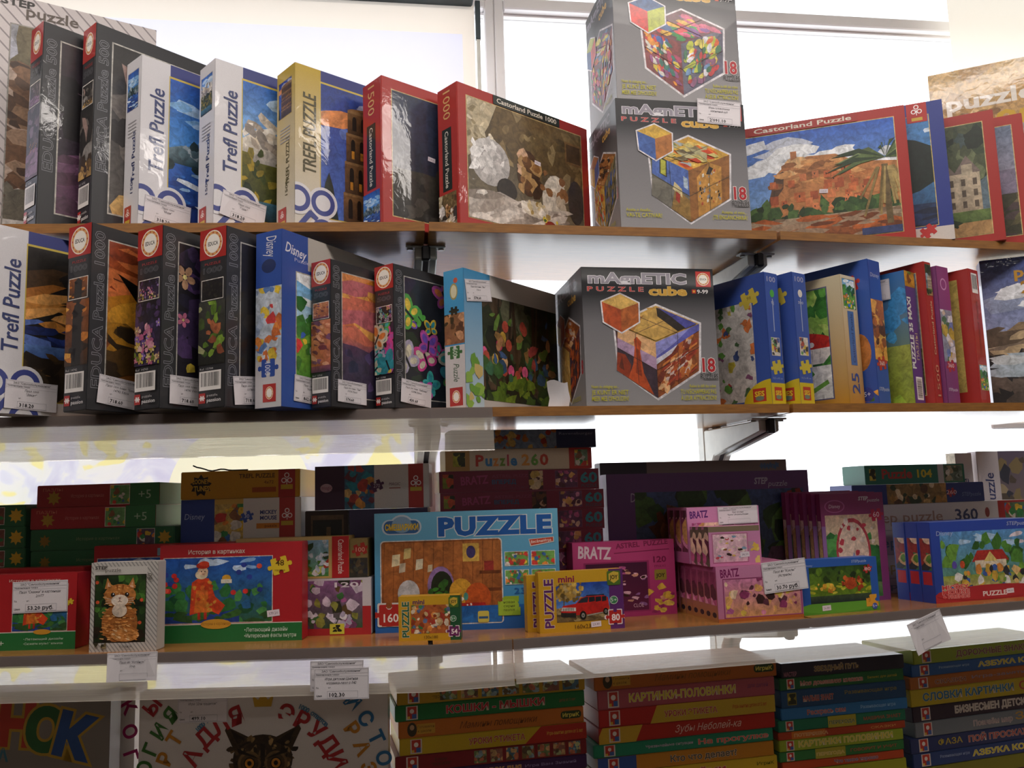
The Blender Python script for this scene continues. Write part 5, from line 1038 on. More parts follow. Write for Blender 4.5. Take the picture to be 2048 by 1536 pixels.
def box35(b):
    f = b.face('front'); W = f.w; f.part('print').rect(0, 0, W, 1, '#7a8a2c', '#2c68a8'); f.part('picture').blobs(0, .45, W, 1, 26, .07, ['#2c70b0', '#245a98', '#3c88c0', '#4a98c8'], 3); f.rect(0, .0, W, .44, '#8a9a2c', '#98a048'); f.ell(W*.62, .2, .14, .12, '#26221c'); f.ell(W*.66, .17, .06, .05, '#5a4028'); f.blobs(W*.3, 0, W, .12, 8, .05, ['#7aa02c', '#98b83c'], 5)
    s = b.face('right'); w = s.w; s.part('print').rect(0, 0, w, 1, '#5a3a80', '#4a3878'); s.text('PUZZLE 35 MAXI', w*.4, .26, w*.36, '#d8dcd0', 'l', .54, 90, bold=.04); s.text('ПАЗЛЫ', w*.8, .33, w*.24, '#c8c080', 'l', .2, 90); p_toons(s.sub(0, .88, w, 1), 3, '#a8781c', ['#5a7a2c', '#c8902c', '#7a4a20'], 8, .3); barcode(s, w*.25, .03, w*.85, .2, 3, vert=True)
    label_sheet(b.root, *(lambda f: (f.O+f.U*f.k*(W-.30)+f.V*f.k*.80+f.N*.002, f.U, f.V, f.N))(f), .05, .042, ['Пазл 35'], '')
corner(2, 'r', (1807, 540), 50, 1827, .29, 'blue and green puzzle box with white price label, spine lettered PUZZLE 35', {'*': '#3a5a9a'}, box35)
def red1500(b):
    s = b.face('right'); w = s.w; mini(s, w*.14, .76, w*.9, .98, p_castle, '#a85a48', .004); s.text('Castorland Puzzle', w*.62, .34, w*.26, '#d0b08a', 'l', .38, 90, bold=.01); s.text('1500', w*.72, .05, w*.42, '#c88a6a', 'l', .22, 90); f = b.face('front'); f.part('picture').rect(.06, .06, f.w-.06, .93, '#c8b078'); p_heath(f.sub(.065, .065, f.w-.065, .925))
corner(2, 'r', (1846, 522), 56, 1871, .30, 'red puzzle box with tan 1500 running up its spine', RED, red1500, d=.0255)
def princess(b):
    s = b.face('right'); w = s.w; s.part('print').fill('#7a3a70', '#8a3c74'); s.part('emblem').ell(w*.5, .87, w*.26, .045, '#c890b8'); s.ell(w*.5, .87, w*.2, .034, '#8a3c74'); p_toons(s.sub(0, .3, w, .68), 6, '#8a8a9c', ['#c8b0a0', '#b89a40', '#4a6a4c', '#d8d0d8', '#6a7ab0'], 26, .09); s.part('print').piece(w*.5, .27, .04, '#a82c38', .2); s.text('360', w*.5, .26, .03, '#e0d0d8', 'c', w*.5); s.text('STEPpuzzle', w*.5, .09, .022, '#d8c8d8', 'c', w*.75)
corner(2, 'r', (1871, 531), 56, 1899, .30, 'purple puzzle box squeezed between two red boxes, grey floral spine', {'*': '#7a3a70'}, princess, d=.042)
def redtree(b):
    f = b.face('front'); W = f.w; f.part('picture').rect(.03, .09, W-.09, .93, '#c0a85c'); g = f.sub(.03, .09, W-.09, .93); g.line([(g.w*.55, 0), (g.w*.5, .7)], .05, '#4a2c20'); g.blobs(g.w*.2, .65, g.w*.8, .96, 20, .05, ['#3a7a2c', '#2c5c24', '#5a9a34'], 3); g.blobs(g.w*.4, .02, g.w*.85, .3, 14, .05, ['#a83020', '#c84c24', '#7a2018'], 4); f.text('1000', W*.75, .03, .04, '#c88a80', 'c', .12)
    s = b.face('right'); w = s.w; barcode(s, w*.2, .82, w*.8, .97, 5); s.text('Castorland Puzzle', w*.6, .36, w*.2, '#8a3c34', 'l', .4, 90); mini(s, w*.15, .1, w*.9, .28, p_meadow, '#b8a060', .004)
corner(2, 'r', (1936, 536), 52, 1955, .28, 'red puzzle box with leafy tree on a yellow ground', RED, redtree)
def rocks(b):
    f = b.face('front'); W = f.w; p_rocks(f.sub(0, 0, W, 1)); f.text('puzzle', W*.38, .86, .075, '#b8882c', 'l', W*.6, bold=.03); f.text('2000', W*.44, .75, .085, '#a8781c', 'l', W*.55, bold=.03); label_sheet(b.root, *(lambda f: (f.O+f.U*f.k*W*.45+f.V*f.k*.06+f.N*.001, f.U, f.V, f.N))(f), .075, .05, ['Пазл 2000'], '')
corner(2, 'r', (2135, 503), 20, 2140, .3, 'tall blue puzzle box with clouds over rocky shore, gold 2000 title', '#3c4478', rocks, inset=-.03, end=1958, d=.045)

# ------------------------------------------------------------------ third shelf
def ops(*lst, face='front'):
    """simple strip design; x and widths are fractions of the face width"""
    def a(b):
        f = b.face(face); W = f.w
        for o in lst:
            k = o[0]
            if k == 'r': f.part('print').rect(o[1]*W, o[2] if len(o) > 4 else 0, o[3 if len(o) > 4 else 2]*W, o[4] if len(o) > 5 else 1, o[-1])
            elif k == 't': f.text(o[1], o[2]*W, o[3], o[4], o[5], o[6], o[7]*W if o[7] else None, **(o[8] if len(o) > 8 else {}))
            elif k == 'm': mini(f, o[1]*W, o[2], o[3]*W, o[4], o[5], *(o[6:7] if len(o) > 6 else []), t=.02)
            elif k == 'p': f.part('print').piece(o[1]*W, o[2], o[3], o[4], o[5] if len(o) > 5 else 0)
            elif k == 's': f.part('print').star(o[1]*W, o[2], o[3], o[4], 8, .6)
            elif k == 'c': clover(f, o[1]*W, o[2], o[3], o[4] if len(o) > 4 else '#e8dcdc')
            elif k == 'e': f.part('print').ell(o[1]*W, o[2], o[3], o[4], o[5])
            elif k == 'q': f.part('print').poly([(x*W, y) for x, y in o[1]], o[2])
            elif k == 'f': o[1](f)
    return a
tn = lambda seed, base, cols, n=24, size=.12: (lambda g: p_toons(g, seed, base, cols, n, size))
MIX = ['#c83c34', '#e0b83c', '#3c8a4c', '#3c6ab0', '#d8d0c4', '#8a5a3c', '#e08a3c']
PINKS = ['#d88ab0', '#c05a8a', '#8a3a60', '#e8c0a8', '#5a2c3c', '#d8a060', '#b04a80']
# far left: stack of green boxes with yellow stars, cut by the frame
def green_star(b): ops(('m', .62, .12, .84, .88, tn(3, '#7a4a3c', MIX, 12)), ('s', .93, .5, .36, '#c8a02c'))(b)
GRN = {'*': '#24603a'}
stack(3, .18, .14, [(-210, 52, y, 'dark green game box with yellow star end, %s of its stack' % t, GRN, green_star) for y, t in ((1180, 'lowest'), (1141, 'second from the bottom'), (1100, 'third from the bottom'), (1057, 'fourth from the bottom'), (1013, 'topmost'))], i=0)
def red_story_end(b): ops(('r', .76, 1, '#2c6a3a'), ('m', .60, .08, .755, .92, tn(4, '#6a9a5c', MIX, 12)), ('t', '+5', .83, .3, .4, '#a8c0a0', 'l', .1), ('t', 'История в картинках', .28, .42, .16, '#c87a70', 'l', .27), ('s', .14, .42, .34, '#a8842c'), ('t', 'ПАЗЛЫ', .05, .72, .14, '#c8785c', 'l', .16))(b)
def green_end(b): ops(('m', .74, .1, .86, .9, tn(5, '#5a4a5c', MIX, 12)), ('s', .93, .5, .34, '#b8902c'), ('t', 'История в картинках', .32, .45, .15, '#7a8a60', 'l', .3), ('s', .1, .45, .3, '#8a6a24'))(b)
RDK = {'*': '#982428', 'right': '#3a7a50'}
stack(3, .18, .14, [(62, 340, 1180, 'dark green story puzzle box at the bottom of the red-topped stack', GRN, green_end), (62, 345, 1140, 'dark green story puzzle box second from the bottom of the red-topped stack', GRN, green_end), (62, 352, 1099, 'dark green story puzzle box third from the bottom of the red-topped stack', GRN, green_end),
    (62, 350, 1056, 'dark green story puzzle box just under two red ones', GRN, green_end), (62, 312, 1013, 'dark red story puzzle box with green end, second from the top of its stack', RDK, red_story_end), (75, 320, 968, 'dark red story puzzle box with green end, topmost of its stack', RDK, red_story_end)], i=0)
def mickey_end(b): ops(('r', 0, .28, '#2a3f88'), ('r', .28, .52, '#c8a04c'), ('f', lambda f: p_toons(f.sub(f.w*.28, .0, f.w*.52, .88), 6, '#c8a85c', MIX, 26, .1)), ('r', .52, .82, '#cdc6c2'), ('r', .82, .95, '#a82c28'), ('t', 'Disney', .03, .55, .14, '#a8b4d8', 'l', .17, {'shear': .15}), ('t', 'MICKEY', .66, .63, .09, '#2a3470', 'l', .14, {'bold': .03}), ('t', 'MOUSE', .66, .5, .09, '#2a3470', 'l', .14, {'bold': .03}), ('r', .63, .3, .82, .42, '#c87a24'), ('t', 'puzzle', .70, .33, .07, '#5a2a14', 'l', .1), ('p', .55, .58, .11, '#3a52a0', .4), ('t', '30', .53, .55, .09, '#d8d8e4', 'l', .04), ('c', .885, .62, .12), ('r', .835, .36, .935, .46, '#b89a30'))(b)
def yellow_end(b): ops(('r', .82, .96, '#a82c28'), ('f', lambda f: f.part('print').star(f.w*.17, .5, .4, '#2c2016', 9, .7)), ('t', 'LOONEY', .10, .56, .17, '#c89a2c', 'l', .14, {'bold': .04}), ('t', 'TUNES', .11, .3, .19, '#d8aa34', 'l', .13, {'bold': .04}), ('t', 'TREFL PUZZLE', .49, .72, .16, '#5a3a10', 'l', .3, {'bold': .02}), ('t', '4x72', .70, .5, .12, '#6a2c14', 'l', .08), ('r', .6, .2, .8, .38, '#a8501c'), ('c', .89, .66, .2), ('r', .84, .28, .94, .45, '#c8a430'))(b)
ys = stack(3, .195, .13, [(365, 603, 1172, 'plain dark carton under the mouse-themed puzzle box', '#3a3040', None), (362, 602, 1085, 'grey puzzle box under the blue and white one, above the dark carton', '#a09a9e', None), (362, 602, 997, 'blue and white puzzle box with red clover end, under the yellow one', {'*': '#cdc6c2'}, mickey_end), (362, 600, 941, 'yellow puzzle box with dark jagged emblem and red clover end', {'*': '#c8901f'}, yellow_end)], i=0)
MAGB = {'*': '#cdc5c2'}
def magic_end(b): ops(('r', 0, .30, '#3c1c3a'), ('r', .28, .52, '#4a3458'), ('f', lambda f: p_toons(f.sub(f.w*.26, .0, f.w*.52, 1), 9, '#3a6a88', ['#c8883c', '#a83c34', '#3a5a88', '#d8b070', '#6a2c3c', '#2c8aa0', '#d8a83c'], 26, .1)), ('r', .82, .95, '#a82c28'), ('e', .1, .5, .14, .1, '#b898a8'), ('t', 'magic', .06, .47, .09, '#8a3c5c', 'l', .09), ('p', .54, .52, .12, '#4a2048', .4), ('t', '270', .515, .48, .09, '#c8b8c8', 'l', .055), ('t', 'MAGIC', .65, .52, .07, '#5a3448', 'l', .1, {'shear': .2}), ('r', .65, .45, .75, .47, '#8a3c34'), ('c', .885, .60, .12), ('r', .835, .38, .935, .47, '#b89a30'))(b)
def brown_end(b): ops(('f', lambda f: (f.part('picture').rect(f.w*.14, .3, f.w*.9, .96, '#5a4430'), f.rect(f.w*.18, .3, f.w*.86, .92, '#14140f'), f.blobs(f.w*.2, .4, f.w*.84, .9, 12, .05, ['#1c2420', '#2a2a20', '#141a18'], 3), f.poly([(f.w*.46, .3), (f.w*.5, .86), (f.w*.6, .86), (f.w*.58, .3)], '#6a5238'))))(b)
def violet_end(b): ops(('f', lambda f: (f.part('print').rect(0, .0, f.w, 1, '#2c2a44', '#3c3458'), f.part('emblem').rect(f.w*.5, .72, f.w*.86, .95, '#8a2424'), clover(f, f.w*.68, .85, .05))))(b)
br = front(3, 610, 697, 1021, .195, .06, 'dark brown puzzle box with framed dim picture, under the purple and white box', '#2c1a14', brown_end, i=0)
vi = front(3, 700, 858, 1021, .195, .05, 'dark violet puzzle box with red clover square, behind the big blue box', '#2c2a44', violet_end, i=0, zt=br.zt)
front(3, 630, 858, 930, .195, .048, 'purple and white puzzle box with red clover end, lying on the brown box', MAGB, magic_end, z0=br.zt+.0004, i=0)
# tall stack in the middle
def bratz60(k):
    return ops(('r', 0, 1, '#7c1e38'), ('m', .02, .2, .085, .85, tn(2, '#8a8a2c', ['#2c2c18', '#c8502c', '#d8c83c'], 8, .2), '#8a2c2c'), ('t', 'BRATZ', .13, .34, .4, '#a83c68', 'l', .17, {'bold': .03, 'rot': 3}), ('t', 'ASTREL PUZZLE', .32, .66, .15, '#8a3450', 'l', .26, {'bold': .02}), ('t', 'ВПЕРЕД', .32, .36, .2, '#2c5a7c', 'l', .15, {'bold': .03}), ('t', 'ЗВЁЗДЫ', .32, .12, .14, '#7a2c44', 'l', .22), ('m', .55, .05, .64, .95, tn(k, '#4a1c20', ['#c89a7c', '#6a3a20', '#2c1410', '#b87a5c'] if k % 2 else ['#c8a050', '#d8b890', '#a87830'], 10, .2), '#7c1e38'), ('m', .72, .12, .86, .92, tn(k+3, '#6a3a5c', PINKS, 16, .16), '#8a4a6a'), ('t', '60', .88, .34, .5, '#3a8a98', 'l', .11, {'bold': .04}), ('t', 'PUZZLE', .885, .1, .15, '#2c5a6a', 'l', .1))
BR = {'*': '#7c1e38'}
nth = ['lowest', 'second from the bottom', 'third from the bottom', 'fourth from the bottom', 'fifth from the bottom', 'sixth from the bottom', 'seventh from the bottom']
items = [(x0, x1, y, 'dark crimson puzzle box end with blue 60, %s of the tall stack' % t, BR, bratz60(q)) for q, (x0, x1, y, t) in enumerate(zip((876, 878, 876, 878, 876, 880, 878), (1204, 1203, 1205, 1205, 1207, 1206, 1196), (1188, 1147, 1105, 1063, 1021, 982, 940), nth))]
def p260(b): ops(('r', 0, .16, '#b88a50'), ('r', .84, 1, '#b02c28'), ('m', .05, .2, .13, .85, tn(2, '#a8a02c', ['#2c2c18', '#3c3c20', '#d8c83c'], 8, .2), '#b88a50'), ('m', .88, .15, .97, .9, tn(4, '#7a9a7c', MIX, 14, .16), '#a86a5c'), *[('t', ch, .20+q*.0 + dx, .22, .52, c, 'l', w, {'bold': .035}) for q, (ch, dx, w, c) in enumerate((('P', .0, .055, '#c0392c'), ('u', .065, .045, '#3a7ab0'), ('z', .115, .04, '#d8843c'), ('z', .16, .04, '#7a9a3c'), ('l', .212, .012, '#c03c4c'), ('e', .235, .045, '#3a7ab0'), ('2', .31, .055, '#d08a34'), ('6', .375, .05, '#6a9a3c'), ('0', .435, .06, '#c0402c')))])(b)
def honey_end(b): ops(('f', lambda f: p_toons(f.sub(0, 0, f.w*.72, 1), 11, '#7a8aa0', ['#b86a24', '#c8843c', '#a8341c', '#7a98a8', '#d8b060', '#8a3a20'], 34, .16)), ('r', .72, 1, '#26305c'), ('t', 'Ravensburger', .74, .7, .14, '#8a90b0', 'l', .24))(b)
items += [(890, 1182, 897, 'cream puzzle box with multicoloured Puzzle 260 lettering, near top of the tall stack', {'*': '#d4c0a6'}, p260), (900, 1190, 859, 'blue-ended puzzle box with honey-coloured print, topmost of the tall stack', {'*': '#26305c'}, honey_end)]
stack(3, .21, .065, items, i=1)
# front row, left part
def story6(b):
    f = b.face('front'); W = f.w; f.part('print').fill('#a01a20', '#a81c22'); f.rect(0, 0, W, .23, '#1e6a34'); f.rect(0, .23, W, .24, '#d8d0c8'); mini(f, W*.58, .25, W*.94, .86, lambda g: p_fairytale(g, 2), '#d8c8bc', .008); f.part('print').ell(W*.78, .235, .12, .035, '#c8902c'); f.piece(W*.955, .62, .04, '#d8b82c', .3); f.text('История в картинках', W*.72, .9, .035, '#d8c0b4', 'c', W*.34); f.text('6+', W*.46, .06, .08, '#c8d8c8', 'l', W*.07); f.text('•Летающий дизайн', W*.66, .13, .03, '#c0d4c0', 'l', W*.26, res=1); f.text('•Сюжеты мультфильмов', W*.66, .07, .03, '#c0d4c0', 'l', W*.26, res=1)
    price_label(b, 'front', W*.76, .70, .094, ['Пазл "Сказка" в картинках', '20077'], '53.20 руб.', 1)
RST = {'*': '#a01a20'}
front(3, -150, 152, 1150, 0, .045, 'red and green story puzzle box carrying the 53.20 price card', RST, story6, ybase=1302, i=0)
front(3, -130, 165, 1138, .106, .045, 'red story puzzle box just behind the one with the 53.20 price card', RST, None, i=0)
def kitten(b):
    f = b.face('front'); W = f.w; f.part('print').fill('#c0bab4'); f.clip = (0, 0, W, 1)
    for q in range(40): x = -.9+q*.045; f.line([(x, 1.02), (x+.8, 0)], .012, '#8f8a88')
    f.rect(.03, .85, W-.12, .95, '#c8c2bc'); f.clip = None; f.part('picture').rect(.045, .10, W-.13, .86, '#2a2018'); p_kitten(f.sub(.055, .11, W-.14, .85)); f.text('STEP', .05, .925, .035, '#2c2620', 'l', .14, bold=.03); f.text('puzzle', .17, .895, .04, '#5a5048', 'l', .18); f.text('80', W-.06, .83, .06, '#5a5248', 'c', .07, 90); f.text('Котёнок', W*.55, .045, .03, '#4a443c', 'c', .14); f.part('print').blobs(.05, .03, .2, .1, 8, .02, ['#6a5c40', '#3a3424', '#8a7a58'], 2)
front(3, 180, 314, 1124, .0, .032, 'white striped puzzle box with ginger kitten picture', {'*': '#b8b2ac'}, kitten, ybase=1303, i=0)
def story48(b):
    f = b.face('front'); W = f.w; f.part('print').fill('#a81c24', '#ac2028'); f.rect(0, 0, W, .18, '#1e6a34'); f.rect(0, .18, W, .188, '#d8d0c8'); mini(f, W*.03, .20, W*.79, .86, p_fairytale, '#d8c8bc', .008); f.part('print').ell(W*.4, .185, .16, .05, '#c8902c'); f.text('История в картинках', W*.4, .175, .03, '#8a5a1c', 'c', W*.2, res=1); f.text('История в картинках', W*.4, .90, .045, '#d8c0b4', 'c', W*.4, bold=.015); f.part('print').piece(W*.845, .76, .085, '#d8b82c', .25); f.text('48', W*.845, .76, .06, '#5a3c10', 'c', .09, bold=.02); f.text('элементов', W*.845, .70, .025, '#5a3c10', 'c', .11, res=1); f.text('•Летающий дизайн', W*.60, .10, .04, '#c0d4c0', 'l', W*.30, bold=.01); f.text('•Интересные факты внутри', W*.60, .04, .04, '#c0d4c0', 'l', W*.36, bold=.01); tiny_sticker(f, W*.76, .24, .13, '179.20', 6)
front(3, 318, 604, 1087, .0, .04, 'large red and green 48 piece puzzle box with red-caped figure in a garden', {'*': '#a81c24'}, story48, ybase=1284, i=0)
def story_back(b):
    f = b.face('front'); W = f.w; f.part('print').rect(0, 0, W, .18, '#1e6a34'); mini(f, W*.03, .20, W*.79, .86, p_fairytale, '#d8c8bc', .008); f.part('print').rect(W*.45, .88, W*.57, .96, '#7a9aa8')
front(3, 184, 470, 1088, .130, .04, 'red and green puzzle box standing behind the kitten box', RST, story_back, i=0)
def b120(b):
    f = b.face('front'); W = f.w; f.part('print').fill('#c4bcc0'); f.rect(0, 0, W, .15, '#a82428'); f.rect(W*.93, 0, W, .5, '#a82428'); g = f.sub(0, .12, W*.93, .96); g.fill('#2c4a2c', '#8a5a8a'); g.blobs(0, 0, g.w, 1, 60, .09, ['#3a6a34', '#6a3a5c', '#a85a90', '#2c2c1c', '#8a8a3c', '#c8b8c8', '#5a4424'], 4); g.ell(g.w*.2, .55, .15, .3, '#3c2418'); g.blobs(0, .2, g.w*.4, .9, 14, .07, ['#4a2c1c', '#2c1810', '#6a4a28'], 6); g.blobs(g.w*.4, .08, g.w*.9, .32, 20, .05, ['#d0c8d8', '#b0a8c0', '#e0dce4'], 5); f.text('120', W*.9, .84, .09, '#dcd0d8', 'r', W*.2, bold=.02); f.part('emblem').rect(W*.66, .02, W*.78, .2, '#c8c03c'); f.blobs(W*.68, .06, W*.76, .18, 6, .03, ['#1c1c14', '#3a3a18'], 3)
b_120 = front(3, 500, 742, 1158, .130, .06, 'white and red 120 piece puzzle box with purple woodland picture', {'*': '#b8b0b4'}, b120, i=0)
def castor_small(b):
    f = b.face('front'); W = f.w; f.part('print').fill('#c0a05c', '#c8ac70'); g = f.sub(W*.03, .05, W*.82, .92); g.fill('#4a8a34', '#8ab4d0'); g.blobs(0, .45, g.w, 1, 26, .1, ['#2c4a2c', '#3a5c3a', '#a8c0d0', '#5a7a44', '#c8d4dc'], 3); g.blobs(0, 0, g.w, .5, 40, .08, ['#6a9a34', '#8ab044', '#4a7a2c', '#c8d060', '#e0e0e0', '#a8382c'], 4); g.ell(g.w*.62, .45, .1, .2, '#34306a'); g.poly([(g.w*.55, .3), (g.w*.5, .08), (g.w*.74, .08), (g.w*.68, .32)], '#d8ccc8'); g.ell(g.w*.62, .72, .09, .1, '#d8b090'); g.ell(g.w*.62, .77, .11, .09, '#8a2440'); g.ell(g.w*.75, .2, .1, .08, '#8a5c24'); g.blobs(g.w*.85, .1, g.w, .7, 8, .1, ['#c8d4e0', '#e8ecf0'], 6, .5)
    f.part('print').rect(W*.85, 0, W, 1, '#b02024'); f.text('Castorland Puzzle', W*.905, .92, .14, '#e0d0c8', 'l', .82, -90, bold=.01)
front(3, 472, 698, 1075, .131, .05, 'yellow-edged puzzle box with a bonneted girl in a garden, red end stripe', {'*': '#b89854'}, castor_small, z0=b_120.zt+.0004, i=0)
def piece100(b): ops(('f', lambda f: (p_toons(f.sub(0, 0, f.w, .5), 3, '#3a342c', ['#4a4a3c', '#2a2c34', '#5a4a34'], 14, .12), f.part('print').piece(f.w*.6, .72, .15, '#a82c24', .3), f.text('100', f.w*.6, .66, .12, '#d8b098', 'c', f.w*.5))))(b)
front(3, 699, 735, 1077, .133, .05, 'narrow tan puzzle box end with red 100 jigsaw piece', '#8a7444', piece100, z0=b_120.zt+.0004, i=0)
def big_blue(b):
    f = b.face('front'); W = f.w; f.part('print').rect(0, 0, W, .2, '#1a5aa0', '#2060a8'); f.rect(0, .2, W, 1, '#3a84b4', '#6aaccc')
    f.clip = (0, 0, W, 1); f.part('emblem').round_rect(W*.04, .815, W*.255, .945, .06, '#b8c4d0'); f.ell(W*.148, .9, .10, .085, '#b8c4d0'); f.round_rect(W*.05, .825, W*.245, .935, .05, '#2c5a90'); f.ell(W*.148, .9, .085, .07, '#7a98b4'); f.clip = None; f.text('СМЕШАРИКИ', W*.148, .855, .05, '#d8b428', 'c', W*.18, bold=.03, edge='#6a4a10', ew=.028)
    f.text('PUZZLE', W*.655, .80, .15, '#1c58a4', 'c', W*.62, bold=.055, edge='#ccd0d4', ew=.035, space=1.12, fat=True); f.part('picture').round_rect(W*.03, .05, W*.69, .765, .03, '#d0ccc8'); f.round_rect(W*.036, .06, W*.684, .757, .028, '#8a4a1c'); p_cottage(f.sub(W*.04, .08, W*.68, .745)); f.rect(W*.04, .06, W*.68, .2, '#2468ac', '#1c5aa0')
    f.part('print').poly([(W*.835, .745), (W*.845, .68), (W*.975, .715), (W*.975, .76)], '#c0c0c0'); f.poly([(W*.84, .74), (W*.85, .69), (W*.97, .722), (W*.97, .755)], '#b83c20'); f.text('ВесёлаяИгра', W*.905, .715, .024, '#e8dcd4', 'c', W*.11, 5, bold=.01)
    for x, y, q in ((.705, .525, 1), (.85, .525, 2), (.705, .37, 3), (.85, .37, 4)): mini(f, W*x, y, W*(x+.125), y+.115, tn(q+30, '#6a9a4c', MIX, 22, .14), '#c8ccd0', .005)
    f.text('23', W*.78, .29, .05, '#1c58a4', 'c', W*.06); f.part('print').piece(W*.075, .15, .085, '#a82420', 0, '#ccc8c4'); f.rect(W*.035, .055, W*.14, .19, '#a82420'); f.text('160', W*.085, .09, .07, '#e0d8d4', 'c', W*.08, bold=.02)
    f.part('print').blobs(W*.66, .11, W*.78, .27, 10, .05, ['#8aa82c', '#98b434'], 3); f.ell(W*.72, .19, .085, .055, '#98b434')
    for q, t in enumerate(('новая', 'серия', 'пазлов')): f.text(t, W*.72, .21-q*.032, .022, '#4a5a1c', 'c', W*.06, bold=.01)
    f.part('emblem').round_rect(W*.55, .06, W*.61, .155, .015, '#c8b850'); f.rect(W*.555, .09, W*.605, .11, '#3a5a80')
front(3, 752, 1122, 1022, .0, .042, 'big sky-blue PUZZLE box with cosy wooden room picture and red 160 piece mark', {'*': '#3a84b4'}, big_blue, ybase=1260, i=0, dyaw=4)
def mini_pz(n, size, pic, ink, end):
    def a(b):
        f = b.face('front'); W = f.w; f.part('print').fill('#c0901a', '#c89a20'); f.rect(W*.83, 0, W, 1, end); f.text('PUZZLE', W*.165, .08, .16, ink, 'l', .80, 90, bold=.07, edge='#d8ccc8', ew=.05); f.text('mini', W*.23, .82, .11, '#5a2c5c' if n == 54 else '#8a1c44', 'l', W*.19, bold=.035); pic(f.sub(W*.20, .16, W*.83, .80)); f.text(size, W*.52, .045, .07, '#5a3c14', 'c', W*.22)
        f.part('emblem').round_rect(W*.81, .73, W*.97, .97, .03, '#4a6a24'); f.poly([(W*.83, .82), (W*.89, .76), (W*.95, .82), (W*.95, .94), (W*.89, .96), (W*.83, .92)], '#c8a83c'); f.text('JOY', W*.89, .83, .07, '#2c2414', 'c', W*.1, bold=.04, part='emblem'); f.part('print').ell(W*.88, .48, .075, .07, '#c8ccc4'); f.ell(W*.88, .48, .065, .06, '#3a7a4c'); f.text('5+', W*.88, .455, .06, '#e0e8e0', 'c', W*.07)
        f.part('print').piece(W*.89, .2, .11, '#6a1c5c' if n == 54 else '#b02420', 0, '#d8c8cc'); f.rect(W*.835, .1, W*.95, .28, '#6a1c5c' if n == 54 else '#b02420'); f.text(str(n), W*.895, .14, .11, '#e8dcdc', 'c', W*.1, bold=.03)
        if n == 80: tiny_sticker(f, W*.60, .05, .18, '23.40', 3)
    return a
YEL = {'*': '#b88a1c', 'right': '#4a2050'}
front(3, 797, 921, 1192, .0, .03, 'small yellow mini puzzle box with green end and kitchen scene, marked 54', {'*': '#b88a1c', 'right': '#1c4a2c'}, mini_pz(54, '130x180', tn(44, '#a85a2c', ['#c8a878', '#d8c8b0', '#8a3a1c', '#3c7a44', '#d8843c', '#5a6a90', '#b03c2c'], 60, .08), '#24603a', '#1c5030'), ybase=1281, i=0)
m80 = front(3, 1078, 1247, 1141, .0, .021, 'small yellow mini puzzle box with red off-road car, marked 80', YEL, mini_pz(80, '160x235', p_car, '#5a2060', '#5a2468'), ybase=1262, i=1)
front(3, 1054, 1222, 1147, .057, .021, 'yellow mini puzzle box peeking out behind the red car one', YEL, mini_pz(80, '160x235', p_meadow, '#5a2060', '#5a2468'), i=1)
def astrel(b):
    f = b.face('front'); W = f.w; f.part('print').rect(0, 0, W, 1, '#a02c64', '#b03c70'); f.text('BRATZ', W*.05, .80, .16, '#d0b8c0', 'l', W*.32, -4, bold=.05); f.text('ASTREL  PUZZLE', W*.42, .90, .07, '#7a1c48', 'l', W*.52, 3, bold=.03); f.part('print').line([(W*.4, .84), (W*.95, .87)], .012, '#7a1c48'); f.rect(W*.10, .06, W*.74, .73, '#8a2458'); f.rect(W*.12, .08, W*.72, .71, '#5a143c', '#3c0c2c'); g = f.sub(W*.12, .08, W*.72, .71); g.blobs(g.w*.45, .1, g.w, .95, 26, .06, ['#c89078', '#3a1c14', '#8a5a90', '#d8a8b8', '#a84a80'], 5, .4, 1.57); f.text('120', W*.85, .70, .08, '#7a1c48', 'c', W*.13, bold=.03); f.text('maxi', W*.85, .63, .05, '#8a2c54', 'c', W*.11); f.part('emblem').round_rect(W*.79, .46, W*.91, .6, .02, '#8a7a2c'); f.text('JOY', W*.85, .5, .05, '#2c2414', 'c', W*.09, bold=.04, part='emblem'); f.part('picture').blobs(W*.72, .03, W*.98, .42, 14, .06, ['#c8a03c', '#d8b450', '#c88a70', '#8a2458'], 7, .6, 1.57); f.text('CLOE', W*.62, .12, .05, '#d0a8bc', 'c', W*.1)
front(3, 1148, 1352, 1082, .0, .04, 'bright pink puzzle box with maroon picture panel and 120 maxi mark', {'*': '#a83068'}, astrel, ybase=1234, i=1)
# big purple boxes at the back
def purple360(b):
    f = b.face('front'); W = f.w; f.part('print').fill('#5e3a6e'); f.text('Disney', W*.11, .79, .07, '#a898b0', 'l', W*.1, shear=.1); f.text('STEP', W*.72, .90, .05, '#a8a0b0', 'l', W*.07, bold=.03, shear=.2); f.text('puzzle', W*.79, .88, .045, '#a8a0b0', 'l', W*.1, shear=.2); g = f.sub(W*.13, .0, W*.97, .86); g.fill('#2c3a20', '#3c4c78'); g.blobs(0, .3, g.w, 1, 50, .1, ['#2c4420', '#3c5a28', '#24381c', '#4a6a30', '#1c2a18'], 3); g.ell(g.w*.5, .62, .28, .2, '#3a4a70', 20, 0, 0, 180); g.blobs(g.w*.1, .1, g.w*.32, .8, 26, .09, ['#5a3018', '#7a4422', '#4a2814', '#6a3c20'], 5, .6); g.blobs(0, 0, g.w, .4, 30, .09, ['#2c4a24', '#7a5a2c', '#3c5a34', '#5a3c50'], 6)
    for q in range(7): g.line([(g.w*.5+(q-3)*.09, .62), (g.w*.5, .82)], .012, '#5a3a4c')
    f.part('print').piece(W*.925, .79, .06, '#8a2828', .2); f.text('360', W*.925, .765, .06, '#c8a890', 'c', W*.06, 12)
def grey_back(b): ops(('r', 0, .24, '#2c2438'), ('r', .24, 1, '#7a6a6c'), ('f', lambda f: [f.part('print').piece(f.w*(.87+q*.035), .955, .02, '#4a6a98', .3*q) for q in range(3)]))(b)
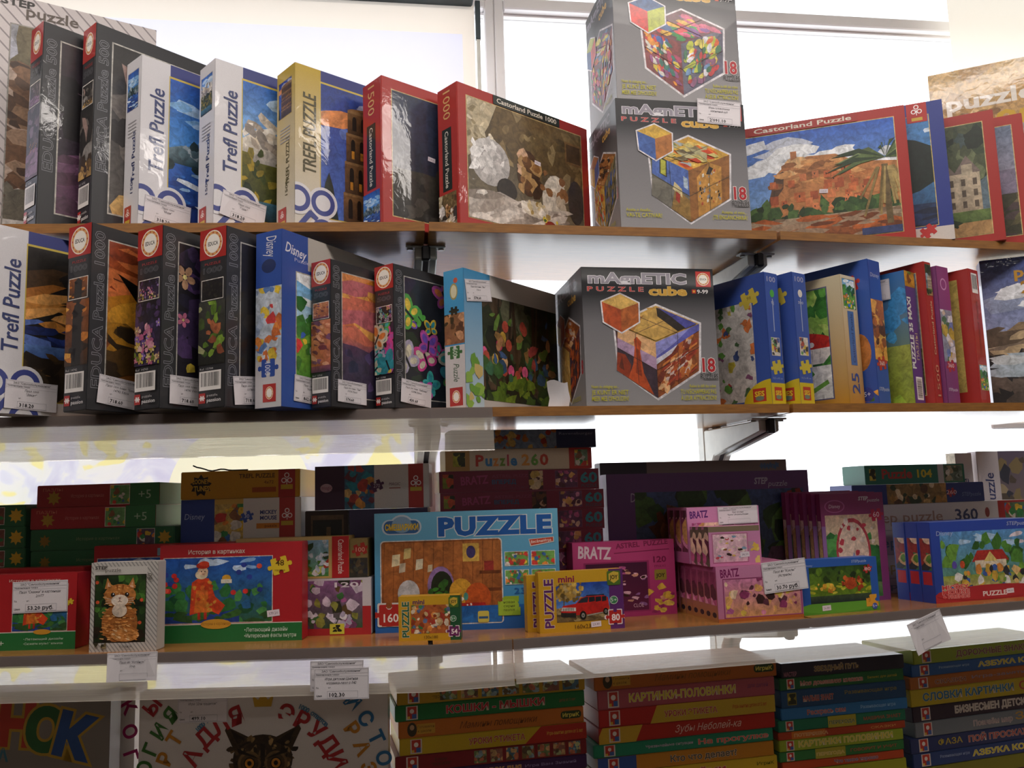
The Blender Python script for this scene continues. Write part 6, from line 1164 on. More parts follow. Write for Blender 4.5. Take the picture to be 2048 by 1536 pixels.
front(3, 1222, 1630, 944, .234, .038, 'large purple 360 piece puzzle box with forest and blue tent picture', {'*': '#5e3a6e'}, purple360, i=1)
front(3, 1210, 1588, 922, .273, .035, 'grey and dark puzzle box standing behind the purple 360 box', {'*': '#7a6a6c', 'left': '#2c2438'}, grey_back, i=1)
# pink packs in two tiers
def pink80(b):
    f = b.face('front'); W = f.w; f.part('print').rect(0, 0, W, 1, '#b06a8a', '#c07aa0'); f.text('BRATZ', W*.05, .80, .15, '#7a1c58', 'l', W*.22, 3, bold=.05); g = f.sub(W*.09, .08, W*.97, .76); g.fill('#c8905c', '#c87aa0'); g.blobs(0, 0, g.w, 1, 50, .09, ['#d8a060', '#3a1c1c', '#8a3460', '#c87898', '#d8b84c', '#5a2c3c', '#b05a90', '#e0c0a0'], 4); f.part('print').frame(W*.07, .06, W*.99, .78, .015, '#8a3460'); f.rect(0, 0, W, .06, '#a85a24')
    s = b.face('left'); s.part('print').rect(0, 0, s.w, 1, '#a8703c', '#a04a80'); s.ell(s.w*.5, .12, s.w*.3, .05, '#2c2430'); p_toons(s.sub(s.w*.1, .3, s.w*.9, .9), 4, '#b0607c', PINKS, 8, .25)
def pink80_tag(b): pink80(b); price_label(b, 'front', b.face('front').w*.80, .78, .088, ['Пазл 80 "Куклы"', '(Астрель)'], '30.70 руб.', 4, .0, .62)
PK = {'*': '#b06a8a'}
dists = [0, .0275, .055, .0825, .110, .1375, .165]; lab7 = ['foremost, with the 30.70 price card', 'second', 'third', 'fourth', 'fifth', 'sixth', 'rearmost']
i0 = inset_of(3, 1434, 1246, 1); zlow3 = None
for q in range(7):
    off = q*(1434-1358)/6
    o = front(3, 1434-off, 1604-off*.95, 1130-q*1.4, i0+dists[q], .0265, 'pink picture puzzle box in the lower row of seven, %s' % lab7[q] if q else 'pink picture puzzle box in the lower row, foremost, with the 30.70 price card', PK, pink80_tag if q == 0 else pink80, i=1, zt=zlow3, group='pink puzzle boxes standing in a row'); zlow3 = o.zt
def pink140(b):
    f = b.face('front'); W = f.w; f.part('print').rect(0, 0, W, 1, '#c87aa8', '#c886b0'); f.text('BRATZ', W*.04, .80, .13, '#5a2470', 'l', W*.25, 3, bold=.05); p_toons(f.sub(W*.06, .05, W*.94, .72), 8, '#c07aa0', PINKS, 40, .09); s = b.face('left'); s.part('print').rect(0, 0, s.w, 1, '#a85888', '#b8709c'); p_toons(s.sub(s.w*.1, .2, s.w*.9, .95), 5, '#a0607c', PINKS+['#5a4a44'], 10, .25)
def pink140_tag(b): pink140(b); price_label(b, 'front', b.face('front').w*.70, .84, .083, ['Пазл 140 мини', '"Куклы" (Астрель)/Казань'], '', 1, 0., .40)
def pinksmall(b):
    f = b.face('front'); W = f.w; f.part('print').rect(0, 0, W, 1, '#c878a4', '#c080a8'); f.rect(0, .86, W, 1, '#7a6a54'); g = f.sub(W*.08, .1, W*.74, .8); g.fill('#d0a0b0', '#e0b8c4'); g.blobs(0, .1, g.w, .9, 30, .07, ['#8a5a34', '#d8b060', '#c84c5c', '#3a2420', '#d8c4b0', '#7a98b0', '#e8d8d0'], 4, .5, 1.57); f.part('print').frame(W*.06, .08, W*.76, .82, .012, '#a8506c'); f.blobs(W*.76, .05, W*.98, .6, 10, .07, ['#d8b04c', '#e0c070', '#b08a98'], 5); tiny_sticker(f, W*.6, .2, .26, '38.30', 3); s = b.face('left'); p_toons(s.sub(0, 0, s.w, 1), 6, '#b06a8c', PINKS+['#6a5a4c'], 14, .2)
zz = zlow3+.0004
for q in range(3): front(3, 1376-q*13, 1520-q*13, 1013, i0+.095+q*.031, .03, 'pink puzzle box of the upper tier %s' % ['with a blank-priced paper card', 'behind the one with the paper card', 'at the very back'][q], PK, pink140_tag if q == 0 else pink140, z0=zz, i=1, group='pink puzzle boxes of the upper tier')
for q in range(3): front(3, 1417-q*12, 1519-q*12, 1052, i0+.008+q*.028, .027, 'small pink puzzle box on the lower row, %s' % ['foremost', 'second', 'third behind'][q], PK, pinksmall, z0=zz, i=1, group='small pink puzzle boxes')
# right part of the third shelf
def gown(b):
    f = b.face('front'); W = f.w; f.part('print').rect(0, 0, W, 1, '#7a3a78', '#8a3464'); f.rect(0, .0, W*.1, .7, '#8a629a'); g = f.sub(W*.06, .04, W*.88, .80); g.fill('#3a7a3c', '#d8b8a0'); g.blobs(0, .1, g.w, .75, 36, .09, ['#2c6a34', '#3c8044', '#245a2c', '#52944c'], 3); g.ell(g.w*.5, .55, .24, .42, '#d8c0b0'); g.ring(g.w*.5, .55, .36, .41, '#a83c48', 22, .62); g.blobs(g.w*.1, .5, g.w*.9, .95, 14, .03, ['#b83c4c', '#d8c8c0'], 6); g.blobs(0, 0, g.w, .14, 12, .06, ['#d0c4d0', '#b8a0c0', '#c8d0dc'], 7); g.poly([(g.w*.5, .55), (g.w*.28, .1), (g.w*.72, .1)], '#8a9ac8'); g.blobs(g.w*.3, .1, g.w*.7, .4, 10, .05, ['#98a8d4', '#b0bce0', '#7a8abc'], 8)
    f.part('emblem').ell(W*.22, .88, W*.16, .06, '#b05a90'); f.ell(W*.22, .88, W*.14, .05, '#8a3464'); f.text('Disney', W*.22, .865, .035, '#d8c0d0', 'c', W*.18, shear=.1); f.text('STEP', W*.60, .93, .035, '#d8d0d8', 'l', W*.16, bold=.03, shear=.2); f.text('puzzle', W*.74, .915, .032, '#d8d0d8', 'l', W*.2, shear=.2); f.part('print').piece(W*.87, .79, .055, '#b02444', .1); f.text('60', W*.87, .77, .05, '#e0c8d0', 'c', W*.1)
    s = b.face('left'); s.part('print').rect(0, 0, s.w, 1, '#8a4a7c', '#8a3464'); p_toons(s.sub(s.w*.1, .1, s.w*.9, .75), 5, '#b89a90', ['#c8b070', '#d0a0a8', '#3a6a44', '#b8a8c8', '#e0d0c4'], 16, .2)
GW = {'*': '#7a3468'}
ig = inset_of(3, 1652, 1209, 2)
for q in range(5):
    off = q*17.5; front(3, 1651-off, 1778-off*.93, 986-q*.8, ig+q*.0145, .0122, 'purple puzzle box with rose arch and pale gown, %s of five' % ['foremost', 'second', 'third', 'fourth', 'rearmost'][q], GW, gown, i=2, group='purple rose arch boxes')
def safari(b):
    f = b.face('front'); W = f.w; f.part('print').fill('#2454a4', '#2858a8'); f.rect(0, 0, W, .16, '#4a8a24', '#5a9a2c'); f.ell(W*.45, .12, W*.5, .11, '#5c9a30'); p_jungle(f.sub(W*.1, .2, W*.9, .86)); f.text('Disney', W*.05, .88, .04, '#a8b8d8', 'l', W*.1, shear=.1); f.text('STEPpuzzle', W*.66, .91, .05, '#c0c8dc', 'l', W*.2, shear=.2); f.part('print').piece(W*.87, .78, .07, '#b02c24', .3); f.text('80', W*.87, .75, .06, '#e0d0d0', 'c', W*.08); f.part('print').blobs(W*.82, .08, W*.98, .3, 8, .06, ['#d89a2c', '#c88424'], 3); f.ell(W*.93, .08, .06, .06, '#3a4c98'); f.text('5+', W*.93, .06, .05, '#d8d8ec', 'c', W*.06); tiny_sticker(f, W*.24, .06, .19, '26.80', 2)
front(3, 1604, 1756, 1117, .0, .035, 'blue and green puzzle box with red-brown boar in a sunny jungle, marked 80', {'*': '#2454a4'}, safari, ybase=1226, i=2)
def step_white(k): return ops(('t', 'Step puzzle', .08, .3, .42, ['#8aa0b8', '#b0a070', '#7a98b0', '#a88a80'][k % 4], 'l', .40, {'bold': .01}), *([('t', '360', .55, .28, .46, '#3a4470', 'l', .13, {'bold': .02}), ('r', .80, 1, '#a82c2c'), ('m', .84, .12, .97, .9, tn(5, '#5a7a5c', MIX, 14, .16), '#8a5a5c'), ('e', .735, .55, .12, .2, '#8a3a3c')] if k == 3 else []))
WB = {'*': '#d0ccd0'}
sts = [(1705, 2062, y, 'white puzzle box end with pastel lettering, %s' % t, WB, step_white(q)) for q, (y, t) in enumerate(((1150, 'lowest'), (1103, 'second from the bottom'), (1056, 'third from the bottom'), (1005, 'topmost, with 360 and a red end')))]
def blue260(b): ops(('f', lambda f: p_toons(f.sub(f.w*.25, 0, f.w*.70, 1), 7, '#8a6a3c', ['#c8a060', '#5a3a24', '#d8c098', '#2c3c24', '#a87838', '#b8884c'], 34, .16)), ('p', .74, .5, .2, '#a82c38', .3), ('t', '260', .70, .42, .2, '#e0c8d0', 'l', .08), ('t', 'STEPpuzzle', .82, .3, .2, '#7a8ac0', 'l', .15, {'shear': .2}))(b)
def green104(b): ops(('r', .72, .78, '#b8b4b4'), ('m', .79, .1, .97, .9, tn(5, '#5a6a5c', ['#8a9a8c', '#3a4a34', '#a89a7c', '#c8c4b8'], 16, .16), '#7a8a50'), ('m', .04, .2, .1, .8, tn(3, '#b8a83c', ['#2c2c1c'], 5, .2), '#1c6a58'), ('t', 'Puzzle', .16, .3, .5, '#a83430', 'l', .30, {'bold': .04}), ('t', '104', .51, .32, .42, '#c8b42c', 'l', .15, {'bold': .04}))(b)
sts += [(1703, 1966, 967, 'dark blue puzzle box end with golden fur print and red 260 piece', {'*': '#28387c'}, blue260), (1728, 1927, 929, 'teal puzzle box end lettered Puzzle 104, on top of the right stack', {'*': '#1c6a58'}, green104)]
stack(3, .228, .075, sts, i=2)
def white_spine(b): f = b.face('front'); W = f.w; f.text('Trefl Puzzle', W*.68, .30, W*.42, '#3a4478', 'l', .5, 90, bold=.01, shear=.1); s_ = b.face('left'); p_toons(s_.sub(0, 0, s_.w, 1), 4, '#8a7a6a', ['#a89a84', '#6a5a44', '#c8bca8'], 12, .1)
def white_cover(b): f = b.face('front'); W = f.w; f.part('print').rect(W*.42, .0, W, 1, '#8a7a5c', '#6a6078'); f.blobs(W*.42, .3, W, .95, 20, .05, ['#8a7a58', '#5a5048', '#a8987c', '#3a3c4c'], 3); f.text('Trefl Puzzle', W*.3, .33, .09, '#3a4478', 'l', .5, 90, bold=.01, shear=.1)
front(3, 1930, 1964, 906, .306, .028, 'narrow white puzzle box spine standing at the back of the right stack', {'*': '#d0c9d0', 'right': '#8a6a44'}, white_spine, i=2)
front(3, 1973, 2075, 902, .306, .028, 'white-banded puzzle box with brownish picture at the back of the right stack', {'*': '#d0c9d0'}, white_cover, i=2)
def house(b):
    f = b.face('front'); W = f.w; f.part('print').fill('#223c8c', '#2844a0'); f.rect(0, 0, W, .1, '#a8242c'); g = f.sub(W*.08, .09, W*.98, .87); g.fill('#5a8a2c', '#5a90c8'); clouds(g, .7, .95, 6, .07, ['#d8c8d0', '#a8c4e0'], 3); g.blobs(0, .45, g.w, .85, 22, .1, ['#3a6a24', '#4c8030', '#2c5a20', '#6a9a3c'], 4); g.poly([(g.w*.3, .5), (g.w*.36, .68), (g.w*.62, .68), (g.w*.68, .5)], '#a82c24'); g.rect(g.w*.33, .4, g.w*.65, .52, '#d8c8b0'); g.poly([(g.w*.42, .5), (g.w*.49, .66), (g.w*.56, .5)], '#d8c070'); g.rect(0, 0, g.w, .3, '#c8b080', '#8a9a3c'); g.blobs(0, .05, g.w, .4, 60, .055, ['#d8d4d0', '#3a5aa0', '#c8a03c', '#b83c2c', '#e0b878', '#2c2c34', '#6a9a34', '#d88a3c'], 6); g.ell(g.w*.2, .47, .05, .06, '#c8502c'); g.ell(g.w*.12, .47, .05, .06, '#5a4aa0')
    f.part('print').ell(W*.5, .1, W*.5, .09, '#a8242c'); f.text('MICKEY', W*.06, .16, .055, '#c83c3c', 'l', W*.24, bold=.05, edge='#d8c8c0', ew=.05); f.text('MOUSE', W*.06, .10, .055, '#c83c3c', 'l', W*.24, bold=.05, edge='#d8c8c0', ew=.05); f.text('& FRIENDS', W*.06, .05, .04, '#c83c3c', 'l', W*.24, bold=.04, edge='#d8c8c0', ew=.05); f.text('PUZZLE', W*.42, .05, .06, '#dcccc8', 'l', W*.22, bold=.04); tiny_sticker(f, W*.64, .06, .12, '44.10', 2); f.text('Disney', W*.05, .83, .06, '#a8b0d8', 'l', W*.15, shear=.1); f.text('STEPpuzzle', W*.70, .92, .05, '#b8c0dc', 'l', W*.22, shear=.2)
    s = b.face('left'); s.part('print').rect(0, 0, s.w, 1, '#203888', '#24409a'); p_toons(s.sub(s.w*.1, .4, s.w*.9, .8), 5, '#3c6a44', ['#c8a070', '#8a2c2c', '#2c2c34', '#d8b8a0', '#5a8a34'], 10, .2); s.part('print').rect(s.w*.15, .22, s.w*.85, .38, '#a8242c')
HB_ = {'*': '#223c8c'}
ih = inset_of(3, 1868, 1208, 2)
for q in range(3): front(3, 1868-q*26, 2085-q*24, 1040, ih+q*.034, .033, 'blue puzzle box with red-roofed house and a crowd in a garden, %s of three' % ['foremost', 'middle', 'rearmost'][q], HB_, house, i=2, group='blue red-roofed house boxes')

# ------------------------------------------------------------------ lowest shelf: board games
GB = dict(name='board_game_box', cat='game box')
def spine(base, title, ink, kind=0, sub=None, tab=None, fancy=0, h=.42, x=.3, w=.5):
    """long game box side: publisher square, title lettering, tabs"""
    def a(b):
        f = b.face('front'); W = f.w
        if tab: f.part('print').poly([(W*tab[0], 0), (W*tab[1], 0), (W*(tab[1]+tab[3]), 1), (W*(tab[0]+tab[3]), 1)], tab[2])
        if kind == 0:
            f.part('emblem').rect(W*.055, .08, W*.115, .92, '#c8bcb4'); f.rect(W*.062, .14, W*.108, .88, '#b03428'); f.ell(W*.085, .6, .14, .14, '#d8d0c8'); f.rect(W*.085, .14, W*.108, .42, '#3a5a98'); f.rect(W*.062, .14, W*.075, .3, '#d0a83c')
        elif kind == 1:
            f.part('emblem').ell(W*.07, .5, .3, .42, '#3a3020'); f.ell(W*.07, .62, .14, .16, '#b08a68'); f.rect(W*.095, .2, W*.19, .8, '#b88a2c'); f.text('Готовимся', W*.1, .55, .16, '#5a3a14', 'l', W*.085, res=1); f.text('к школе', W*.1, .3, .16, '#5a3a14', 'l', W*.07, res=1); f.part('emblem').round_rect(W*.87, .3, W*.985, .78, .2, '#2c3c1c'); f.text('ИгриК', W*.928, .42, .24, '#d0c050', 'c', W*.095, bold=.03, part='emblem')
        elif kind == 2:
            f.part('emblem').rect(W*.05, .15, W*.12, .85, '#8a7a2c'); f.blobs(W*.055, .2, W*.115, .8, 6, .15, ['#2c2c18', '#c8b03c'], 3)
        if title: f.text(title, W*x, .30, h, ink, 'l', W*w, bold=[.05, .0, .02][fancy], shear=[0, .35, 0][fancy], edge=None if fancy == 1 else '#c8b8a8', ew=.03)
        if sub: f.text(sub[0], W*sub[1], sub[2], sub[3], sub[4], 'l', W*sub[5], bold=.015)
    return a
def pics(base, n0, seed):
    def a(b):
        f = b.face('front'); W = f.w; spine(base, None, None)(b); f.text('В серии', W*.2, .55, .18, '#3a2c14', 'l', W*.06, res=1); f.text('"ТВОЯ ИГРА"', W*.18, .25, .18, '#3a2c14', 'l', W*.1, res=1)
        for q in range(7): x = n0+q*(.985-n0)/7; mini(f, W*x, .12, W*(x+(.985-n0)/7-.02), .9, tn(seed+q, ['#6a7a4c', '#8a5a4c', '#4a6a7c', '#7a6a3c'][q % 4], ['#a8b07c', '#c8a06c', '#5a4a34', '#8aa0a8', '#b86a4c'], 12, .18), '#a8783c')
    return a
Lb = 'board game box end, %s'
HID = ['#5a2c44', '#2c4a6a', '#6a4a1c', '#2c5a3c', '#5a3a2c']
def gstack(inset, d, ybot, rows, i, x0, x1, what):
    """visible rows from the bottom up, resting on boxes that fill the stack down to the shelf"""
    R = rr(int(x0)); out = []; xm = (x0+x1)/2; P = on_shelf(4, xm, inset, top_of(4)+.1, i)[0]; zb = z_at(P, ybot); n = max(1, round((zb-top_of(4))/.026)); z = top_of(4); dz = (zb-z)/n
    for q in range(n):
        front(4, x0+R.uniform(-4, 4), x1+R.uniform(-4, 4), 0, inset, d, 'game box low in the stack under %s, %s from the shelf' % (what, ['first', 'second', 'third', 'fourth', 'fifth', 'sixth'][q]), HID[q % 5], None, z0=z, zt=z+dz-.0003, i=i, **GB); z += dz
    for y, col, art, label in rows:
        a, b = R.uniform(-5, 7), R.uniform(-6, 4); out.append((x0+a, x1+b, y, label, col, art))
    stack(4, inset, d, out, i=i, z0=z, **GB)
gstack(.115, .15, 1556, [
    (1527, '#3a1c4c', spine('', 'РАСПОРЯДОК ДНЯ', '#c08a3c', 3, ('Игра Вам Знаний', .66, .5, .2, '#8a7aa8', .28), x=.28, w=.36), 'deep purple game box end at the foot of the stack beside the owl box'),
    (1495, '#7a1820', pics('', .40, 3), 'dark red game box end with a strip of small pictures on its right half'),
    (1461, '#b89a1c', spine('', 'УРОКИ ЭТИКЕТА', '#a83420', 0, ('Игра-занятие детям от 5 лет', .78, .42, .22, '#d0a03c', .2), (.66, 1.2, '#a8281c', .09), 2, .36, .36, .30), 'yellow and red etiquette game box end, left of the pink picture-halves stack'),
    (1428, '#b0621c', spine('', 'Мамины помощники', '#6a3a10', 1, None, None, 1, .42, .32, .42), 'orange game box end with slanting script title, between green and yellow ones'),
    (1396, '#1e6a34', spine('', 'КОШКИ - МЫШКИ', '#b02c34', 0, ('дети от 3 лет', .86, .4, .2, '#8a5a3c', .09), None, 0, .46, .26, .52), 'green game box end with red cats and mice title'),
    (1362, '#b08a1c', pics('', .22, 13), 'yellow game box end with a row of small framed pictures, topmost of its stack')], 1, 794, 1170, 'the purple one')
gstack(.11, .15, 1558, [
    (1529, '#b89a20', spine('', 'пойми', '#a8282c', 3, ('ИгриК', .88, .4, .24, '#5a5a14', .1), None, 0, .4, .46, .24), 'yellow game box end with red lettering under the blue and orange one'),
    (1499, '#b0741c', spine('', 'Кто что делает?', '#4a4434', 0, None, (-.02, .21, '#2c4a8a', 0), 2, .42, .40, .38), 'orange game box end with blue left tab asking who does what'),
    (1473, '#1e7a5a', spine('', 'На прогулке', '#c85a4c', 0, ('Чрезвычайные ситуации', .28, .42, .22, '#b8a8b8', .26), None, 2, .40, .57, .40), 'teal green game box end with pale red walking title'),
    (1440, '#a82418', spine('', 'Зубы Неболей-ка', '#d8b8a8', 0, None, (-.02, .20, '#c09a2c', .04), 1, .46, .42, .38), 'red game box end with yellow left tab and white script'),
    (1405, '#a8201c', spine('', 'УРОКИ ЭТИКЕТА', '#a83420', 0, ('Игра-занятие детям от 5 лет', .75, .42, .22, '#a83c20', .2), (.28, 1.2, '#b8982c', .04), 2, .34, .36, .30), 'red and yellow etiquette game box end under the pink picture-halves box'),
    (1367, '#a04a54', spine('', 'КАРТИНКИ-ПОЛОВИНКИ', '#c8b43c', 0, ('для детей', .84, .5, .22, '#7a3c5c', .12), None, 0, .42, .17, .60), 'dusty pink game box end with yellow picture-halves title'),
    (1333, '#a85a1c', spine('', 'Мамины помощники', '#7a4a18', 1, None, None, 1, .40, .32, .42), 'orange game box end with slanting script title, topmost above the pink one')], 1, 1190, 1549, 'the red-lettered yellow one')
gstack(.11, .15, 1556, [
    (1529, '#8a8a20', spine('', None, None, 0), 'olive yellow game box end at the foot of the dark-topped stack'),
    (1512, '#a8401c', spine('', 'Что такое хорошо', '#4a4a7a', 3, None, None, 2, .4, .42, .36), 'orange-red game box end low in the dark-topped stack'),
    (1492, '#2c6a34', spine('', 'ПЕРЕХОДА', '#c8a83c', 0, ('ГОВОРИТ И УЧИТ', .56, .35, .3, '#a84a3c', .38), (.28, .52, '#98902c', 0), 2, .3, .29, .22), 'green game box end with mustard label panel, below the lime picture-halves box'),
    (1469, '#8a9a24', spine('', 'КАРТИНКИ ПОЛОВИНКИ', '#c8b43c', 0, None, None, 0, .5, .15, .76), 'lime green game box end with yellow picture-halves title'),
    (1453, '#a03a1c', spine('', 'ПОТЕРЯШКА', '#c88a2c', 3, ('СКАЗКИ', .72, .35, .3, '#c8944c', .2), (.1, .36, '#b8641c', 0), 2, .4, .12, .26), 'rust red game box end with orange label, above the lime one'),
    (1430, '#1e6a4c', spine('', 'ПЕРЕХОДА', '#3a5a2c', 0, ('МАШИНА ЗНАЕТ', .66, .35, .3, '#b0503c', .3), (.38, .60, '#a89a30', 0), 2, .3, .39, .2), 'green game box end with mustard label panel, below the light blue box'),
    (1406, '#2c6aa0', spine('', 'Раскрась сам', '#b05050', 3, ('Развивающая игра', .62, .4, .28, '#8ab0d0', .28), None, 2, .42, .20, .3), 'light blue game box end in the dark-topped stack'),
    (1371, '#20446a', spine('', 'МАЛЫШ ЗНАЕТ', '#a03c34', 2, ('Развивающая игра', .50, .5, .22, '#8a7a40', .42), None, 0, .30, .17, .24), 'slate blue game box end with red title and gold lettering'),
    (1347, '#1e5a2c', spine('', 'Моя домашняя книжка', '#b0685c', 0, ('Бизнес для детей', .70, .4, .2, '#a8902c', .24), None, 0, .36, .16, .5), 'dark green game box end with pink title'),
    (1318, '#241c2c', spine('', 'ЗВЕЗДНЫЙ ПУТЬ', '#8a6a20', 3, ('МАСТЕР', .02, .1, .3, '#a86a7a', .1), None, 2, .36, .26, .36), 'near-black game box end, topmost of its stack')], 1, 1556, 1808, 'the olive yellow one')
gstack(.11, .15, 1546, [
    (1517, '#6a6a20', spine('', None, None, 3), 'dull olive game box end at the foot of the lime-topped stack'),
    (1488, '#20386a', spine('', 'АЗБУКА КОЛОБКА', '#b8ac2c', 0, ('Развивающая игра', .18, .5, .2, '#8090b0', .2), None, 0, .4, .40, .6), 'navy game box end with yellow alphabet title, lower of two'),
    (1458, '#24305c', spine('', 'ПОЙ ПРОСКАЖИ МНЕ', '#a04a44', 0, ('ФАЗА', .18, .35, .4, '#b09a34', .16), None, 0, .4, .38, .6), 'indigo game box end with red title'),
    (1427, '#6a7078', spine('', 'Познаём мир', '#9a8a90', 0, ('Знаю', .70, .35, .5, '#b0883c', .3), None, 2, .36, .40, .28), 'grey game box end with orange lettering'),
    (1397, '#2c1c2c', spine('', 'БИЗНЕСМЕН ДЕТСКИЙ', '#b8b0a8', 0, None, None, 0, .46, .28, .56), 'dark plum game box end with white title'),
    (1364, '#b09a1c', spine('', 'СЛОВКИ КАРТИНКИ', '#2c6a8a', 3, ('О', .74, .3, .5, '#b0403c', .06), None, 0, .44, .08, .62), 'bright yellow game box end with blue title'),
    (1339, '#a0581c', spine('', 'СКАЗКИ', '#7a3c24', 0, ('Игра-занятие', .40, .4, .26, '#8a7a8a', .4), None, 2, .34, .16, .2), 'brown-orange game box end under the navy alphabet one'),
    (1315, '#24508a', spine('', 'АЗБУКА КОЛОБКА', '#c0b030', 0, ('Развивающая игра', .18, .5, .2, '#8aa0c0', .2), None, 0, .42, .44, .6), 'navy game box end with yellow alphabet title, upper of two'),
    (1287, '#8a9a2c', spine('', 'ДОРОЖНЫЕ ЗНАКИ', '#7a4a3c', 0, None, None, 0, .42, .28, .5), 'lime green game box end with brown road signs title, topmost')], 2, 1820, 2110, 'the dull olive one')
# owl quiz boxes and the dark cover at the left
def letters(f, word, pts, h, c):
    for ch, (x, y, r) in zip(word, pts): f.text(ch, x, y, h, c, 'c', rot=r, bold=.07)
def owl_art(b):
    f = b.face('front'); W = f.w; f.part('print').fill('#cfc8c4'); cx, cy = W*.50, .40
    p_owl(f.sub(cx-.24, .267, cx+.24, .807, 'picture'))
    def arc(word, r, a0, a1, h, c):
        n = len(word)
        for q, ch in enumerate(word):
            a = math.radians(a0+(a1-a0)*q/max(1, n-1))
            if not (.06 < cx+r*math.sin(a) < W-.06 and .02 < cy+r*math.cos(a) < .9) or ch == ' ': continue
            f.text(ch, cx+r*math.sin(a), cy+r*math.cos(a), h, c, 'c', rot=-math.degrees(a), bold=.07)
    for wd, r_, a0, a1, h_, c_ in (('ИГРА', .43, -102, -62, .10, '#a02428'), ('ДЛЯ', .43, -46, -20, .10, '#a02428'), ('ЭРУДИТОВ', .43, 17, 104, .10, '#a02428'), ('СПОРТ', .58, -104, -58, .085, '#b87a24'), ('РАЗНОЕ', .60, 56, 110, .085, '#b87a24'), ('БИОЛОГИЯ', .68, -112, -50, .085, '#3a6a2c'), ('ИСТОРИЯ', .70, 46, 104, .085, '#2c6a9a'), ('ФИЛЬМЫ', .80, -92, -52, .085, '#a0242c'), ('ГЕОГРАФИЯ', .82, 44, 104, .085, '#a02460')): arc(wd, r_, a0, a1, h_, c_)
    arc('1000 вопросов', .53, -46, -26, .028, '#4a7a9a'); arc('1000 ответов', .53, 24, 44, .028, '#4a7a9a'); f.part('emblem').poly([(cx-.05, .90), (cx-.065, .97), (cx-.03, .94), (cx, .98), (cx+.03, .94), (cx+.065, .97), (cx+.05, .90)], '#b8902c')
    price_label(b, 'front', cx-.36, .90, .085, ['Игра "Для эрудитов"'], '499.10', 0)
OW = {'*': '#cfc8c4'}
front(4, 273, 778, 1378, .10, .024, 'white quiz game box with eagle owl and colourful arcs of letters', OW, owl_art, i=0, **GB)
def owl_back(b):
    f = b.face('front'); W = f.w; f.part('print').fill('#cfc8c4')
    for q, ch in enumerate('КОГРА'): f.text(ch, W-.075+.01*q, .86-q*.14, .085, '#a02460', 'c', rot=-60-6*q, bold=.07)
    for q, ch in enumerate('ИСТО'): f.text(ch, W-.18+.01*q, .72-q*.14, .075, '#2c6a9a', 'c', rot=-60-6*q, bold=.07)
front(4, -200, 264, 1380, .15, .05, 'second white quiz game box, mostly hidden behind the dark cartoon-letter box', OW, owl_back, i=0, **GB)
def dark_cover(b):
    f = b.face('front'); W = f.w; f.part('print').fill('#7a7068'); x = 0
    for ch, dx, c, r in (('Н', W-.65, '#a83424', -4), ('О', W-.50, '#2c5a30', -8), ('К', W-.33, '#2c4a80', -14)): f.text(ch, x+dx, .72-(dx-W+.65)*.16, .22, c, 'l', rot=r, bold=.06, edge='#a8842c', ew=.05, fat=True)
    f.text('ИГРА', W-.80, .62, .07, '#3a6a7a', 'l', .22, bold=.05); g = f.sub(0, 0, W, .5); g.rect(0, 0, g.w, .3, '#3a3c24', '#4a5030'); g.blobs(0, .15, g.w, .5, 26, .06, ['#2c3c20', '#3a4c2c', '#243018'], 3); g.rect(g.w*.55, .1, g.w*.78, .62, '#7a5434'); g.poly([(g.w*.5, .62), (g.w*.53, .84), (g.w*.74, .8), (g.w*.8, .62)], '#7a2c20')
    for q in range(4): g.rect(g.w*(.57+q*.05), .38, g.w*(.60+q*.05), .54, '#4a6a7c')
front(4, -190, 213, 1384, .085, .04, 'dim game box cover with big coloured cartoon letters and a brick house', {'*': '#7a7068'}, dark_cover, i=0, **GB)

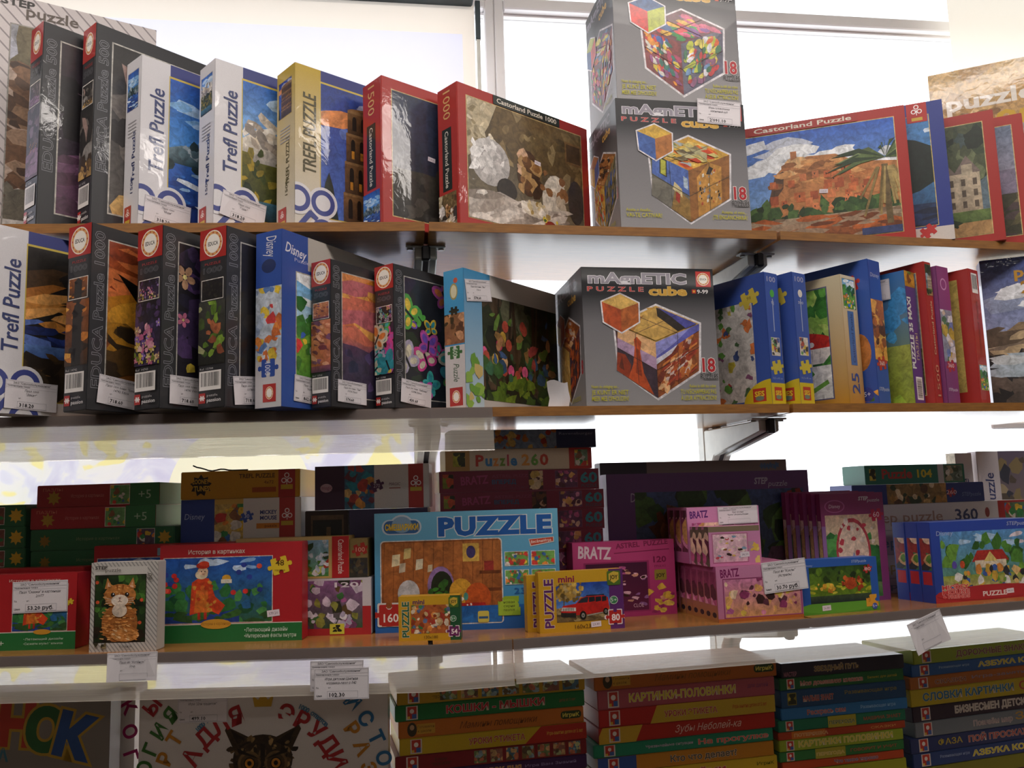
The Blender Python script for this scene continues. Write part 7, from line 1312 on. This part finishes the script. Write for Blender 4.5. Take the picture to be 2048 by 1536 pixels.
# ------------------------------------------------------------------ paper price cards hanging on the strips
def hang_card(k, px, py, w, lines, price, label, ang=0., out=.02, curl=.003, ratio=.55):
    """card clipped to the front of the price strip; (px, py) is the image point of its centre"""
    a, i = on_shelf(k, px, -out, SHELVES[k][0]-.02); z = z_at(a, py); y = yaw_of(k, i); h = w*ratio
    r = tag(empty('price_card', (a[0], a[1], z), y), label, 'price card'); c, s_ = math.cos(math.radians(ang)), math.sin(math.radians(ang)); U = np.array((c, 0, s_)); V = np.array((-s_, 0, c))
    label_sheet(r, -U*w/2-V*h/2, U, V, (0, -1, 0), w, h, lines, price, 'sheet', curl)
hang_card(3, 265, 1333, .080, ['Пазл 80 "Котёнок"', 'Step'], '', 'tilted paper price card hanging under the kitten box', 1, .017)
hang_card(3, 674, 1351, .084, ['Игра детская', 'мозаика'], '', 'white paper price card tucked behind the 102.30 card', 0, .0165, 0)
hang_card(3, 683, 1367, .086, ['Игра детская Цветная', 'мозаика-пазл с-542'], '102.30', 'white paper price card printed 102.30', 0, .0195, 0)
hang_card(3, 1855, 1264, .080, [], '', 'blank crumpled price card hanging askew under the red-roofed house boxes', 17, .019, .004, .72)

# loose bits: a curled strap on the yellow box and a torn tag pocket beside the cube
yz = ys[-1].zt; pts = []
for q in range(15):
    t = q/14; P = on_shelf(3, 386+t*110, .215, yz, 0)[0]; pts.append((P[0], P[1], yz+.0016+.011*max(0, 1-t*3.2)**2+.003*math.sin(t*9)**2*(t < .75)))
o0 = pts[0]; strap = MB()
for a, b in zip(pts[:-1], pts[1:]): strap.tube([a[i]-o0[i] for i in range(3)], [b[i]-o0[i] for i in range(3)], .0014, 6)
st_ = strap.build('packing_strap', 'black_plastic'); st_.location = o0; tag(st_, 'thin dark curled packing strap lying on the yellow puzzle box', 'strap')
P, i_ = on_shelf(2, 1117, .012); v, fs = [], []
for q in range(7):
    t = q/6
    for j in range(4): r_ = j/3; v.append((-.019+.038*t+.003*math.sin(5*r_), -.006*math.sin(t*3.1)-.008*r_*r_, .044*r_+.003*math.sin(t*6)*r_+.0004))
for q in range(6):
    for j in range(3): a = q*4+j; fs.append((a, a+4, a+5, a+1))
tp = mesh_obj('tag_pocket', v, fs, [lin('#d8d4d8')]*len(v), 'paper_label', None, True); tp.location = (P[0], P[1], top_of(2)); tp.rotation_euler = (0, 0, yaw_of(2, 1)); tag(tp, 'small bent white tag pocket standing between the forest glade box and the cube', 'tag')
